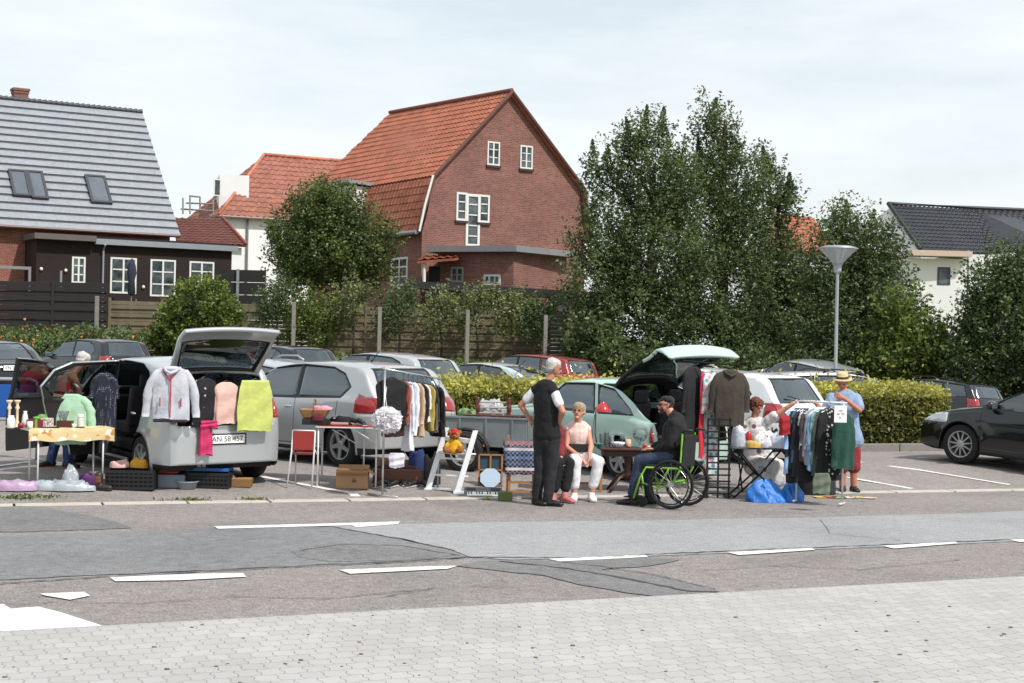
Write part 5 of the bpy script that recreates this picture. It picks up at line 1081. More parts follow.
class Fig:
    def __init__(s, label, root, zf, J, chest, face, skin='#c08a6c', fat=1.0, hd=1.0, up=(0, 0, 1), voxel=.0085):
        s.root = V(root); s.e = thing('person', label, 'person', root); Y = root[1]; s.J = {}
        for k, v in J.items():
            px, py = zf(v[0], v[1]); s.J[k] = at(px, py, Y+v[2])-s.root
        for k in ('hand_l', 'hand_r'): s.J.setdefault(k, V((0, 0, -1)))
        s.ch = V(chest).normalized(); s.face = V(face).normalized(); s.up = V(up); s.fat = fat; s.hd = hd; s.skin = skinmat(skin); s.v = voxel
        j = s.J; s.side = (j['sh_r']-j['sh_l']).normalized(); s.pel = (j['hip_l']+j['hip_r'])/2+V((0, 0, .04)); s.nk = j['neck']; s.mid = (j['sh_l']+j['sh_r'])/2
        for q in ('l', 'r'):   # keep the limb lengths human
            pass
    def torso(s, mb, m=0, top=True, low=1.0, hem=0, flare=0):
        f = s.fat; sd = s.side; P = s.pel; N = s.mid+(s.nk-s.mid)*.3; W_ = P.lerp(N, .33); C_ = P.lerp(N, .72)
        hs = (s.J['hip_r']-s.J['hip_l']); hs = hs.normalized() if hs.length > .01 else sd
        if low: ecap(mb, P-(N-P).normalized()*(.02+hem), W_, (.158*f+m+flare, .108*f+m+flare), (.138*f+m, .10*f+m), hs)
        ecap(mb, W_, C_, (.138*f+m, .10*f+m), (.158*f**.5+m, .108*f+m), sd); ecap(mb, C_, N, (.158*f**.5+m, .108*f+m), (.135+m, .075+m), sd)
        for q in ('sh_l', 'sh_r'): ecap(mb, N-V((0, 0, .0)), s.J[q]-V((0, 0, .015)), (.062+m, .062+m), .05+m)
    def arm(s, mb, q, m=0, upto=2.0, r=(.047, .040, .036, .026)):
        j = s.J; f = s.fat**.6; sh, el, wr = j['sh_'+q], j['el_'+q], j['wr_'+q]
        if upto <= 1: ecap(mb, sh, sh.lerp(el, upto), r[0]*f+m+.006, (r[0]+(r[1]-r[0])*upto)*f+m+.010); return
        ecap(mb, sh, el, r[0]*f+m, r[1]*f+m); ecap(mb, el, el.lerp(wr, upto-1), r[2]*f+m+.002, (r[2]+(r[3]-r[2])*(upto-1))*f+m)
    def leg(s, mb, q, m=0, upto=2.0, r=(.083, .058, .054, .036)):
        j = s.J; f = s.fat**.7; h, k, a = j['hip_'+q], j['kn_'+q], j['an_'+q]
        if upto <= 1: ecap(mb, h, h.lerp(k, upto), r[0]*f+m, (r[0]+(r[1]-r[0])*upto)*f+m+.012); return
        ecap(mb, h, k, r[0]*f+m, r[1]*f+m); ecap(mb, k, k.lerp(a, min(1, upto-1)), r[2]*f+m+.002, (r[2]+(r[3]-r[2])*(upto-1))*f+m)
        if upto >= 2 and m == 0: ecap(mb, k.lerp(a, .2)-s.ch*.02, k.lerp(a, .5)-s.ch*.008, .045*f, .04*f)
    def foot(s, mb, q, d, m=0, hgt=.0, ln=.17):
        a = s.J['an_'+q]; d = V(d).normalized(); g = V((a.x, a.y, .04+hgt)); sd = d.cross(V((0, 0, 1)))
        ecap(mb, V((a.x, a.y, max(a.z, .08))), g, .038+m, .036+m); ecap(mb, g-d*.05, g+d*ln*.55, (.034+m, .034+m), (.045+m, .026+m), sd); ecap(mb, g+d*ln*.55, g+d*ln+V((0, 0, -.012)), (.045+m, .026+m), (.034+m, .017+m), sd)
    def body(s, feet=None):
        mb = MB(); s.torso(mb); j = s.J
        for q in ('l', 'r'):
            s.arm(mb, q); s.leg(mb, q); hn = j.get('pn_'+q)
            hand(mb, j['wr_'+q], j['hd_'+q] if 'hd_'+q in j else (j['wr_'+q]-j['el_'+q]), s.handn[q], s.curl, thumb=s.th[q])
        if feet:
            for q in ('l', 'r'): s.foot(mb, q, feet[q], hgt=s.J['an_'+q].z*0)
        ecap(mb, s.mid+(s.nk-s.mid)*.2, s.nk.lerp(j['head'], .5), .060, .053)
        c = j['head']; f, u = s.face, s.up; sd = f.cross(u).normalized(); u = sd.cross(f).normalized(); k = s.hd; s.hu = u; s.hs = sd
        ecap(mb, c+u*.03*k-f*.018*k-f*.015, c+u*.03*k+f*.012*k, (.074*k, .082*k), (.070*k, .078*k), sd)
        ecap(mb, c-u*.025*k+f*.03*k, c-u*.075*k+f*.046*k, (.056*k, .050*k), (.034*k, .032*k), sd)
        ecap(mb, c+u*.0*k+f*.02*k, c-u*.03*k+f*.022*k, (.064*k, .062*k), (.060*k, .056*k), sd)
        ecap(mb, c+u*.012*k+f*.080*k, c-u*.022*k+f*.102*k, .009*k, .014*k, n=10); ecap(mb, c-u*.024*k+f*.092*k-sd*.01, c-u*.024*k+f*.092*k+sd*.01, .009, .009, n=8)
        ecap(mb, c+u*.026*k+f*.074*k-sd*.03, c+u*.026*k+f*.074*k+sd*.03, .012, .012); ecap(mb, c-u*.084*k+f*.066*k, c-u*.086*k+f*.072*k, .02, .02)
        ecap(mb, c-u*.048*k+f*.074*k-sd*.018, c-u*.048*k+f*.074*k+sd*.018, .014, .014)
        for q in (-1, 1): ecap(mb, c+sd*q*.074*k+u*.016*k-f*.008, c+sd*q*.074*k-u*.022*k, (.010, .018), (.008, .012), u.cross(sd))
        s.obj = organic(mb, 'body', s.skin, s.e, s.v, 2)
        e = MB(); 
        for q in (-1, 1):
            e = MB(); e.ell(c+sd*q*.031*k+u*.008*k+f*.079*k, .0105*k, nu=10, nv=8); e.build('eye', eyem, s.e, smooth=True)
        e = MB(); ecap(e, c-u*.046*k+f*.087*k-sd*.02, c-u*.046*k+f*.087*k+sd*.02, (.006, .005), (.006, .005)); e.build('mouth', lipm, s.e, smooth=True)
        return s
    handn = {'l': (0, -1, 0), 'r': (0, -1, 0)}; curl = .5; th = {'l': 1, 'r': -1}
    def brows(s, m):
        c, f, u, sd, k = s.J['head'], s.face, s.hu, s.hs, s.hd
        for q in (-1, 1): e = MB(); ecap(e, c+sd*q*.018*k+u*.030*k+f*.086*k, c+sd*q*.045*k+u*.029*k+f*.076*k, .004, .003, n=6); e.build('eyebrow', m, s.e, smooth=True)
    def hair(s, m, vol=.0, back=.0, low=.0, front=.0, fold=.006):
        c, f, u, sd, k = s.J['head'], s.face, s.hu, s.hs, s.hd; mb = MB()
        ecap(mb, c+u*.046*k-f*.032*k, c+u*(.056+front*.2)*k+f*(.012+front)*k, (.081*k+vol, .078*k+vol), (.070*k+vol, .062*k+vol), sd)
        ecap(mb, c-u*(.005+low)*k-f*.045*k, c+u*.03*k-f*.035*k, (.066*k+vol, .05*k+vol+back), (.078*k+vol, .06*k+vol+back), sd)
        for q in (-1, 1): ecap(mb, c+sd*q*.066*k+u*.03*k-f*.012*k, c+sd*q*.068*k-u*(.012+low)*k-f*.03*k, .015+vol, .013+vol)
        return organic(mb, 'hair', m, s.e, .007, 2, fold, 45)
    def glasses(s, m, r=.021):
        c, f, u, sd, k = s.J['head'], s.face, s.hu, s.hs, s.hd; g = MB()
        for q in (-1, 1):
            o = c+sd*q*.032*k+u*.006*k+f*.096*k; g.tube([o+sd*r*math.cos(t)+u*r*.8*math.sin(t) for t in [2*PI*i/14 for i in range(14)]], .0028, 5, closed=True); g.cyl(o+sd*q*r, c+sd*q*.08*k+u*.01*k, .0025, n=5)
        g.cyl(c+u*.006*k+f*.1*k-sd*.012, c+u*.006*k+f*.1*k+sd*.012, .0025, n=5); return g.build('glasses', m, s.e)
    def garment(s, name, m, mg=.016, sleeves=2.0, hem=.06, flare=.01, fold=.008, collar=False, parts=('l', 'r'), voxel=.011):
        mb = MB(); s.torso(mb, mg, hem=hem, flare=flare)
        if sleeves: 
            for q in parts: s.arm(mb, q, mg*.8, sleeves)
        if collar: ecap(mb, s.mid+(s.nk-s.mid)*.5, s.nk+(s.J['head']-s.nk)*.12, .068, .064)
        return organic(mb, name, m, s.e, voxel, 2, fold, 10, zs=.6)
    def trousers(s, m, mg=.016, upto=1.97, fold=.008, name='trousers', flare=0):
        mb = MB(); hs = (s.J['hip_r']-s.J['hip_l']); ecap(mb, s.pel-V((0, 0, .06)), s.pel+(s.mid-s.pel)*.14, (.152*s.fat+mg, .105*s.fat+mg), (.142*s.fat+mg, .10*s.fat+mg), hs)
        for q in ('l', 'r'): s.leg(mb, q, mg, upto, r=(.083, .06, .058+flare, .045+flare))
        return organic(mb, name, m, s.e, .011, 2, fold, 11, zs=.7)
    def shoes(s, m, dirs, sole=None, ln=.18):
        for q in ('l', 'r'):
            mb = MB(); s.foot(mb, q, dirs[q], .010, 0, ln); o = organic(mb, 'shoe', m, s.e, .009, 2)
            a = s.J['an_'+q]; d = V(dirs[q]).normalized(); b = MB(); sd = d.cross(V((0, 0, 1))); ecap(b, V((a.x, a.y, .012))-d*.055, V((a.x, a.y, .012))+d*ln, (.042, .012), (.042, .012), sd); b.build('sole', sole or blackp, o, smooth=True)
zz = lambda ox, oy, s_=4.018: (lambda x, y: (ox+x/s_, oy+y/s_))
z2, z3, z4, z1 = zz(490, 340), zz(600, 340), zz(710, 340), zz(0, 310, 3.415)
greyhair = mat('#b5b1ae', .8, 0, .35, 40, .6, 60, name='grey_hair'); darkhair = mat('#2a211c', .7, 0, .3, 40, .5, 60, name='dark_hair'); redhair = mat('#5f3020', .6, 0, .35, 40, .6, 60, name='auburn_hair'); blondg = mat('#9a8a74', .8, 0, .35, 40, .6, 60, name='fair_hair')
def rootat(px, py, dz=0): p = G(px, py); return (p.x, p.y, hg(p.x, p.y))
# --- standing man
f = Fig('person standing with hands on hips, grey hair, black waistcoat over white shirt, dark trousers', rootat(547.5, 505.5), z2, dict(head=(256, 112, 0), neck=(238, 168, .02), sh_l=(186, 197, .08), sh_r=(254, 199, -.10), el_l=(124, 262, .14), el_r=(292, 288, -.20), wr_l=(160, 318, .16), wr_r=(278, 334, -.06), hd_l=(0, 0, 0), hd_r=(0, 0, 0), hip_l=(206, 400, .05), hip_r=(252, 400, -.03), kn_l=(200, 518, .04), kn_r=(246, 520, -.02), an_l=(188, 640, .06), an_r=(232, 642, -.04)), (.4, .9, 0), (.88, .12, -.22), '#b07a60', 1.03)
f.J['hd_l'] = V((.8, .0, -.5)); f.J['hd_r'] = V((-.85, .15, -.3)); f.handn = {'l': (0, 1, 0), 'r': (0, .8, -.3)}; f.curl = .3
fd = {'l': (.5, -.75, 0), 'r': (.95, -.3, 0)}
f.body(); f.hair(greyhair, .004, low=.01); f.brows(greyhair); f.garment('shirt', fabric('#d4d6da'), .008, .62, .0, 0, .006, collar=True); f.garment('waistcoat', fabric('#0d0e11'), .026, 0, -.03, .004, .008)
f.trousers(fabric('#1d1e22'), .016, 1.98); f.shoes(mat('#0f0f10', .4, 0, .2, 5), fd)
# --- seated woman
f = Fig('person seated smiling in glasses, pale pink sleeveless top, white cropped trousers and white sneakers', rootat(582, 501), z2, dict(head=(356, 287, .30), neck=(353, 335, .36), sh_l=(316, 353, .36), sh_r=(388, 353, .36), el_l=(306, 430, .28), el_r=(405, 428, .28), wr_l=(366, 474, .08), wr_r=(400, 462, .06), hip_l=(334, 468, .40), hip_r=(374, 468, .40), kn_l=(345, 490, .0), kn_r=(436, 490, .02), an_l=(338, 622, .02), an_r=(408, 620, .04), hd_l=(0, 0, 0), hd_r=(0, 0, 0)), (.05, -1, 0), (-.30, -.92, .12), '#c28c74', 1.04)
f.J['hd_l'] = V((.6, -.5, -.5)); f.J['hd_r'] = V((-.15, -.3, -.9)); f.handn = {'l': (0, 0, -1), 'r': (-1, 0, 0)}; fd = {'l': (-.1, -1, 0), 'r': (.12, -1, 0)}
f.body(); f.hair(blondg, .007, front=.01); f.brows(blondg); f.glasses(mat('#4c3a35', .3)); f.garment('top', fabric('#dcbfb6'), .012, 0, .02, .01, .006); f.trousers(fabric('#dcdcdf'), .015, 1.70)
f.shoes(mat('#d8d8da', .6, 0, .1, 9), fd, mat('#e9e9ea', .6)); q = MB(); c = f.pel+V((0, -.12, .08)); q.box(c, (.26, .06, .11)); q.tube([c+V((-.13, 0, .04)), c+V((-.17, .1, .06)), c+V((-.16, .2, .05))], .012, 6); bagw = tag(q.build('waist_bag', mat('#17171a', .5, 0, .3, 5), loc=f.root, bevel=.025), 'small black bag on the lap of the smiling seated woman', 'bag')
# --- seated person hidden behind the standing man
f = Fig('person seated mostly hidden behind the standing man, black trousers and pink trainers', rootat(558, 502), z2, dict(head=(248, 300, .40), neck=(250, 345, .42), sh_l=(214, 362, .42), sh_r=(272, 362, .42), el_l=(212, 430, .40), el_r=(284, 430, .34), wr_l=(250, 470, .2), wr_r=(286, 474, .1), hip_l=(240, 470, .42), hip_r=(276, 470, .42), kn_l=(276, 494, .02), kn_r=(318, 494, .04), an_l=(254, 622, .0), an_r=(300, 620, .0), hd_l=(0, 0, 0), hd_r=(0, 0, 0)), (.05, -1, 0), (-.1, -.95, .1), '#c28c74', 1.0)
f.J['hd_l'] = V((.6, -.6, -.3)); f.J['hd_r'] = V((.1, -.6, -.7)); fd = {'l': (-.1, -1, 0), 'r': (.55, -.8, 0)}
f.body(); f.hair(greyhair, .006); f.brows(greyhair); f.garment('cardigan', fabric('#6d1f26'), .026, 1.8, .05, .01, .008); f.trousers(fabric('#0f1013'), .016, 1.80); f.shoes(mat('#b06a66', .7, 0, .2, 9), fd, mat('#b9b0ae', .6))
# --- man in the wheelchair
wcroot = rootat(664, 506.5)
f = Fig('person sitting in green wheelchair, black cap, sunglasses, black jacket and blue jeans', wcroot, z3, dict(head=(264, 262, .02), neck=(294, 304, .0), sh_l=(300, 336, -.16), sh_r=(318, 328, .16), el_l=(286, 420, -.20), el_r=(272, 410, .30), wr_l=(226, 440, -.02), wr_r=(214, 434, .32), hip_l=(280, 472, -.10), hip_r=(296, 470, .12), kn_l=(160, 486, .06), kn_r=(176, 482, .30), an_l=(132, 620, .10), an_r=(196, 618, .30), hd_l=(0, 0, 0), hd_r=(0, 0, 0)), (-.85, .4, 0), (-.93, -.28, .08), '#b98268', 1.08)
f.J['hd_l'] = V((-.95, .2, .1)); f.J['hd_r'] = V((-.9, -.2, 0)); fd = {'l': (-.9, .3, 0), 'r': (-.9, .4, 0)}; f.handn = {'l': (0, 0, -1), 'r': (0, 0, -1)}
f.body(); f.hair(darkhair, .002); q = MB(); c, fc, u, sd = f.J['head'], f.face, f.hu, f.hs
ecap(q, c-u*.05+fc*.045, c-u*.09+fc*.055, (.052, .043), (.032, .03), sd); organic(q, 'beard', darkhair, f.e, .007, 2, .004, 60)
q = MB(); ecap(q, c+u*.066-fc*.030, c+u*.072+fc*.02, (.090, .055), (.082, .045), sd); ecap(q, c+u*.058+fc*.07, c+u*.050+fc*.115, (.06, .008), (.05, .006), sd); organic(q, 'cap', fabric('#16161a'), f.e, .008, 2, .003, 20)
q = MB()
for s_ in (-1, 1): ecap(q, c+sd*s_*.032+u*.006+fc*.094, c+sd*s_*.032+u*.002+fc*.097, (.025, .019), (.025, .019), sd); q.cyl(c+sd*s_*.055+u*.01+fc*.085, c+sd*s_*.078+u*.012-fc*.01, .004, n=6)
q.build('sunglasses', mat('#141212', .1, 0, .1), f.e, smooth=True)
f.garment('jacket', fabric('#121115'), .036, 1.93, .05, .016, .013, collar=True); f.trousers(fabric('#2c3850'), .02, 1.97, .009); f.shoes(mat('#1a191a', .6, 0, .3, 9), fd, blackp, .19)
# wheelchair
lime = mat('#74b01f', .35, 0, .06, 4, coat=.5); wcY = math.atan2(.47, -.88)
wr_ = thing('wheelchair', 'lime green framed wheelchair with large black spoked wheels', 'wheelchair', wcroot, wcY)
# local: +x forward, +y his left (towards the camera); big wheels r .305
ax = V((-.02, 0, .305)); org = at(*z3(302, 580), wcroot[1]-.20)-V(wcroot); ca, sa = math.cos(wcY), math.sin(wcY); lx = org.x*ca+org.y*sa
chrm = mat('#b6b9bc', .3, .8, .1)
for s_ in (1, -1):
    q = MB(); rot = basis(0, 0, PI/2); y = s_*.27; n_ = 40
    q.tube([(.290*math.cos(2*PI*i/n_), 0, .290*math.sin(2*PI*i/n_)) for i in range(n_)], .017, 8, closed=True); o = q.build('wheel', rubber, wr_, (lx, y, .307), smooth=True); 
    q = MB(); q.tube([(.272*math.cos(2*PI*i/n_), 0, .272*math.sin(2*PI*i/n_)) for i in range(n_)], .009, 6, closed=True); q.build('rim', mat('#2b2c2e', .35, .5), o, smooth=True)
    q = MB(); q.tube([(.245*math.cos(2*PI*i/n_), s_*.035, .245*math.sin(2*PI*i/n_)) for i in range(n_)], .009, 6, closed=True); q.build('push_rim', mat('#222326', .3, .6), o, smooth=True)
    q = MB()
    for i in range(20): t = 2*PI*i/20; q.cyl((.03*math.cos(t+.4), s_*.02*(1 if i % 2 else -1), .03*math.sin(t+.4)), (.27*math.cos(t), 0, .27*math.sin(t)), .0022, n=4)
    q.build('spokes', chrm, o); q = MB(); q.cyl((0, -.035, 0), (0, .035, 0), .028, n=14); q.build('hub', chrm, o)
    q = MB(); y2 = s_*.215
    q.tube([(lx-.12, y2, .95), (lx-.10, y2, .50), (lx+.0, y2, .307)], .014, 8); q.tube([(lx-.10, y2, .50), (lx+.36, y2, .50), (lx+.44, y2, .36), (lx+.52, y2, .10)], .014, 8); q.tube([(lx+.0, y2, .307), (lx+.20, y2, .24), (lx+.40, y2, .30), (lx+.42, y2, .42)], .014, 8)
    q.tube([(lx+.20, y2, .24), (lx+.05, y2, .50)], .012, 8); q.build('frame', lime, wr_, smooth=True)
    q = MB(); q.tube([(lx-.12, y2, .95), (lx-.15, y2, .985), (lx-.25, y2, .985)], .017, 8); q.build('push_handle', blackp, wr_, smooth=True)
    q = MB(); q.cyl((lx+.40, y2-.015, .065), (lx+.40, y2+.015, .065), .065, n=18); o = q.build('castor', rubber, wr_, bevel=.004); q = MB(); q.tube([(lx+.40, y2, .065), (lx+.38, y2+.0, .14), (lx+.40, y2, .27)], .010, 6); q.build('fork', lime, o)
    q = MB(); q.box((lx+.60, s_*.10, .10), (.16, .15, .012), basis(0, -.1)); q.build('footplate', blackp, wr_, bevel=.004)
q = MB(); q.box((lx+.14, 0, .51), (.44, .42, .05)); q.build('seat', fabric('#141416'), wr_, bevel=.015); q = MB(); q.box((lx-.12, 0, .72), (.03, .43, .40), basis(0, -.05)); q.build('backrest', fabric('#141416'), wr_, bevel=.01)
q = MB(); 
for k in (.30, .55): q.cyl((lx-.05+k*.2, -.21, .33), (lx-.05+k*.2, .21, .33), .011)
q.build('cross_brace', lime, wr_)
# --- woman at the table
f = Fig('person with auburn hair seated behind the folding table, reaching out, pale floral tunic', rootat(760, 494), z4, dict(head=(187, 268, .20), neck=(178, 318, .24), sh_l=(138, 343, .26), sh_r=(216, 336, .18), el_l=(152, 415, .14), el_r=(280, 292, .05), wr_l=(226, 376, .0), wr_r=(336, 254, -.03), hip_l=(172, 482, .28), hip_r=(218, 482, .24), kn_l=(208, 500, -.16), kn_r=(262, 500, -.18), an_l=(212, 612, -.12), an_r=(262, 612, -.14), hd_l=(0, 0, 0), hd_r=(0, 0, 0)), (.25, -.95, 0), (.55, -.72, -.38), '#bd8770', 1.2)
f.J['hd_l'] = V((.9, -.2, .1)); f.J['hd_r'] = V((.9, .0, .35)); fd = {'l': (.1, -1, 0), 'r': (.3, -1, 0)}; f.handn = {'l': (0, 0, -1), 'r': (0, 0, -1)}
fl, nt, b = newmat('floral_cloth'); tc = nd(nt, 'ShaderNodeTexCoord').outputs['Object']; v = nd(nt, 'ShaderNodeTexVoronoi', Scale=7.0); nt.links.new(tc, v.inputs['Vector'])
a = mixc(nt, ramp(nt, v.outputs['Distance'], [(.0, 1.0), (.22, 1.0), (.27, 0.0)]), lin('#cbc7c4'), lin('#6d4550')); a = mixc(nt, ramp(nt, noise(nt, tc, 12, 3), [(.55, 0.0), (.6, .8)]), a, lin('#8e9aa8')); nt.links.new(a, b.inputs['Base Color']); b.inputs['Roughness'].default_value = .9
f.body(); h_ = f.hair(redhair, .012, back=.02, low=.01, fold=.012); f.brows(redhair); f.garment('tunic', fl, .02, .7, .10, .03, .010)
q = MB()
ecap(q, f.J['hip_l'], f.J['kn_l'], (.13, .10), (.12, .08)); ecap(q, f.J['hip_r'], f.J['kn_r'], (.13, .10), (.12, .08)); ecap(q, f.J['kn_l'], f.J['kn_l'].lerp(f.J['an_l'], .6), (.12, .09), (.15, .1)); ecap(q, f.J['kn_r'], f.J['kn_r'].lerp(f.J['an_r'], .6), (.12, .09), (.15, .1)); organic(q, 'skirt', fl, f.e, .013, 3, .012, 9, zs=.5)
f.shoes(mat('#3b3230', .6), fd); ph = f.J['wr_l']+V((.11, -.04, .03)); q = MB(); q.box(ph+f.root*1, (.05, .012, .11), basis(.3, .8)); q2 = q.build('phone', mat('#0e0f12', .15, 0, .1), bevel=.004); tag(q2, 'black phone held by the woman at the folding table', 'phone')
chair_w = f.root+V((f.pel.x, f.pel.y+.05, 0))
# --- man in the straw hat
f = Fig('person standing behind the clothes rail, straw hat, light blue shirt and red shorts', rootat(851, 492), z4, dict(head=(531, 170, .02), neck=(538, 212, .05), sh_l=(492, 232, .0), sh_r=(586, 234, .04), el_l=(462, 292, -.10), el_r=(600, 282, -.16), wr_l=(420, 250, -.16), wr_r=(540, 236, -.26), hip_l=(532, 408, .03), hip_r=(572, 408, .03), kn_l=(530, 510, .0), kn_r=(578, 510, .0), an_l=(532, 606, .04), an_r=(576, 608, .02), hd_l=(0, 0, 0), hd_r=(0, 0, 0)), (-.25, -.95, 0), (-.28, -.85, -.42), '#b5765b', 1.12)
f.J['hd_l'] = V((-.9, 0, .2)); f.J['hd_r'] = V((-.75, .1, .35)); fd = {'l': (-.2, -1, 0), 'r': (.1, -1, 0)}; f.handn = {'l': (0, 0, -1), 'r': (0, 1, 0)}
f.body(); f.hair(greyhair, .0); f.brows(greyhair); f.garment('shirt', fabric('#8093ae'), .034, .72, .0, .02, .012, collar=True); f.trousers(fabric('#7f2029'), .022, 1.0, .008, 'shorts'); f.shoes(mat('#18181b', .6), fd, mat('#8f8f92', .6))
c, fc, u, sd = f.J['head'], f.face, V((-.05, -.2, .98)), f.hs; o_ = c+u*.055
q = MB(); Rm = V((0, 0, 1)).rotation_difference(u).to_matrix(); q.lathe([(.145, -.012), (.148, -.008), (.088, .006), (.088, .0), (.082, .07), (.065, .095), (.03, .088), (.0, .090)], o_, 26, Rm); o = q.build('straw_hat', mat('#c9b48a', .8, 0, .25, 30, .6, 90), f.e, smooth=True)
q = MB(); q.lathe([(.0895, .006), (.090, .012), (.088, .036), (.087, .04)], o_, 26, Rm, cap=False); q.build('hat_band', mat('#3b3633', .7), o, smooth=True)
# --- person leaning into the silver car
f = Fig('person leaning into the silver hatchback, grey hair, red strapless top and blue jeans', rootat(63, 467), z1, dict(head=(284, 174, .16), neck=(262, 206, .10), sh_l=(206, 236, .06), sh_r=(258, 240, -.14), el_l=(250, 300, .25), el_r=(275, 305, -.10), wr_l=(290, 310, .3), wr_r=(312, 300, .06), hip_l=(196, 386, .06), hip_r=(222, 386, -.06), kn_l=(188, 455, .05), kn_r=(232, 460, -.06), an_l=(172, 524, .08), an_r=(232, 528, -.04), hd_l=(0, 0, 0), hd_r=(0, 0, 0)), (.6, .6, -.3), (.7, .5, -.4), '#b87f66', 1.02)
f.J['hd_l'] = V((.8, .3, .1)); f.J['hd_r'] = V((.8, .4, .1)); fd = {'l': (-.5, -.8, 0), 'r': (.8, -.4, 0)}
f.body(); f.hair(greyhair, .006); f.brows(greyhair)
q = MB(); P, N = f.pel, f.mid; ecap(q, P-V((0, 0, .05)), P.lerp(N, .4), (.19, .14), (.17, .13), f.side); ecap(q, P.lerp(N, .4), P.lerp(N, .74), (.17, .13), (.185, .135), f.side); organic(q, 'top', fabric('#a81f2b'), f.e, .010, 3, .006, 12)
f.trousers(fabric('#33456a'), .016, 1.9); f.shoes(mat('#171315', .6), fd, mat('#8c2128', .6))
# ================================================================ sale goods
def pat(name, base, spots, sc_=14, th=.25, extra=None, var=0):
    m, nt, b = newmat(name); tc = nd(nt, 'ShaderNodeTexCoord').outputs['Object']; v = nd(nt, 'ShaderNodeTexVoronoi', Scale=float(sc_)); nt.links.new(tc, v.inputs['Vector'])
    if var == 0: v.inputs['Randomness'].default_value = .25
    a = mixc(nt, ramp(nt, v.outputs['Distance'], [(0, 1.0), (th, 1.0), (th+.04, 0.0)]), lin(base), lin(spots))
    if extra: a = mixc(nt, ramp(nt, noise(nt, tc, sc_*.9, 4, .7), [(.54, 0.0), (.58, 1.0)]), a, lin(extra))
    nt.links.new(a, b.inputs['Base Color']); b.inputs['Roughness'].default_value = .9; return m
def stripes(name, cols, axis=2, period=.2, wob_=0):
    m, nt, b = newmat(name); tc = nd(nt, 'ShaderNodeTexCoord').outputs['Object']; sx = nd(nt, 'ShaderNodeSeparateXYZ'); nt.links.new(tc, sx.inputs[0])
    f = mathn(nt, 'FRACT', mathn(nt, 'MULTIPLY', mathn(nt, 'ADD', sx.outputs[axis], 10.0), 1/period)); r = nd(nt, 'ShaderNodeValToRGB'); r.color_ramp.interpolation = 'CONSTANT'
    while len(r.color_ramp.elements) < len(cols): r.color_ramp.elements.new(.5)
    for i, (e, c) in enumerate(zip(r.color_ramp.elements, cols)): e.position = i/len(cols); e.color = lin(c)+(1,)
    nt.links.new(f, r.inputs[0]); a = r.outputs[0]
    if wob_: ck = nd(nt, 'ShaderNodeTexChecker', Scale=float(wob_)); nt.links.new(tc, ck.inputs[0]); a = mixc(nt, mathn(nt, 'MULTIPLY', ck.outputs['Fac'], .22), a, lin('#c9c9cf'))
    nt.links.new(a, b.inputs['Base Color']); b.inputs['Roughness'].default_value = .9; return m
def toloc(root): r = V(root); return lambda px, py, dy=0: at(px, py, r.y+dy)-r
def wpos(px, py, Y): p = at(px, py, Y); return (p.x, p.y, p.z)
steelw = mat('#d2d3d2', .4, .1, .08, 4, name='white_enamel'); woodl = mat('#9a6a3a', .6, 0, .3, 8, .3, 20); woodd = mat('#3d2219', .45, 0, .35, 6, .2, 20); black_m = mat('#131314', .4, .3, .2, 6)
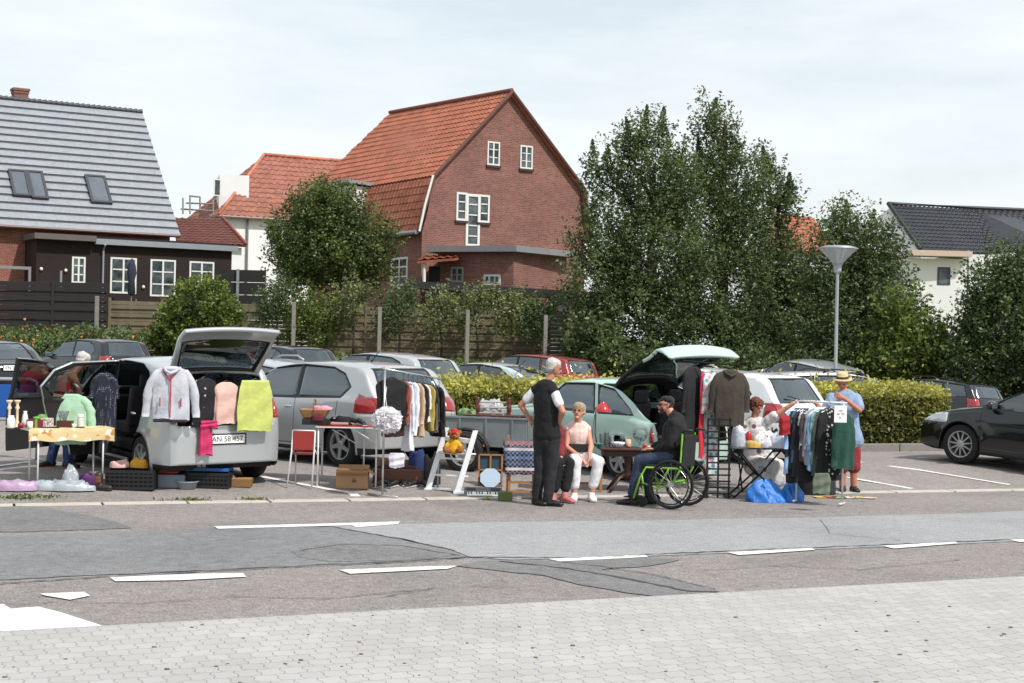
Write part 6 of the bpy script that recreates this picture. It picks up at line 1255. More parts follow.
def cloth_item(name, label, cat, hook, yaw, w, h, m, sleeve=0, sl_spread=.12, depth=.07, flare=1.0, shoulder=.06, group=None, wav=.10, neck=.18, seed=0, hanger=True, sleeve_w=.055, extras=None, hood=False, square=False, hangm=None):
    # a garment hanging from its hook point; local x = width, y = depth, z down from 0
    rs = random.Random(seed+17); ph = rs.uniform(0, 6); n = 30; rows = 22; q = MB(); vs = []
    for j in range(rows+1):
        t = j/rows; z = -.09-h*t; fl_ = 1+(flare-1)*t
        if square: hw_ = w/2*fl_*(1-.04*math.sin(t*6+ph))*(.84+.16*min(1, t*5)); dp = depth*.45
        else:
            sh = min(1, t/(.16)); hw_ = (w*neck+(w/2-w*neck)*math.sin(sh*PI/2)**.8)*(1-.10*ss((t-.1)/.35)*(1 if flare >= 1 else .4))*fl_ if j else w*neck; dp = depth*(.35+.65*min(1, t*3.5))
            z = -.09-h*t*(1) 
        for i in range(n):
            a = 2*PI*i/n; c, s_ = math.cos(a), math.sin(a); x = hw_*c; y = dp*(abs(s_)**.7)*(1 if s_ > 0 else -1)
            f = wav*min(1, t*1.6)*(math.sin(3*a+ph+t*1.5)*.5+math.sin(5*a+ph*2-t)*.35+.3*math.sin(9*a+t*3)); y += f*dp*1.5+.016*min(1, t*2)*math.sin(x*48+ph*3+t*2.5)*(.6+.4*math.sin(x*17+ph))-.012*math.sin(t*13+x*14+ph)*(.3+t*.5); x += f*.12*hw_
            zz_ = z+(rs.uniform(-.006, .006) if j == rows else 0)+(-.012*math.cos(2*a+ph) if j == rows else 0)
            vs.append((x, y, zz_))
    fs = [(j*n+i, (j+1)*n+i, (j+1)*n+(i+1) % n, j*n+(i+1) % n) for j in range(rows) for i in range(n)]+[tuple(range(n))]
    q.add(vs, fs); root = thing(name, label, cat, hook, yaw, group); o = q.build('fabric', m, root, smooth=True)
    if sleeve:
        for s_ in (-1, 1):
            p0 = V((s_*(w/2-.085), 0, -.09-h*.045)); p1 = p0+V((s_*(sl_spread*.75+.035), -.01, -sleeve*.42)); p2 = p0+V((s_*(sl_spread+.04), rs.uniform(-.03, .03), -sleeve)); k = MB()
            pts = [p0.lerp(p1, u/5) for u in range(5)]+[p1.lerp(p2, u/5) for u in range(6)]; rr = [sleeve_w*((.55, .85, 1.08)[u] if u < 3 else 1.12-.35*u/10)*(1+.10*math.sin(u*2.1+ph)) for u in range(11)]
            vv = []
            for p, r_ in zip(pts, rr):
                for i in range(10): a = 2*PI*i/10; vv.append(p+V((r_*math.cos(a), r_*.6*math.sin(a), 0)))
            k.add(vv, [(j*10+i, (j+1)*10+i, (j+1)*10+(i+1) % 10, j*10+(i+1) % 10) for j in range(10) for i in range(10)]+[tuple(range(10)), tuple(range(119-9-10+0, 110))]); k.build('sleeve', m, root, smooth=True)
    if hood: k = MB(); k.ell((0, .02, -.115), (w*.22, .06, .045)); k.tube([(-w*.2, 0, -.10), (-.06, -.07, -.14), (0, -.09, -.17), (.06, -.07, -.14), (w*.2, 0, -.10)], .022, 7); k.cloudshift(.01, 9); k.build('hood', m, root, smooth=True)
    if hanger:
        k = MB(); k.tube([(0, 0, -.07), (0, 0, -.03), (.015, 0, 0), (.0, 0, .018), (-.018, 0, .005)], .003, 5); k.tube([(0, 0, -.07), (w*.36, 0, -.13)], .006, 5); k.tube([(0, 0, -.07), (-w*.36, 0, -.13)], .006, 5); k.build('hanger', hangm or black_m, root)
    return root
# ---- first seller: table with oilcloth
oil = pat('sunflower_oilcloth', '#cbb98a', '#d9d4c4', 6, .34, '#b9803f', 1)
pT = G(25, 486.5); pR = G(87, 483.5); tY = math.atan2((pR-pT).y, (pR-pT).x)-.02; t1 = thing('folding_table', 'folding table under flowered oilcloth, crowded with candlesticks and crockery', 'table', ((pT.x+pR.x)/2+.05, (pT.y+pR.y)/2+.20, pT.z), tY)
TH = .735; q = MB(); q.box((0, 0, TH-.015), (1.04, .56, .03)); q.build('tabletop', steelw, t1)
for sx_ in (-.40, .42):
    for sy in (-.24, .24): q = MB(); q.tube([(sx_, sy, TH-.03), (sx_, sy, 0)], .012, 8); q.build('leg', steelw, t1, smooth=True)
q = MB(); 
def clothf(u, v): 
    x = -.53+1.08*u; s_ = v; 
    if v < .25: return (x, -.29-.004*math.sin(u*25), TH+.004-.16*(1-v/.25)+.01*math.sin(u*17))
    return (x, -.285+(v-.25)/.75*.57, TH+.006)
q.grid(clothf, 30, 16); oc = tag(q.build('oilcloth', oil, loc=t1.location, smooth=False), 'yellow flowered oilcloth covering the folding table at the left', 'tablecloth'); oc.rotation_euler = (0, 0, tY)
T1 = M.Translation(t1.location) @ M.Rotation(tY, 4, 'Z')
def on1(px, back=0, z=TH+.008):   # point on the table top under pixel column px, back 0..1
    y = -.22+.42*back; lo, hi = -1.5, 1.5
    for _ in range(40):
        mid = (lo+hi)/2; p = T1 @ V((mid, y, z))-CAM; x = 512+F*p.dot(cr)/p.dot(cf)
        if x < px: lo = mid
        else: hi = mid
    return T1 @ V((lo, y, z))
def lathed(name, label, cat, loc, prof, m, n=18, group=None): q = MB(); q.lathe(prof, n=n); return tag(q.build(name, m, loc=loc, smooth=True), label, cat, group)
def boxed(name, label, cat, loc, d, m, yaw=0, group=None, bev=.006): q = MB(); q.box((0, 0, d[2]/2), d, None); o = tag(q.build(name, m, loc=loc, bevel=bev), label, cat, group); o.rotation_euler = (0, 0, yaw); return o
cream = mat('#d9c4a8', .6, 0, .15, 8); chinaw = mat('#dcdcda', .2, 0, .05, coat=.4); clearg = glassmat('clear_glass', '#b9c8c8', .18, .02)
cs = [(.05, 0), (.052, .012), (.02, .03), (.028, .06), (.016, .09), (.016, .22), (.03, .25), (.015, .28), (.022, .31), (.04, .33), (.04, .345)]
for px, lab in ((9, 'pale turned wooden candlestick at the left edge of the flowered table'), (17, 'pale turned wooden candlestick beside another, nearer the middle of the flowered table')): lathed('candlestick', lab, 'candlestick', on1(px, .5), cs, cream)
jar = lambda r, h: [(r*.9, 0), (r, .01), (r, h*.75), (r*.7, h*.85), (r*.72, h), (r*.6, h)]
lathed('jar', 'tall white jar in front of the candlesticks', 'jar', on1(11, .1), jar(.05, .16), chinaw); lathed('candle', 'red candle in a small glass on the flowered table', 'candle', on1(20.5, 0), [(.035, 0), (.035, .06), (.03, .062), (0, .062)], mat('#7d1218', .3))
lathed('mug', 'small white mug near the front edge of the flowered table', 'mug', on1(30, 0), [(.028, 0), (.036, .01), (.036, .085), (.031, .085), (.030, .01), (0, .01)], chinaw); lathed('vase', 'white vase behind the gift box', 'vase', on1(25, .8), [(.03, 0), (.045, .06), (.03, .15), (.02, .18), (.025, .2)], chinaw)
gb = thing('gift_box', 'dark red gift box with green ribbon on the flowered table', 'box', on1(35, .35), .2); q = MB(); q.box((0, 0, .05), (.20, .14, .10)); q.build('box', mat('#6d1620', .5), gb, bevel=.004); q = MB(); q.box((.02, -.0, .053), (.03, .146, .106)); q.ell((.02, 0, .12), (.05, .03, .02)); q.build('ribbon', mat('#5f9a3c', .5), gb)
boxed('picture_tin', 'pale tin with small pictures on the flowered table', 'tin', on1(47, .3), (.14, .10, .12), pat('tin_print', '#b7a7a4', '#5b4a52', 30, .3, '#d8d3d0', 1), -.1)
lathed('plant_pot', 'little green potted plant behind the tin', 'plant', on1(42, .75), [(.03, 0), (.04, .07), (.06, .09), (.07, .13), (.03, .16)], mat('#5f8a3e', .7, 0, .5, 30))
lathed('glass_vase', 'wide clear glass vase on a brown box', 'vase', V(on1(63, .35))+V((0, 0, .085)), [(.04, 0), (.055, .05), (.075, .12), (.073, .12), (.05, .05), (0, .01)], clearg); boxed('wooden_box', 'brown wooden box under the glass vase', 'box', on1(65, .35), (.19, .12, .085), mat('#4a2216', .4, 0, .3, 8), .02)
lathed('pitcher', 'tall white enamel pitcher near the right end of the flowered table', 'pitcher', on1(80.5, .2), [(.04, 0), (.045, .01), (.038, .13), (.045, .17), (.04, .17), (.034, .02), (0, .02)], chinaw)
lathed('cup', 'white cup beside the brown box', 'cup', on1(74, .0), [(.02, 0), (.03, .05), (.027, .05), (0, .01)], chinaw)
for px, lab, c_ in ((45, 'dark green folded knife lying at the front of the flowered table', '#27402c'), (79, 'dark blue pen case lying at the right end of the flowered table', '#23293a'), (54, 'small black purse near the front of the flowered table', '#1b1b1d')): boxed('case', lab, 'case', on1(px, -.05), (.14, .03, .015), mat(c_, .5), .1)
# blue sign in a tube frame
sg = thing('parking_sign', 'blue sign panel in a rounded grey tube frame at the left edge', 'sign', G(8, 459, 0)); sgy = sg.location.y; L_ = toloc(sg.location); a, b_ = L_(-20, 384), L_(34, 418); q = MB(); q.box(((a.x+b_.x)/2, 0, (a.z+b_.z)/2), (b_.x-a.x, .02, a.z-b_.z)); q.build('panel', mat('#12509e', .35, 0, .06), sg, bevel=.008)
q = MB(); c = L_(15, 389.5); q.cyl((c.x, -.014, c.z), (c.x, -.010, c.z), .035, n=18); q.build('white_dot', plw, sg)
x0, x1, zt, zb = a.x-.05, b_.x+.055, a.z+.08, b_.z-.03; r_ = .12; pts = [(x0, 0, .0), (x0, 0, zt-r_), (x0+r_*.3, 0, zt-r_*.3), (x0+r_, 0, zt), (x1-r_, 0, zt), (x1-r_*.3, 0, zt-r_*.3), (x1, 0, zt-r_), (x1, 0, zb), (x1, 0, -.02)]; q = MB(); q.tube(pts, .028, 10); q.tube([(x0, 0, zb), (x1, 0, zb)], .02, 8); q.build('frame', gal, sg, smooth=True)
# plastic, boot, crates on the ground
def lump(name, label, cat, px, py, d, m, amp=.25, seed=1, yaw=0, up=0):
    p = G(px, py); q = MB(); rs = seed*3.1
    def fn(u, v):
        a = 2*PI*u; ph = PI*v*.5; rr = math.sin(ph)**.5 if v > 0 else 0; x = d[0]/2*rr*math.cos(a); y = d[1]/2*rr*math.sin(a); z = d[2]*math.cos(ph)**.6 if v < 1 else 0
        n_ = mnoise.noise((x*9+rs, y*9, 1))+.5*mnoise.noise((x*22+rs, y*22, 3)); return (x*(1+amp*.3*n_), y*(1+amp*.3*n_), max(0, z*(1+amp*1.6*n_)))
    q.grid(fn, 36, 12); o = tag(q.build(name, m, loc=(p.x, p.y, p.z+up+.004), smooth=True, clean=True), label, cat); o.rotation_euler = (0, 0, yaw); return o
plast = mat('#9aa2a9', .12, 0, .2, 9, .5, 12, coat=.6, name='thin_plastic'); lump('plastic_bundle', 'folded pinkish lilac plastic bundle on the ground at the left edge', 'bundle', 12, 490, (.62, .34, .11), mat('#a98fab', .3, 0, .2, 12, .5, 14), .3)
lump('plastic_sheet', 'crumpled clear plastic sheeting under the flowered table', 'plastic sheet', 60, 490, (.88, .34, .10), plast, .5, 2); lump('plastic_sheet', 'upright scrunch of clear plastic by the table leg', 'plastic sheet', 70, 484, (.22, .16, .18), plast, .5, 5)
lump('bag', 'purple bag on the ground behind the brown boot', 'bag', 91, 484, (.30, .2, .13), mat('#4b1f57', .5, 0, .3, 9, .4), .3, 3)
bt = thing('ankle_boot', 'black and brown ankle boot standing left of the black crate', 'boot', G(101, 490.5)); q = MB(); ecap(q, (-.03, 0, .19), (-.03, 0, .06), (.055, .05), (.05, .045)); ecap(q, (-.04, 0, .045), (.12, -.03, .04), (.045, .045), (.04, .035)); organic(q, 'upper', mat('#2b2220', .5, 0, .3, 12), bt, .008, 2, .002); q = MB(); ecap(q, (-.05, 0, .012), (.13, -.03, .012), (.05, .014), (.045, .014), (0, 1, 0)); q.build('sole', blackp, bt, smooth=True); q = MB(); q.box((-.03, -.03, .14), (.07, .05, .09)); q.build('panel', mat('#6b3a24', .7), bt, bevel=.015)
def crate(name, label, px, py, d, m, yaw=0, rows=3, inner=None):
    p = G(px, py); rt = thing(name, label, 'crate', p, yaw); w_, dd, h = d; q = MB()
    for z in (.02, h-.02): 
        for s_ in (-1, 1): q.box((0, s_*dd/2, z), (w_, .014, .035)); q.box((s_*w_/2, 0, z), (.014, dd, .035))
    for k in range(rows): z = .05+(h-.09)*(k+.5)/rows; [q.box((0, s_*dd/2, z), (w_, .010, (h-.09)/rows*.45)) for s_ in (-1, 1)]
    k = 0; x = -w_/2
    while x <= w_/2+.001:
        for s_ in (-1, 1): q.box((x, s_*dd/2, h/2), (.014, .016, h))
        x += w_/10
    for s_ in (-1, 1):
        for j in range(7): q.box((s_*w_/2, -dd/2+dd*j/6, h/2), (.016, .012, h))
    q.build('lattice', m, rt); q = MB(); q.box((0, 0, h*.45), (w_-.03, dd-.03, h*.86)); q.build('contents', inner or blackp, rt); return rt
crate('plastic_crate', 'black lattice plastic crate filled with pink and yellow cloths', 132.5, 488.5, (.60, .38, .25), blackp, .02)
def cloth_pile(name, label, px, py, z, d, m, seed=1): return lump(name, label, 'cloth', px, py, d, m, .45, seed, up=z)
cloth_pile('folded_cloth', 'pale pink cloth heaped on the left of the black crate', 119, 486, .24, (.24, .26, .08), fabric('#c7a09c'), 1); cloth_pile('folded_cloth', 'mustard yellow cloth heaped on the right of the black crate', 142, 486, .24, (.32, .28, .09), fabric('#c08f2b'), 2)
boxed('storage_box', 'bluish grey plastic box with red folder on top, beside the black crate', 'box', G(172, 487), (.36, .26, .17), mat('#74818f', .5, 0, .15, 6), .02); boxed('folder', 'flat red folder lying on the grey plastic box', 'folder', V(G(168, 486))+V((0, 0, .172)), (.27, .22, .03), mat('#b3201f', .4), .05)
tb = MB(); tb.lathe([(.11, 0), (.135, .09), (.15, .095), (.15, .105), (.13, .10), (.105, .015), (0, .015)], n=28); tag(tb.build('tub', mat('#8c9aa0', .4, 0, .1), loc=G(187, 489), smooth=True), 'round grey plastic tub in front of the grey box', 'tub')
crate('plastic_crate', 'black crate with blue lid under the bumper of the silver hatchback', 211, 487, (.52, .36, .20), blackp, -.03, 2); boxed('crate_lid', 'bright blue lid lying on the black crate behind the silver car bumper', 'lid', V(G(207, 486))+V((.03, 0, .205)), (.56, .34, .045), mat('#1f5fae', .4), -.04)
boxed('paper_stack', 'stack of papers and a patterned packet on the blue lid', 'papers', V(G(196, 486))+V((0, 0, .252)), (.26, .2, .05), pat('paper_print', '#c9c6c2', '#4b5a6b', 22, .3, None, 1), .1); lump('cloth_scrap', 'pinkish white cloth scrap between the blue lidded crate and wicker basket', 'cloth', 231, 486, (.14, .16, .17), fabric('#c9b0b2'), .3, 9)
wick, nt, b = newmat('wicker'); tc = nd(nt, 'ShaderNodeTexCoord').outputs['Object']; wv = nd(nt, 'ShaderNodeTexWave', Scale=30.0, Distortion=3.0, bands_direction='Z'); nt.links.new(tc, wv.inputs[0]); nt.links.new(mixc(nt, wv.outputs['Fac'], lin('#5f3d1e'), lin('#b08450')), b.inputs['Base Color']); bp = nd(nt, 'ShaderNodeBump', Strength=.8, Distance=.01); nt.links.new(wv.outputs['Fac'], bp.inputs['Height']); nt.links.new(bp.outputs[0], b.inputs['Normal']); b.inputs['Roughness'].default_value = .7
q = MB(); w_, dd, h = .30, .2, .12; q.hexa([(-w_*.45, -dd*.45, 0), (w_*.45, -dd*.45, 0), (w_*.45, dd*.45, 0), (-w_*.45, dd*.45, 0)], [(-w_/2, -dd/2, h), (w_/2, -dd/2, h), (w_/2, dd/2, h), (-w_/2, dd/2, h)]); tag(q.build('wicker_basket', wick, loc=G(241, 487), bevel=.015), 'small rectangular wicker basket on the ground behind the silver car', 'basket')
# ---- clothes on the silver car
rA = V(carA.location); hv = V((math.cos(yA), math.sin(yA), 0)); sv = V((-hv.y, hv.x, 0)); PA = Plane(rA-hv*.03, sv)
def onA(px, py, off=.08): u, v_ = PA.hit(px, py); return tuple(PA.pt(u, v_, off))
yr = math.atan2(-sv.y, -sv.x)   # garments parallel to the tail
sA = F/rA.y
hd_ = cloth_item('hooded_jacket', 'light grey hooded jacket with red zip hanging at the left of the open tailgate', 'jacket', at(172, 360, rA.y-.55), .12, .50, .66, fabric('#b3b5bf'), .60, .11, .065, 1.02, seed=1, hood=True, sleeve_w=.06, wav=.16)
q = MB(); q.tube([(0, -.075, -.14), (.0, -.098, -.35), (.0, -.098, -.72)], .008, 5); q.tube([(-.11, -.05, -.12), (-.02, -.085, -.26), (.09, -.05, -.12)], .010, 5); q.build('zip', mat('#a3202c', .6), hd_)
for s_ in (-1, 1): q = MB(); q.box((s_*.13, -.088, -.53), (.014, .012, .11), basis(0, 0, 0)); q.build('pocket_zip', mat('#a3202c', .6), hd_)
q = MB(); q.box((0, -.03, -.765), (.42, .12, .035)); q.build('hem_band', fabric('#2d1f26'), hd_, bevel=.012)
cloth_item('dress', 'black dress with small white flowers hanging inside the open boot', 'dress', onA(203, 371, .05), yr, .36, .62, pat('black_floral', '#141318', '#a99ba4', 13, .18, '#1d1a20', 1), 0, seed=2, depth=.04)
cloth_item('sweater', 'pale pink sweater hanging in the middle of the open boot', 'sweater', onA(224, 375, .07), yr, .34, .54, fabric('#c9a69c'), .48, .01, .05, seed=3, sleeve_w=.04)
cloth_item('blouse', 'lime yellow sheer blouse draped at the right of the open boot', 'blouse', onA(250, 373, .16), yr, .48, .66, fabric('#b2bb66'), 0, depth=.04, seed=4, square=True, wav=.35, flare=1.04)
cloth_item('scarf', 'bright pink jumper hanging over the rear bumper beside the number plate', 'jumper', onA(203, 415, .09), yr, .18, .42, fabric('#b32a5b'), 0, depth=.05, seed=5, square=True, wav=.5, hanger=False); 
cloth_item('jumper_sleeve_cloth', 'knotted pink sleeve cloth folded over the boot edge above the bumper', 'cloth', onA(205, 413, .12), yr, .24, .10, fabric('#b32a5b'), 0, depth=.05, seed=6, square=True, wav=.5, hanger=False)
cloth_item('jacket', 'mint green jacket hanging on the open car door behind the flowered table', 'jacket', wpos(72, 387, t1.location.y+.31), .05, .44, .66, fabric('#9dc0a6'), .44, .10, .06, 1.05, seed=7, sleeve_w=.07)
cloth_item('dress', 'dark navy polka dot dress hanging on the open rear door', 'dress', wpos(105, 366, t1.location.y+.46), -.15, .36, .90, pat('navy_dots', '#1e2130', '#8f93a6', 38, .22), .30, .03, .06, 1.12, seed=8)
# ---- second seller: camping table, chair, clothes rail
redv = mat('#8c2620', .45, 0, .15, 6)
p0 = G(318, 487); p1 = G(376, 487.5); t2 = thing('camping_table', 'white framed camping table with red top holding basket and shoes', 'table', ((p0.x+p1.x)/2, p0.y+.22, p0.z), 0); TW = p1.x-p0.x+.06
TH2 = (487-(427))/F*p0.y+.02; q = MB(); q.box((0, 0, TH2-.012), (TW, .50, .022)); q.build('tabletop', redv, t2); q = MB(); q.box((0, 0, TH2-.02), (TW+.03, .53, .016)); q.build('edge_frame', steelw, t2, bevel=.005)
for sx_, sy in ((TW/2-.02, -.23), (.18, .23), (-TW/2+.02, -.23), (-TW/2+.02, .23)): q = MB(); q.tube([(sx_, sy, TH2-.03), (sx_, sy, 0)], .012, 8); q.build('leg', steelw, t2, smooth=True)
q = MB(); q.cyl((-.2, -.23, TH2-.05), (.1, .0, TH2-.25), .007); q.cyl((TW/2-.03, -.23, TH2-.22), (.1, -.23, TH2-.05), .007); q.build('stay', steelw, t2)
c0 = G(303, 487); ch_ = thing('folding_chair', 'folding chair with red vinyl backrest and white tube frame left of the camping table', 'chair', c0, -.05); q = MB(); q.box((0, -.05, .62), (.28, .02, .26), basis(0, 0, -.08)); q.build('backrest', redv, ch_, bevel=.02)
for s_ in (-1, 1): q = MB(); q.tube([(s_*.15, -.03, .75), (s_*.15, -.06, .48), (s_*.165-.02, -.16, 0)], .012, 8); q.build('leg', steelw, ch_, smooth=True); q = MB(); q.tube([(s_*.15, -.03, .50), (s_*.15, .22, .40), (s_*.16, .30, .0)], .011, 8); q.build('leg', steelw, ch_, smooth=True)
q = MB(); q.tube([(-.15, -.03, .75), (.15, -.03, .75)], .012); q.build('top_rail', steelw, ch_, smooth=True); q = MB(); q.box((0, .10, .44), (.28, .28, .02)); q.build('seat', redv, ch_, bevel=.008)
def onT(t, x, y, z): return V(t.location)+V((x, y, z))
zt2 = TH2+.002; xpx = lambda px: (px-512)/F*(p0.y+.1)-t2.location.x
bs = thing('handled_basket', 'wicker basket with tall handle and pink cloth on a dark case', 'basket', onT(t2, xpx(315), 0, zt2+.085)); q = MB(); q.hexa([(-.14, -.09, 0), (.14, -.09, 0), (.14, .09, 0), (-.14, .09, 0)], [(-.20, -.12, .12), (.20, -.12, .12), (.20, .12, .12), (-.20, .12, .12)]); q.build('basket', wick, bs, bevel=.015); q = MB(); q.tube([(0, -.12, .10), (0, -.11, .2), (0, -.05, .25), (0, .05, .25), (0, .11, .2), (0, .12, .1)], .010); q.build('handle', wick, bs); 
tag(lump('folded_cloth', '', 'cloth', 318, 480, (.26, .16, .05), fabric('#d08aa0'), .3, 4), 'pink cloth folded in the handled basket').location = onT(t2, xpx(323), 0, zt2+.20)
boxed('case', 'flat black case under the wicker basket on the camping table', 'case', onT(t2, xpx(317), 0, zt2), (.36, .26, .08), mat('#151417', .5), .03); lm = lump('beret', 'dark red knitted hat leaning on the black case', 'hat', 318, 480, (.17, .12, .09), fabric('#551526'), .3, 6); lm.location = onT(t2, xpx(319), -.12, zt2+.06)
boxed('purse', 'flat pale pink purse on the camping table', 'purse', onT(t2, xpx(341), -.08, zt2), (.24, .13, .04), mat('#b07a74', .5, 0, .15, 6), .02, bev=.015)
def shoe(label, loc, m, yaw, L=.25, group=None, nm='shoe', heel=.0):
    rt = thing(nm, label, 'shoe', loc, yaw, group); q = MB(); ecap(q, (-L*.28, 0, .04+heel), (L*.18, 0, .035+heel*.4), (.036, .038), (.038, .028), (0, 1, 0)); ecap(q, (L*.1, 0, .032+heel*.3), (L*.38, 0, .024), (.038, .026), (.034, .018), (0, 1, 0)); q.build('upper', m, rt, smooth=True); q = MB(); ecap(q, (-L*.32, 0, .010+heel*.6), (L*.42, 0, .008), (.036, .012), (.036, .010), (0, 1, 0)); q.build('sole', mat('#b9b6b0', .6), rt, smooth=True); return rt
blks = mat('#131214', .3, 0, .3, 10)
for i, (px, dy, yw, lab) in enumerate(((337, .12, .3, 'black shoe behind the pink purse on the camping table'), (347, .14, 1.2, 'black shoe pointing back, right of another on the camping table'), (357, -.02, -.4, 'black strappy shoe near the right end of the camping table'), (363, -.12, -.9, 'black strappy shoe at the front right of the camping table'))): shoe(lab, onT(t2, xpx(px), dy, zt2), blks, yw, .22, heel=.03)
lump('black_hat', 'round black hat on the camping table', 'hat', 344, 480, (.24, .22, .12), fabric('#141417'), .15, 3).location = onT(t2, xpx(344), .02, zt2)
kraft = mat('#a3805e', .85, 0, .12, 5, .1, 30)
def carton(label, px, py, d, yaw, m=kraft, open_=True, nm='cardboard_box'):
    p = G(px, py); rt = thing(nm, label, 'box', p, yaw); w_, dd, h = d; q = MB(); t_ = .006
    q.box((0, -dd/2, h/2), (w_, t_, h)); q.box((0, dd/2, h/2), (w_, t_, h)); q.box((-w_/2, 0, h/2), (t_, dd-t_*2.2, h)); q.box((w_/2, 0, h/2), (t_, dd-t_*2.2, h)); q.box((0, 0, .004), (w_-.02, dd-.02, .005)); q.build('box', m, rt)
    if open_:
        for s_, a_ in ((-1, .5), (1, .9)): q = MB(); q.box((0, s_*(dd/2+.05), h-.02+.02*s_), (w_*.98, .12, .005), basis(0, 0, s_*a_)); q.build('flap', m, rt)
        q = MB(); q.box((w_/2+.04, 0, h-.035), (.10, dd*.96, .005), basis(0, .6)); q.build('flap', m, rt)
    return rt
bx1 = carton('brown cardboard box with open flaps and crown print under the camping table', 352.5, 487.5, (.42, .30, .24), .03); q = MB(); q.box((.03, -.154, .10), (.06, .002, .035)); q.box((.03, -.154, .13), (.045, .002, .012)); q.build('printed_mark', mat('#6e4f36', .9), bx1)
sc_ = thing('suitcase', 'open brown leather suitcase with dark clothes below the first clothes rail', 'suitcase', G(398, 483), .02); lth = mat('#5b3423', .5, 0, .3, 7, .3, 30); q = MB(); q.box((0, 0, .10), (.68, .30, .20)); q.build('shell', lth, sc_, bevel=.02); q = MB(); q.box((-.02, .12, .25), (.56, .03, .14), basis(0, 0, -.5)); q.build('lid', lth, sc_, bevel=.02); q = MB(); q.ell((-.1, -.02, .2), (.2, .11, .08), jit=.2); q.ell((.15, -.02, .19), (.14, .11, .06), jit=.2); q.build('clothes', fabric('#3a2620'), sc_, smooth=True)
rs = random.Random(8)
for i, px in enumerate((379, 386, 393, 403, 411, 419, 427)):
    shoe(['black sandal leftmost in the row under the rail', 'black sandal with pale sole second in the row of shoes', 'black trainer with white sole third in the shoe row', 'black trainer lying in the middle of the shoe row', 'dark trainer fifth in the shoe row before the suitcase', 'black boot-like shoe next to last in the shoe row', 'black shoe at the right end of the row by the high chair'][i], G(px, 487.5-(i % 2)*2), blks if i % 3 else mat('#2b2a2e', .7), rs.uniform(-2.4, -.8), .27, 'shoes laid out under the first clothes rail', 'trainer' if i in (2, 3, 4) else 'shoe', .02)
def rail(name, label, A, B, ground_y, m, top_pipe=.014, feet=.25):
    rt = thing(name, label, 'clothes rail', (A.x, A.y, hg(A.x, A.y)), 0); r0 = V(rt.location); q = MB(); d = (B-A).normalized(); q.cyl(A-r0-d*.04, B-r0+d*.04, top_pipe); q.build('top_bar', m, rt, smooth=True)
    nrm_ = V((-d.y, d.x, 0)).normalized()
    for P_ in (A, B): b0 = V((P_.x, P_.y, hg(P_.x, P_.y)+.03))-r0; q = MB(); q.cyl(b0, P_-r0, .013); q.build('upright', m, rt, smooth=True); q = MB(); q.cyl(b0-nrm_*feet, b0+nrm_*feet, .013); q.build('foot', m, rt, smooth=True)
    return rt
A1_ = at(385, 369, 19.3); B1_ = at(440, 379, 20.2); rail('clothes_rail', 'chrome clothes rail hung with dark and white clothes beside the fluffy white skirt', A1_, B1_, 487, chrome)
d_ = (B1_-A1_); ry = math.atan2(d_.y, d_.x)
R1 = 'clothes hanging on the first rail'
items = [(.12, .42, .60, '#141416', 0, 'black top with a small white trim, widest at the left of the first rail', ry*.3, 'top'), (.16, .34, .74, '#2e1718', 0, 'dark maroon skirt showing below the black top on the first rail', ry*.3+.1, 'skirt'), (.33, .36, .56, '#8c4a40', .4, 'rust red cardigan pressed beside the black top', ry+1.2, 'cardigan'),
 (.42, .40, .90, '#cfd0da', .6, 'long white shirt with a sleeve trailing low on the first rail', ry+1.0, 'shirt'), (.50, .38, .58, '#d6d6de', .66, 'white blouse right beside the long white shirt', ry+1.1, 'blouse'), (.58, .38, .70, '#b39a7e', .5, 'beige cardigan in the middle of the first rail', ry+1.2, 'cardigan'),
 (.64, .36, .52, '#1f1d20', .4, 'narrow black knit between the beige cardigan and striped top', ry+1.3, 'sweater'), (.70, .34, .50, '#d3d0cc', .3, 'white top with yellow edge hanging right of centre', ry+1.2, 'top'), (.76, .36, .60, '#9a8a45', 0, 'mustard yellow strip of a top between white and black clothes', ry+1.35, 'top'), (.82, .38, .56, '#26262b', .45, 'charcoal jacket squeezed near the right of the first rail', ry+1.3, 'jacket'), (.88, .42, .62, '#5d5a4b', .55, 'olive grey jacket near the right end of the first rail', ry+.9, 'jacket'), (.97, .40, .66, '#141518', .5, 'black coat at the right end of the first rail', ry+1.1, 'coat')]
for i, (t, w_, h, c_, sl_, lab, yw, nm) in enumerate(items): p = A1_.lerp(B1_, t)-V((0, 0, .02)); cloth_item(nm, lab, nm, tuple(p), yw, w_, h, fabric(c_), sl_, .02, .045, 1.04, seed=20+i, group=R1, sleeve_w=.045)
cloth_item('carrier_bag', 'white cotton bag hanging low under the rust and black clothes', 'bag', wpos(397, 446, 19.2), .1, .20, .18, fabric('#c9c8d2'), 0, depth=.04, square=True, seed=41, hanger=False); lump('blue_bundle', 'dark blue bag on the ground behind the shoes under the rail', 'bag', 418, 483, (.30, .24, .42), fabric('#1c2c5c'), .2, 4)
lump('dark_bundle', 'black bag of clothes behind the shoes near the high chair', 'bag', 431, 484, (.26, .24, .40), fabric('#141518'), .2, 7)
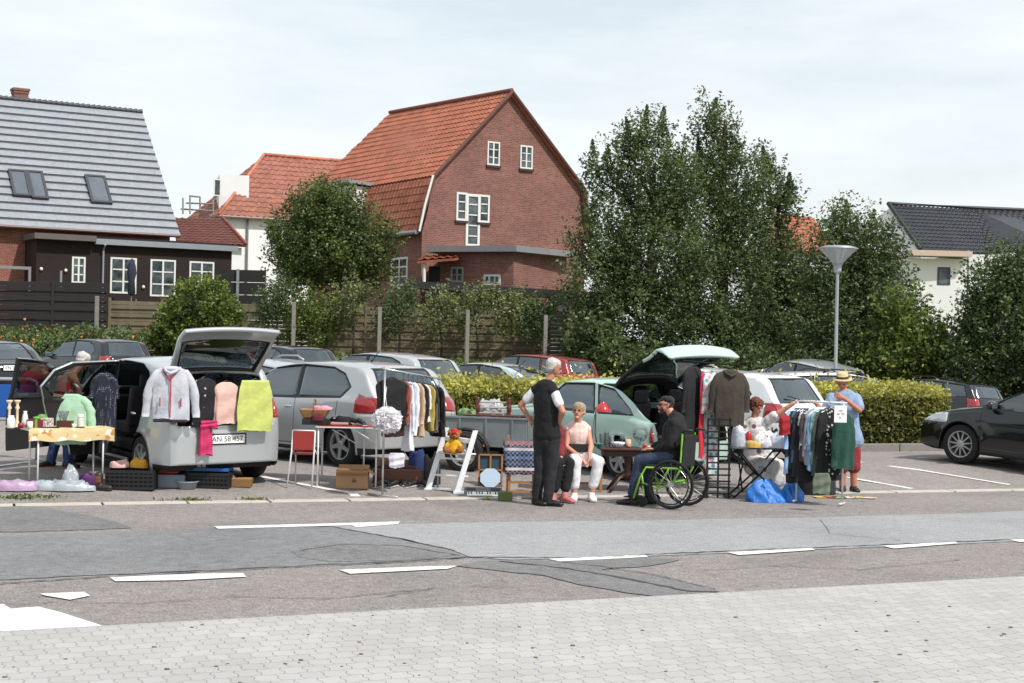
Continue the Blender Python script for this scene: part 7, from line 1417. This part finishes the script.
# fluffy tutu
tu = thing('tutu', 'fluffy white tulle skirt hanging at the left end of the first rail', 'skirt', wpos(387, 420, 19.1)); rs = np.random.RandomState(4); P = []; 
for i in range(2600): 
    d = rs.normal(size=3); d /= np.linalg.norm(d); d[1] *= .7; P.append(d*(.165*rs.uniform(.45, 1.05))*np.array([1.05, 1, .95]))
tl, nt, b = newmat('tulle'); b.inputs['Base Color'].default_value = (.86, .84, .88, 1); b.inputs['Roughness'].default_value = .9; b.inputs['Alpha'].default_value = .55
leaves('tulle', P, .07, tl, tu, 4, aspect=.8); q = MB(); q.ell((0, 0, 0), (.13, .09, .12), jit=.1); q.build('lining', fabric('#d2cfd6'), tu, smooth=True); q = MB(); q.tube([(0, .0, .1), (-.03, .05, .3), (-.02, .08, .42)], .004, 5); q.build('loop', plw, tu)
q = MB()
for i in range(5): t = i*1.3; q.tube([(.0+.05*math.sin(k+t), .05*math.cos(k*1.3+t), .06*math.sin(k*.8+t)) for k in range(6)], .002, 4)
tag(q.build('fairy_string', clearg, loc=wpos(381, 371, 19.2)), 'clear plastic wrap tied to the left end of the first rail', 'wrapping')
# ---- white high chair with the teddy bear
hcp = G(450, 493); hc = thing('high_chair', 'white wooden high chair with slanted sides holding a teddy bear', 'high chair', hcp, 0); L_ = toloc(hcp); zf = zz(360, 340); whp = mat('#dfe1e4', .4, 0, .05, 5, name='white_lacquer')
for a_, b2, dy in (((348, 352), (272, 604), .22), ((464, 364), (390, 615), -.05)):
    A_ = L_(*zf(*a_), dy); B_ = L_(*zf(*b2), dy-.05); dd = (A_-B_); q = MB(); n_ = V((0, 1, 0)); w2 = .022
    q.hexa([B_+V((-.04, -.012, 0)), B_+V((.04, -.012, 0)), B_+V((.04, .012, 0)), B_+V((-.04, .012, 0))], [A_+V((-.035, -.012, 0)), A_+V((.035, -.012, 0)), A_+V((.035, .012, 0)), A_+V((-.035, .012, 0))]); q.build('side_rail', whp, hc, bevel=.006)
    q = MB(); e = B_+V((-.0, .0, .0)); q.hexa([e+V((-.05, -.014, -.01)), e+V((.10, -.014, -.01)), e+V((.10, .014, -.01)), e+V((-.05, .014, -.01))], [e+V((-.05, -.014, .03)), e+V((.10, -.014, .03)), e+V((.10, .014, .03)), e+V((-.05, .014, .03))]); q.build('floor_rail', whp, hc, bevel=.005)
for (x0, y0, x1, y1, nm, th_) in ((318, 448, 430, 456, 'seat', .02), (288, 538, 400, 546, 'footrest', .02), (345, 385, 455, 400, 'backrest', .06), (310, 470, 425, 478, 'crossbar', .02), (283, 592, 392, 598, 'crossbar', .03)):
    A_ = L_(*zf(x0, y0), .20); B_ = L_(*zf(x1, y1), -.04); q = MB(); wd = .20 if nm in ('seat', 'footrest') else .03
    off = V((.05, -.1, 0)) if nm in ('seat', 'footrest') else V((0, 0, 0)); q.hexa([A_+V((-.02, 0, -th_)), B_+V((-.02, 0, -th_)), B_+V((wd*.6, .05, -th_)), A_+V((wd*.6, .05, -th_))], [A_+V((-.02, 0, 0)), B_+V((-.02, 0, 0)), B_+V((wd*.6, .05, 0)), A_+V((wd*.6, .05, 0))]); q.build(nm, whp, hc, bevel=.004)
tp = L_(*zf(375, 452), -.02); td = thing('teddy_bear', 'brown plush bear with yellow shirt and red cap sitting on the white high chair', 'teddy bear', V(hcp)+tp); br_ = mat('#9a5f2c', .95, 0, .3, 30, .9, 60); yl = fabric('#c99a22'); k = .9
q = MB(); ecap(q, (0, 0, .05), (0, 0, .14), (.075, .06), (.06, .05)); q.ell((.01, -.01, .23), (.075, .065, .065)); q.ell((.01, -.07, .215), (.032, .03, .025)); 
for s_ in (-1, 1): q.ell((.01+s_*.07, .0, .275), (.028, .015, .028)); ecap(q, (s_*.05, -.01, .13), (s_*.12, -.05, .06), .026, .024); ecap(q, (s_*.05, -.03, .03), (s_*.10, -.14, .03), .034, .032); q.ell((s_*.10, -.15, .045), (.036, .025, .045))
organic(q, 'body', br_, td, .008, 1, .004, 40); q = MB(); ecap(q, (0, 0, .04), (0, 0, .145), (.083, .068), (.068, .058)); 
for s_ in (-1, 1): ecap(q, (s_*.05, -.01, .13), (s_*.09, -.03, .09), .034, .034)
organic(q, 'shirt', yl, td, .009, 1, .003, 20); q = MB(); q.ell((.01, .0, .285), (.05, .05, .04)); ecap(q, (.01, -.04, .275), (.01, -.09, .27), (.035, .008), (.03, .006)); q.build('cap', fabric('#b01c24'), td, smooth=True)
for s_ in (-1, 1): q = MB(); q.ell((.01+s_*.028, -.066, .245), .009); q.build('eye', eyem, td, smooth=True)
q = MB(); q.ell((.01, -.10, .222), (.012, .008, .009)); q.build('nose', blackp, td, smooth=True)
# ---- trailer
yT = R(160); tr = thing('car_trailer', 'small grey box trailer loaded with crib parts and plastic behind the high chair', 'trailer', G(487, 474), 0); L_ = toloc(tr.location); gv = mat('#7b8184', .5, .35, .25, 5, .1)
A_ = L_(446, 415, .35); B_ = L_(527, 421, -.0); dv = (B_-A_); dv.z = 0; W2_ = dv.length; ty = math.atan2(dv.y, dv.x); H2_ = .42; zc = (A_.z+B_.z)/2-H2_/2; mc = (A_+B_)/2; bk_ = V((-math.sin(ty), math.cos(ty), 0))
Rt = basis(ty)
for o_, dd in ((bk_*0, (W2_, .03, H2_)), (bk_*1.1, (W2_, .03, H2_))): q = MB(); q.box((mc.x+o_.x, mc.y+o_.y, zc), dd, Rt); [q.box((mc.x+o_.x+dv.x/W2_*k_, mc.y+o_.y+dv.y/W2_*k_-.02, zc), (.03, .03, H2_-.02), Rt) for k_ in (-.4, 0, .4)]; q.box((mc.x+o_.x, mc.y+o_.y-.012, zc+H2_/2), (W2_+.04, .05, .03), Rt); q.build('side_panel', gv, tr, bevel=.004)
for s_ in (-1, 1): o_ = dv.normalized()*(s_*W2_/2)+bk_*.55; q = MB(); q.box((mc.x+o_.x, mc.y+o_.y, zc), (.03, 1.06, H2_-.01), Rt); q.build('end_panel', gv, tr, bevel=.004)
q = MB(); q.box((mc.x+bk_.x*.55, mc.y+bk_.y*.55, zc-H2_/2+.01), (W2_-.05, 1.05, .04), Rt); q.box((mc.x+bk_.x*.55, mc.y+bk_.y*.55, zc-H2_/2-.06), (W2_-.1, .06, .08), Rt); q.build('floor', black_m, tr)
tm, rm_, bd = wheel_mesh(.29, 'cap'); 
for s_, o_ in ((1, -.06), (-1, 1.16)): wv_ = ob('wheel', tm, tr, (mc.x-dv.normalized().x*.30+bk_.x*o_, mc.y-dv.normalized().y*.3+bk_.y*o_, .29), (0, .4, ty)); ob('rim', rm_, wv_); q = MB(); q.tube([(mc.x-dv.normalized().x*.30+bk_.x*o_+.36*math.cos(t)*math.cos(ty), mc.y-dv.normalized().y*.3+bk_.y*o_+.36*math.cos(t)*math.sin(ty), .29+.34*math.sin(t)) for t in [PI*k_/10 for k_ in range(11)]], .03, 6); q.build('mudguard', blackp, tr)
q = MB(); c = L_(485.7, 446, .0)-bk_*.02; q.box((mc.x+.0, mc.y-.03-.0, 0), (.001, .001, .001)); q = MB(); q.box((c.x, mc.y-.06, c.z), (.07, .02, .04)); q.build('reflector', mat('#d9741c', .2, coat=1), tr)
# load on the trailer
cb_ = thing('crib_frame', 'dismantled brown crib frame with turned posts lying on the trailer', 'crib frame', V(tr.location)+mc+V((.02, .3, H2_/2-.0))); zc_ = zc+H2_/2-mc.z
cb_.location = V(tr.location)+V((mc.x, mc.y+.25, zc+H2_/2)); brw = mat('#5a2418', .4, 0, .25, 7, coat=.3)
for x_ in (-.13, .33): q = MB(); q.lathe([(.03, -.02), (.035, .03), (.02, .06), (.035, .09), (.035, .17), (.02, .2), (.04, .24), (.02, .27), (.03, .29)], (x_, 0, 0), 12); q.build('post', brw, cb_, smooth=True)
for z_ in (.06, .14, .22): q = MB(); q.cyl((-.13, .0, z_), (.33, .02, z_-.0), .012); q.build('rail', mat('#a58f78', .5), cb_)
boxed('board', 'long brown board lying across the edge of the trailer', 'board', V(tr.location)+V((mc.x+.08, mc.y+.1, zc+H2_/2+.017)), (.86, .12, .025), brw, ty); o = lump('plastic_wrap', 'white plastic wrapped parcel on the loaded trailer', 'parcel', 490, 470, (.40, .3, .20), plast, .4, 8); o.location = V(tr.location)+V((mc.x+.05, mc.y+.45, zc+H2_/2))
o = lump('green_parcel', 'pale green cloth bundle lying at the left of the trailer load', 'bundle', 490, 470, (.3, .3, .12), fabric('#6f8a5c'), .4, 9); o.location = V(tr.location)+V((mc.x-.28, mc.y+.5, zc+H2_/2-.02))
# ---- odds and ends before the trailer
def frame_item(nm, label, cat, px, py, w_, h_, m, back, cols=1, rows_=1, lean=.25, t_=.022, yaw=0, depth=.05):
    rt = thing(nm, label, cat, G(px, py), yaw); q = MB(); Rl = basis(0, 0, -lean); P_ = lambda x, y, z: tuple(Rl @ V((x, y, z)))
    for x in [-w_/2+t_/2]+[-w_/2+w_*i/cols for i in range(1, cols)]+[w_/2-t_/2]: q.box(P_(x, 0, h_/2), (t_, depth, h_), Rl)
    for z in [t_/2]+[h_*i/rows_ for i in range(1, rows_)]+[h_-t_/2]: q.box(P_(0, -.001, z), (w_-.002, depth-.002, t_), Rl)
    q.build('frame', m, rt); q = MB(); q.box(P_(0, depth*.3, h_/2), (w_-t_, .006, h_-t_), Rl); q.build('back', back, rt); return rt
frame_item('shadow_box', 'wooden shelf frame divided in compartments with dark blue back', 'shelf', 490, 486, .34, .44, woodl, mat('#2a3c4a', .5, 0, .1), 2, 2, .12)
om = thing('octagonal_mirror', 'pale blue octagonal mirror leaning behind the toy keyboard', 'mirror', G(490, 488)); q = MB(); pts = [(.15*math.cos(PI/8+i*PI/4), .15*math.sin(PI/8+i*PI/4)+.15) for i in range(8)]; q.prism(pts, -.006, .006, lambda p: basis(0, 0, -.5) @ p); q.build('glass', mat('#aebfcf', .08, .4, .05), om)
kb_ = thing('toy_keyboard', 'grey electric keyboard with white keys lying on the asphalt', 'keyboard', G(483, 497), .05); Rk = basis(0, 0, .42); q = MB(); q.box((0, 0, .055), (.50, .24, .04), Rk); q.build('case', mat('#5a5d62', .5), kb_, bevel=.012); q = MB(); q.box(tuple(V((0, 0, .055))+Rk @ V((0, -.07, .024))), (.42, .09, .01), Rk); ks = q.build('white_keys', plw, kb_)
q = MB(); [q.box(tuple(V((0, 0, .055))+Rk @ V((-.19+i*.035, -.055, .031))), (.014, .055, .008), Rk) for i in range(12) if i % 7 not in (2, 6)]; q.build('black_keys', blk, kb_); q = MB(); [q.box(tuple(V((0, 0, .055))+Rk @ V((x_, .06, .022))), (.12, .06, .008), Rk) for x_ in (-.16, .16)]; q.build('speaker_grille', blk, kb_)
boxed('green_box', 'small olive green box on the ground beside the wooden stool', 'box', G(505, 500.5), (.18, .12, .11), mat('#52602f', .6, 0, .3, 9), .05)
st = thing('wooden_chair', 'light wooden chair covered by a patterned nordic rug beside the standing man', 'chair', G(521, 498), .06); 
for x_, y_ in ((-.17, -.15), (.15, -.18), (-.17, .18), (.17, .17)): q = MB(); q.box((x_, y_, .21), (.035, .035, .42)); q.build('leg', woodl, st, bevel=.005)
q = MB(); q.box((0, 0, .43), (.40, .40, .025)); q.build('seat', woodl, st, bevel=.005)
for z_ in (.10, .22): q = MB(); q.box((0, -.16, z_), (.32, .02, .03)); q.build('rung', woodl, st); q = MB(); q.box((-.17, 0, z_+.03), (.02, .32, .03)); q.build('rung', woodl, st)
for x_ in (-.17, .17): q = MB(); q.box((x_, .19, .62), (.035, .03, .38)); q.build('back_post', woodl, st, bevel=.005)
rug = stripes('nordic_rug_cloth', ['#16182c', '#2c4a78', '#b9b4b8', '#191a2c', '#6b2630', '#1a1b30', '#3a2230', '#c2bdbd', '#18192b', '#24406e', '#16182c', '#3e5b86'], 2, .44, 34)
def rugf(u, v):
    x = -.235+.47*u; 
    if v < .22: return (x, .22, .42+.30*(v/.22)+.01*math.sin(u*9))
    if v < .3: return (x, .22-.10*(v-.22)/.08, .745)
    return (x+.01*math.sin(v*9), .12-.33*ss((v-.3)/.15)-.01*math.sin(u*12), .745-.42*max(0, (v-.36)/.64)+.004*math.sin(u*20))
q = MB(); q.grid(rugf, 26, 40); o = tag(q.build('nordic_rug', rug, loc=st.location, smooth=True, solid=.012), 'folded blue and red nordic patterned rug draped over the wooden chair', 'rug'); o.rotation_euler = (0, 0, .06)
# bench under the seated women
bn_ = thing('wooden_bench', 'low dark wooden bench carrying the two seated women', 'bench', G(570, 492), .02); q = MB(); q.box((0, .17, .40), (.95, .32, .035)); q.build('seat', woodl, bn_, bevel=.006)
for x_, y_ in ((-.42, .05), (.42, .05), (-.42, .3), (.42, .3)): q = MB(); q.box((x_, y_, .19), (.04, .04, .38)); q.build('leg', woodl, bn_, bevel=.005)
q = MB(); q.box((0, .05, .12), (.8, .02, .03)); q.build('rung', mat('#5e1e1c', .5), bn_)
# ---- brown table with glassware
bt_ = thing('pedestal_table', 'dark brown table with curved feet covered in glassware beside the wheelchair', 'table', G(627, 492), .05); TH3 = .60; q = MB(); q.box((0, 0, TH3), (.82, .50, .035)); q.box((0, 0, TH3-.06), (.70, .40, .08)); q.build('tabletop', woodd, bt_, bevel=.01)
q = MB(); q.lathe([(.05, .18), (.07, .25), (.04, .32), (.05, .45), (.09, .55)], n=16); q.build('pedestal', woodd, bt_, smooth=True)
for i in range(4): t = PI/4+i*PI/2; q = MB(); q.tube([(.04*math.cos(t), .04*math.sin(t), .24), (.18*math.cos(t), .14*math.sin(t), .20), (.30*math.cos(t), .22*math.sin(t), .08), (.36*math.cos(t), .26*math.sin(t), .02)], [.03, .026, .022, .018], 8); q.build('leg', woodd, bt_, smooth=True)
q = MB(); q.cyl((.1, -.1, .13), (.65, -.02, .13), .016); q.build('stretcher', woodd, bt_)
B3 = lambda px, y=0, z=0: (at(px, 452, bt_.location.y+y).x, bt_.location.y+y, bt_.location.z+TH3+.02+z)
glass = lambda r, h: [(r*.7, 0), (r*.75, .006), (r, h*.9), (r, h), (r*.93, h), (r*.7, .012), (0, .012)]
for px, y, r, h, lab in ((601.5, -.05, .035, .19, 'tall clear drinking glass at the left of the brown table'), (606, .05, .04, .21, 'taller clear glass behind others on the brown table'), (611, -.08, .04, .16, 'clear tumbler third from the left of the brown table')): lathed('glass', lab, 'glass', B3(px, y), glass(r, h), clearg)
lathed('bowl', 'teal green bowl at the left edge of the brown table', 'bowl', B3(597, -.08), [(.03, 0), (.07, .04), (.075, .055), (.07, .055), (0, .01)], mat('#1f7d74', .3, coat=.5)); lathed('bowl', 'white and blue china bowl in the middle of the brown table', 'bowl', B3(618, -.14), [(.05, 0), (.09, .05), (.095, .075), (.088, .075), (0, .012)], pat('china', '#cfd3d8', '#4a6188', 30, .25, None, 1))
lathed('mug', 'patterned mug between the china bowl and the goblet', 'mug', B3(628, -.05), [(.032, 0), (.04, .01), (.04, .11), (.035, .11), (.034, .01), (0, .01)], pat('mug_print', '#c4a78c', '#a1503a', 30, .3, None, 1))
lathed('goblet', 'huge round clear glass goblet on the brown table', 'goblet', B3(640, .0), [(.05, 0), (.05, .008), (.012, .02), (.012, .06), (.06, .09), (.105, .15), (.11, .2), (.09, .255), (.085, .255), (.1, .2), (.09, .14), (0, .08)], clearg, 26); lathed('candle_glass', 'small amber glass by the wheelchair man\'s hand', 'glass', B3(645, -.14), [(.025, 0), (.035, .03), (.035, .06), (0, .055)], mat('#b3461a', .1, coat=1))
lathed('wine_glass', 'stemmed wine glass behind the china bowl', 'glass', B3(622, .1), [(.035, 0), (.005, .01), (.005, .08), (.035, .12), (.03, .17), (.027, .17), (.03, .12), (0, .09)], clearg); boxed('saucer_stack', 'stack of small white dishes at the right end of the table', 'dishes', B3(650, -.08), (.10, .10, .03), chinaw)
la = thing('desk_lamp', 'red enamel lamp shade on an arm above the seated woman\'s shoulder', 'lamp', B3(597, .12)); s0 = at(603, 408, la.location.y)-V(la.location); q = MB(); q.lathe([(.11, -.05), (.108, -.03), (.085, .02), (.04, .055), (.025, .075), (.02, .09)], s0, 22, cap=False); q.build('lamp_shade', mat('#b01a20', .25, coat=.6), la, smooth=True); q = MB(); q.lathe([(.10, -.052), (0, -.045)], s0, 18); q.build('shade_lining', mat('#d3cdc6', .5), la); q = MB(); q.tube([s0+V((-.02, 0, .07)), s0+V((-.10, .02, .0)), (-.03, .02, .16), (0, 0, .01)], .009); q.build('arm', mat('#6a1518', .35), la, smooth=True); q = MB(); q.lathe([(.07, 0), (.07, .015), (.02, .02)]); q.build('base', mat('#6a1518', .35), la)
# ---- clothes on the green car's tailgate
yb = V(carC.location).y-.55; RG = 'clothes hung on the green car'
cloth_item('coat', 'long black coat hanging leftmost under the green tailgate', 'coat', wpos(693.5, 360, yb), .9, .50, .95, fabric('#17181b'), .6, .02, .07, 1.0, seed=51, group=RG); cloth_item('scarf', 'long red to pink scarf hanging next to the black coat', 'scarf', wpos(703, 366, yb-.05), 1.3, .20, 1.20, pat('red_scarf', '#c02a2c', '#c02a5a', 4, .5, None, 1), 0, depth=.05, seed=52, square=True, group=RG, flare=1.25, wav=.4)
cloth_item('floral_dress', 'white dress with teal and pink flowers under the green tailgate', 'dress', wpos(712, 366, yb-.1), .35, .26, .56, pat('teal_floral', '#cfd6d6', '#5d9fa6', 11, .3, '#c58f92', 1), 0, depth=.05, seed=53, group=RG, flare=1.4); cloth_item('floral_cloth', 'lower floral cloth hanging behind the black lattice rack', 'cloth', wpos(712, 398, yb-.02), .3, .24, 1.0, pat('teal_floral2', '#c4cfd0', '#4f8f97', 11, .33, '#b98386', 1), 0, depth=.04, seed=54, group=RG, square=True)
hj = cloth_item('hooded_coat', 'dark brown hooded coat hanging rightmost on the green car', 'coat', wpos(730, 364, yb-.2), .15, .46, .78, fabric('#3a332c'), .55, .06, .09, 1.05, seed=55, hood=True, group=RG, sleeve_w=.075)
q = MB(); a, b_ = at(683, 361, yb), at(735, 365, yb-.2); q.cyl(a, b_, .012); tag(q.build('hanging_bar', black_m), 'black bar under the raised green tailgate from which the coats hang', 'bar')
# black lattice rack
lr = thing('wine_rack', 'black metal lattice rack standing between the wheelchair and the folding table', 'rack', G(717.5, 498), .1); zt_ = 80/F*lr.location.y
for x_ in (-.15, .0, .15): q = MB(); q.box((x_, 0, zt_/2), (.022, .02, zt_)); q.build('upright', black_m, lr)
for i in range(13): q = MB(); q.box((0, -.014, .06+i*(zt_-.08)/12), (.34, .012, .022)); q.build('slat', black_m, lr)
for s_ in (-1, 1): q = MB(); q.box((s_*.15, .1, .02), (.03, .3, .03)); q.build('foot', black_m, lr)
# ---- third seller: folding table
t3p = G(760, 498); t3 = thing('folding_table', 'grey folding table on crossed black legs in front of the seated auburn haired woman', 'table', t3p, -.02); L_ = toloc(t3p); a = L_(731, 448, 0); b_ = L_(786, 448, 0); TH4 = (a.z+b_.z)/2; TW4 = b_.x-a.x; xc = (a.x+b_.x)/2
q = MB(); q.box((xc, .12, TH4), (TW4, .56, .022)); q.build('tabletop', mat('#46505c', .4, .2, .1), t3, bevel=.006)
for y_ in (-.12, .36):
    for s_ in (-1, 1): q = MB(); q.tube([(xc+s_*(TW4/2-.08), y_, TH4-.01), (xc+s_*.02, y_+.01*s_, TH4*.5), (xc-s_*(TW4/2-.04), y_, .01)], .013); q.build('leg', black_m, t3, smooth=True)
q = MB(); q.cyl((xc-TW4/2+.04, -.12, .02), (xc-TW4/2+.04, .36, .02), .013); q.cyl((xc+TW4/2-.04, -.12, .02), (xc+TW4/2-.04, .36, .02), .013); q.build('foot_bar', black_m, t3)
O3 = lambda px, y=0, z=0: (at(px, 448, t3p.y+y).x, t3p.y+y, t3p.z+TH4+.014+z)
bgm = mat('#b4bac3', .1, 0, .25, 14, .8, 18, coat=.8, name='plastic_film')
def lumpat(nm, lab, cat, loc, d, m, amp=.3, seed=1): o = lump(nm, lab, cat, 500, 490, d, m, amp, seed); o.location = loc; return o
lumpat('plastic_bag', 'crumpled clear plastic bag spilling over the right end of the folding table', 'plastic bag', O3(783, .0), (.52, .42, .17), bgm, .35, 3); lumpat('plastic_bag', 'white plastic bag with red print in the middle of the folding table', 'plastic bag', O3(765, -.02), (.34, .3, .16), pat('bag_print', '#cfd0d4', '#b0564e', 16, .2, None, 1), .35, 6)
lumpat('plastic_bag', 'milky plastic bag at the left end of the folding table', 'plastic bag', O3(740, .1), (.24, .24, .26), bgm, .35, 9)
cn = thing('cola_can', 'red and white tin standing on the folding table', 'tin', O3(748.5, .02)); q = MB(); q.lathe([(.04, 0), (.045, .01), (.045, .14), (.03, .2), (.02, .21)], n=18); q.build('tin', mat('#a8232c', .3, 0, .1), cn, smooth=True); q = MB(); q.lathe([(.046, .05), (.046, .085)], n=18, cap=False); q.build('label_band', chinaw, cn, smooth=True); lathed('jar', 'dark lidded jar beside the red tin', 'jar', O3(757, .02), jar(.038, .15), mat('#26303f', .3, 0, .2))
lumpat('snack_packet', 'yellow snack packet at the front of the folding table', 'packet', O3(754, -.13), (.2, .12, .08), mat('#c2a14c', .4, 0, .3, 12), .3, 2)
cw = thing('camping_chair', 'dark folding chair behind the table under the seated auburn haired woman', 'chair', (chair_w.x, chair_w.y, hg(chair_w.x, chair_w.y))); q = MB(); q.box((0, 0, .40), (.5, .42, .03)); q.build('seat', fabric('#1a1b1f'), cw); q = MB(); q.box((-.06, .26, .70), (.50, .03, .36), basis(0, 0, .12)); q.build('backrest', fabric('#17181b'), cw, bevel=.01)
for x_ in (-.24, .24): q = MB(); q.tube([(x_, -.2, 0), (x_, .2, .42), (x_, .28, .9)], .012); q.build('leg', black_m, cw, smooth=True); q = MB(); q.tube([(x_, .25, 0), (x_, -.18, .42)], .012); q.build('leg', black_m, cw, smooth=True)
# blue bags
blb, nt, b = newmat('blue_bag'); tc = nd(nt, 'ShaderNodeTexCoord').outputs['Object']; nt.links.new(mixc(nt, noise(nt, tc, 8, 4), lin('#0e55b0'), lin('#2f83d6')), b.inputs['Base Color']); b.inputs['Roughness'].default_value = .3; bp = nd(nt, 'ShaderNodeBump', Strength=.7, Distance=.03); nt.links.new(noise(nt, tc, 11, 5, .7), bp.inputs['Height']); nt.links.new(bp.outputs[0], b.inputs['Normal'])
def bluebag(label, px, py, d, seed, peak):
    p = G(px, py); rt = thing('carrier_bag', label, 'bag', p); q = MB()
    def fn(u, v):
        a = 2*PI*u; rr = (1-.80*v**2.4)*(1 if v < .98 else .3)*(1+.06*math.sin(a*7+v*9)); x = d[0]/2*rr*math.cos(a)+peak*v*d[0]*.25; y = d[1]/2*rr*math.sin(a)*(1-.5*v); z = d[2]*(v**.8)*(1+.07*math.sin(a*2+seed)); n_ = mnoise.noise((x*8+seed, y*8, z*8)); return (x*(1+.12*n_), y*(1+.2*n_), max(0, z))
    q.grid(fn, 40, 14); o = q.build('sack', blb, rt, smooth=True, clean=True)
    q = MB(); q.tube([(-.06+peak*.05, -.08, d[2]*.85), (-.02, -.1, d[2]*.5), (.0, -d[1]*.46, d[2]*.2)], .01, 5); q.build('handle', mat('#0c4796', .5), rt); return rt
bluebag('bigger bright blue carrier bag lying under the folding table', 767, 501.5, (.52, .34, .28), 1, -.4); bluebag('smaller bright blue carrier bag at the foot of the second clothes rail', 791, 501.5, (.32, .3, .26), 4, .2)
# ---- second clothes rail
A2_ = at(798, 401, 19.8); B2_ = at(844, 403, 19.5); rail('clothes_rail', 'white clothes rail packed with shirts and jackets, a paper notice at its end', A2_, B2_, 496, steelw, .012, .12); d_ = (B2_-A2_); ry2 = math.atan2(d_.y, d_.x); R2 = 'clothes hanging on the second rail'
lst = [(-.02, '#86a6cc', .86, 'light blue denim shirt first on the left of the second rail', 'shirt', .5), (.06, '#17181c', .98, 'long black coat second on the left of the second rail', 'coat', .6), (.12, '#2a2422', .80, 'dark brown top between black coat and navy jacket', 'top', .4), (.19, '#1d2433', .90, 'navy jacket fourth from the left on the second rail', 'jacket', .5), (.25, '#141518', .96, 'black dress between the navy and the grey clothes', 'dress', 0), (.31, '#3a3337', .70, 'charcoal brown blouse left of the grey shirts', 'blouse', .4), (.37, '#a3a1a6', .62, 'pale grey shirt near the middle of the second rail', 'shirt', .45), (.43, '#7b7f86', .74, 'mid grey cardigan near the middle of the second rail', 'cardigan', .5),
 (.49, '#6f90b4', .80, 'pale blue shirt right of the grey ones on the second rail', 'shirt', .5), (.55, '#7e9aa8', .66, 'grey blue blouse in the right half of the second rail', 'blouse', .4), (.60, '#39403b', .86, 'dark greenish jacket in the right half of the second rail', 'jacket', .5), (.72, '#151517', .92, 'black jacket left of the green one on the second rail', 'jacket', .6), (.34, '#b9bcc2', .56, 'short light grey tee between charcoal blouse and pale shirt', 'tee', .2), (.46, '#8fb0c8', .68, 'faded sky blue shirt near the middle of the second rail', 'shirt', .5), (.52, '#c3c6c8', .60, 'off white shirt right of the middle of the second rail', 'shirt', .45), (.575, '#587a70', .72, 'sea green blouse between grey blue and dark green clothes', 'blouse', .4), (.15, '#3f5878', .70, 'mid blue denim shirt left of the navy jacket', 'shirt', .4)]
for i, (t, c_, h, lab, nm, sl_) in enumerate(lst): p = A2_.lerp(B2_, t); cloth_item(nm, lab, nm, tuple(p), ry2+1.0+rnd.uniform(-.15, .15), .44, h, fabric(c_), sl_, .03, .05, 1.06, seed=70+i, group=R2, sleeve_w=.05, hangm=steelw)
cloth_item('patterned_dress', 'black dress with white pattern beside the green jacket', 'dress', tuple(A2_.lerp(B2_, .68)+V((0, -.05, 0))), ry2+.45, .34, .84, pat('bw_print', '#141416', '#b9b9bb', 22, .3, None, 1), 0, depth=.05, seed=90, group=R2)
cloth_item('green_jacket', 'dark green jacket facing out at the right end of the second rail', 'jacket', tuple(B2_+V((-.03, -.14, -.04))), .12, .28, .72, fabric('#1c4338'), .66, .015, .06, 1.12, seed=91, group=R2, sleeve_w=.065, hangm=steelw)
cloth_item('trousers', 'grey green trousers hanging low under the patterned dress', 'trousers', wpos(822, 466, 18.8), .3, .24, .26, fabric('#5d6659'), 0, depth=.05, seed=92, square=True, group=R2, hanger=False); cloth_item('red_shirt', 'bright red shirt hanging behind the left end of the second rail', 'shirt', wpos(785, 408, 19.6), .5, .17, .26, fabric('#8f1a22'), 0, depth=.05, seed=93, group=R2)
sn = thing('paper_notice', 'white paper notice with handwriting hanging on the second rail', 'notice', wpos(840.5, 414, B2_.y-.30)); s_ = F/sn.location.y; q = MB(); q.box((0, 0, 0), (12.5/s_, .003, 17/s_)); q.build('sheet', plw, sn); 
for i, w_ in enumerate((.09, .11, .07)): text(['tøj', 'alt 20', 'kr'][i], .045, mat('#7c7f92', .8), sn, (0, -.004, .045-.045*i), (PI/2, 0, 0), 'handwriting', .0005)
mags = [('#c9a13c', -.25), ('#b3453c', -.12), ('#6f9a4c', 0), ('#c9c6c0', .13), ('#b9a06a', .27), ('#d0c8b4', .42)]
for i, (c_, dx) in enumerate(mags): boxed('magazine', ['yellow magazine at the left of the leaflets on the ground', 'red magazine among the leaflets under the second rail', 'green leaflet third in the row under the second rail', 'white leaflet in front of the hat man\'s feet', 'tan leaflet right of the white one on the ground', 'cream leaflet furthest right in the row on the ground'][i], 'magazine', V(G(838, 497.5))+V((dx, rnd.uniform(-.06, .06), .004)), (.19, .14, .008), pat('mag_'+c_[1:], c_, '#d6d0c4', 18, .3, '#c2602f' if i % 2 else None, 1), rnd.uniform(-.6, .6), bev=.001)
q = MB(); q.tube([(.1*math.cos(t)*(1+.1*math.sin(3*t)), .07*math.sin(t), .02+.10*abs(math.sin(t*.5))) for t in [k*.5 for k in range(28)]], .012, 6); tag(q.build('cable_coil', blackp, loc=G(835, 494), smooth=True), 'coiled black cable on the ground under the green jacket', 'cable'); lump('black_bag', 'black bag standing on the ground under the second rail', 'bag', 812, 494, (.42, .3, .36), fabric('#16171a'), .25, 3)
lump('black_sack', 'dark grey sack beside the black bag under the rail', 'bag', 826, 494, (.26, .26, .30), fabric('#26282b'), .25, 5)
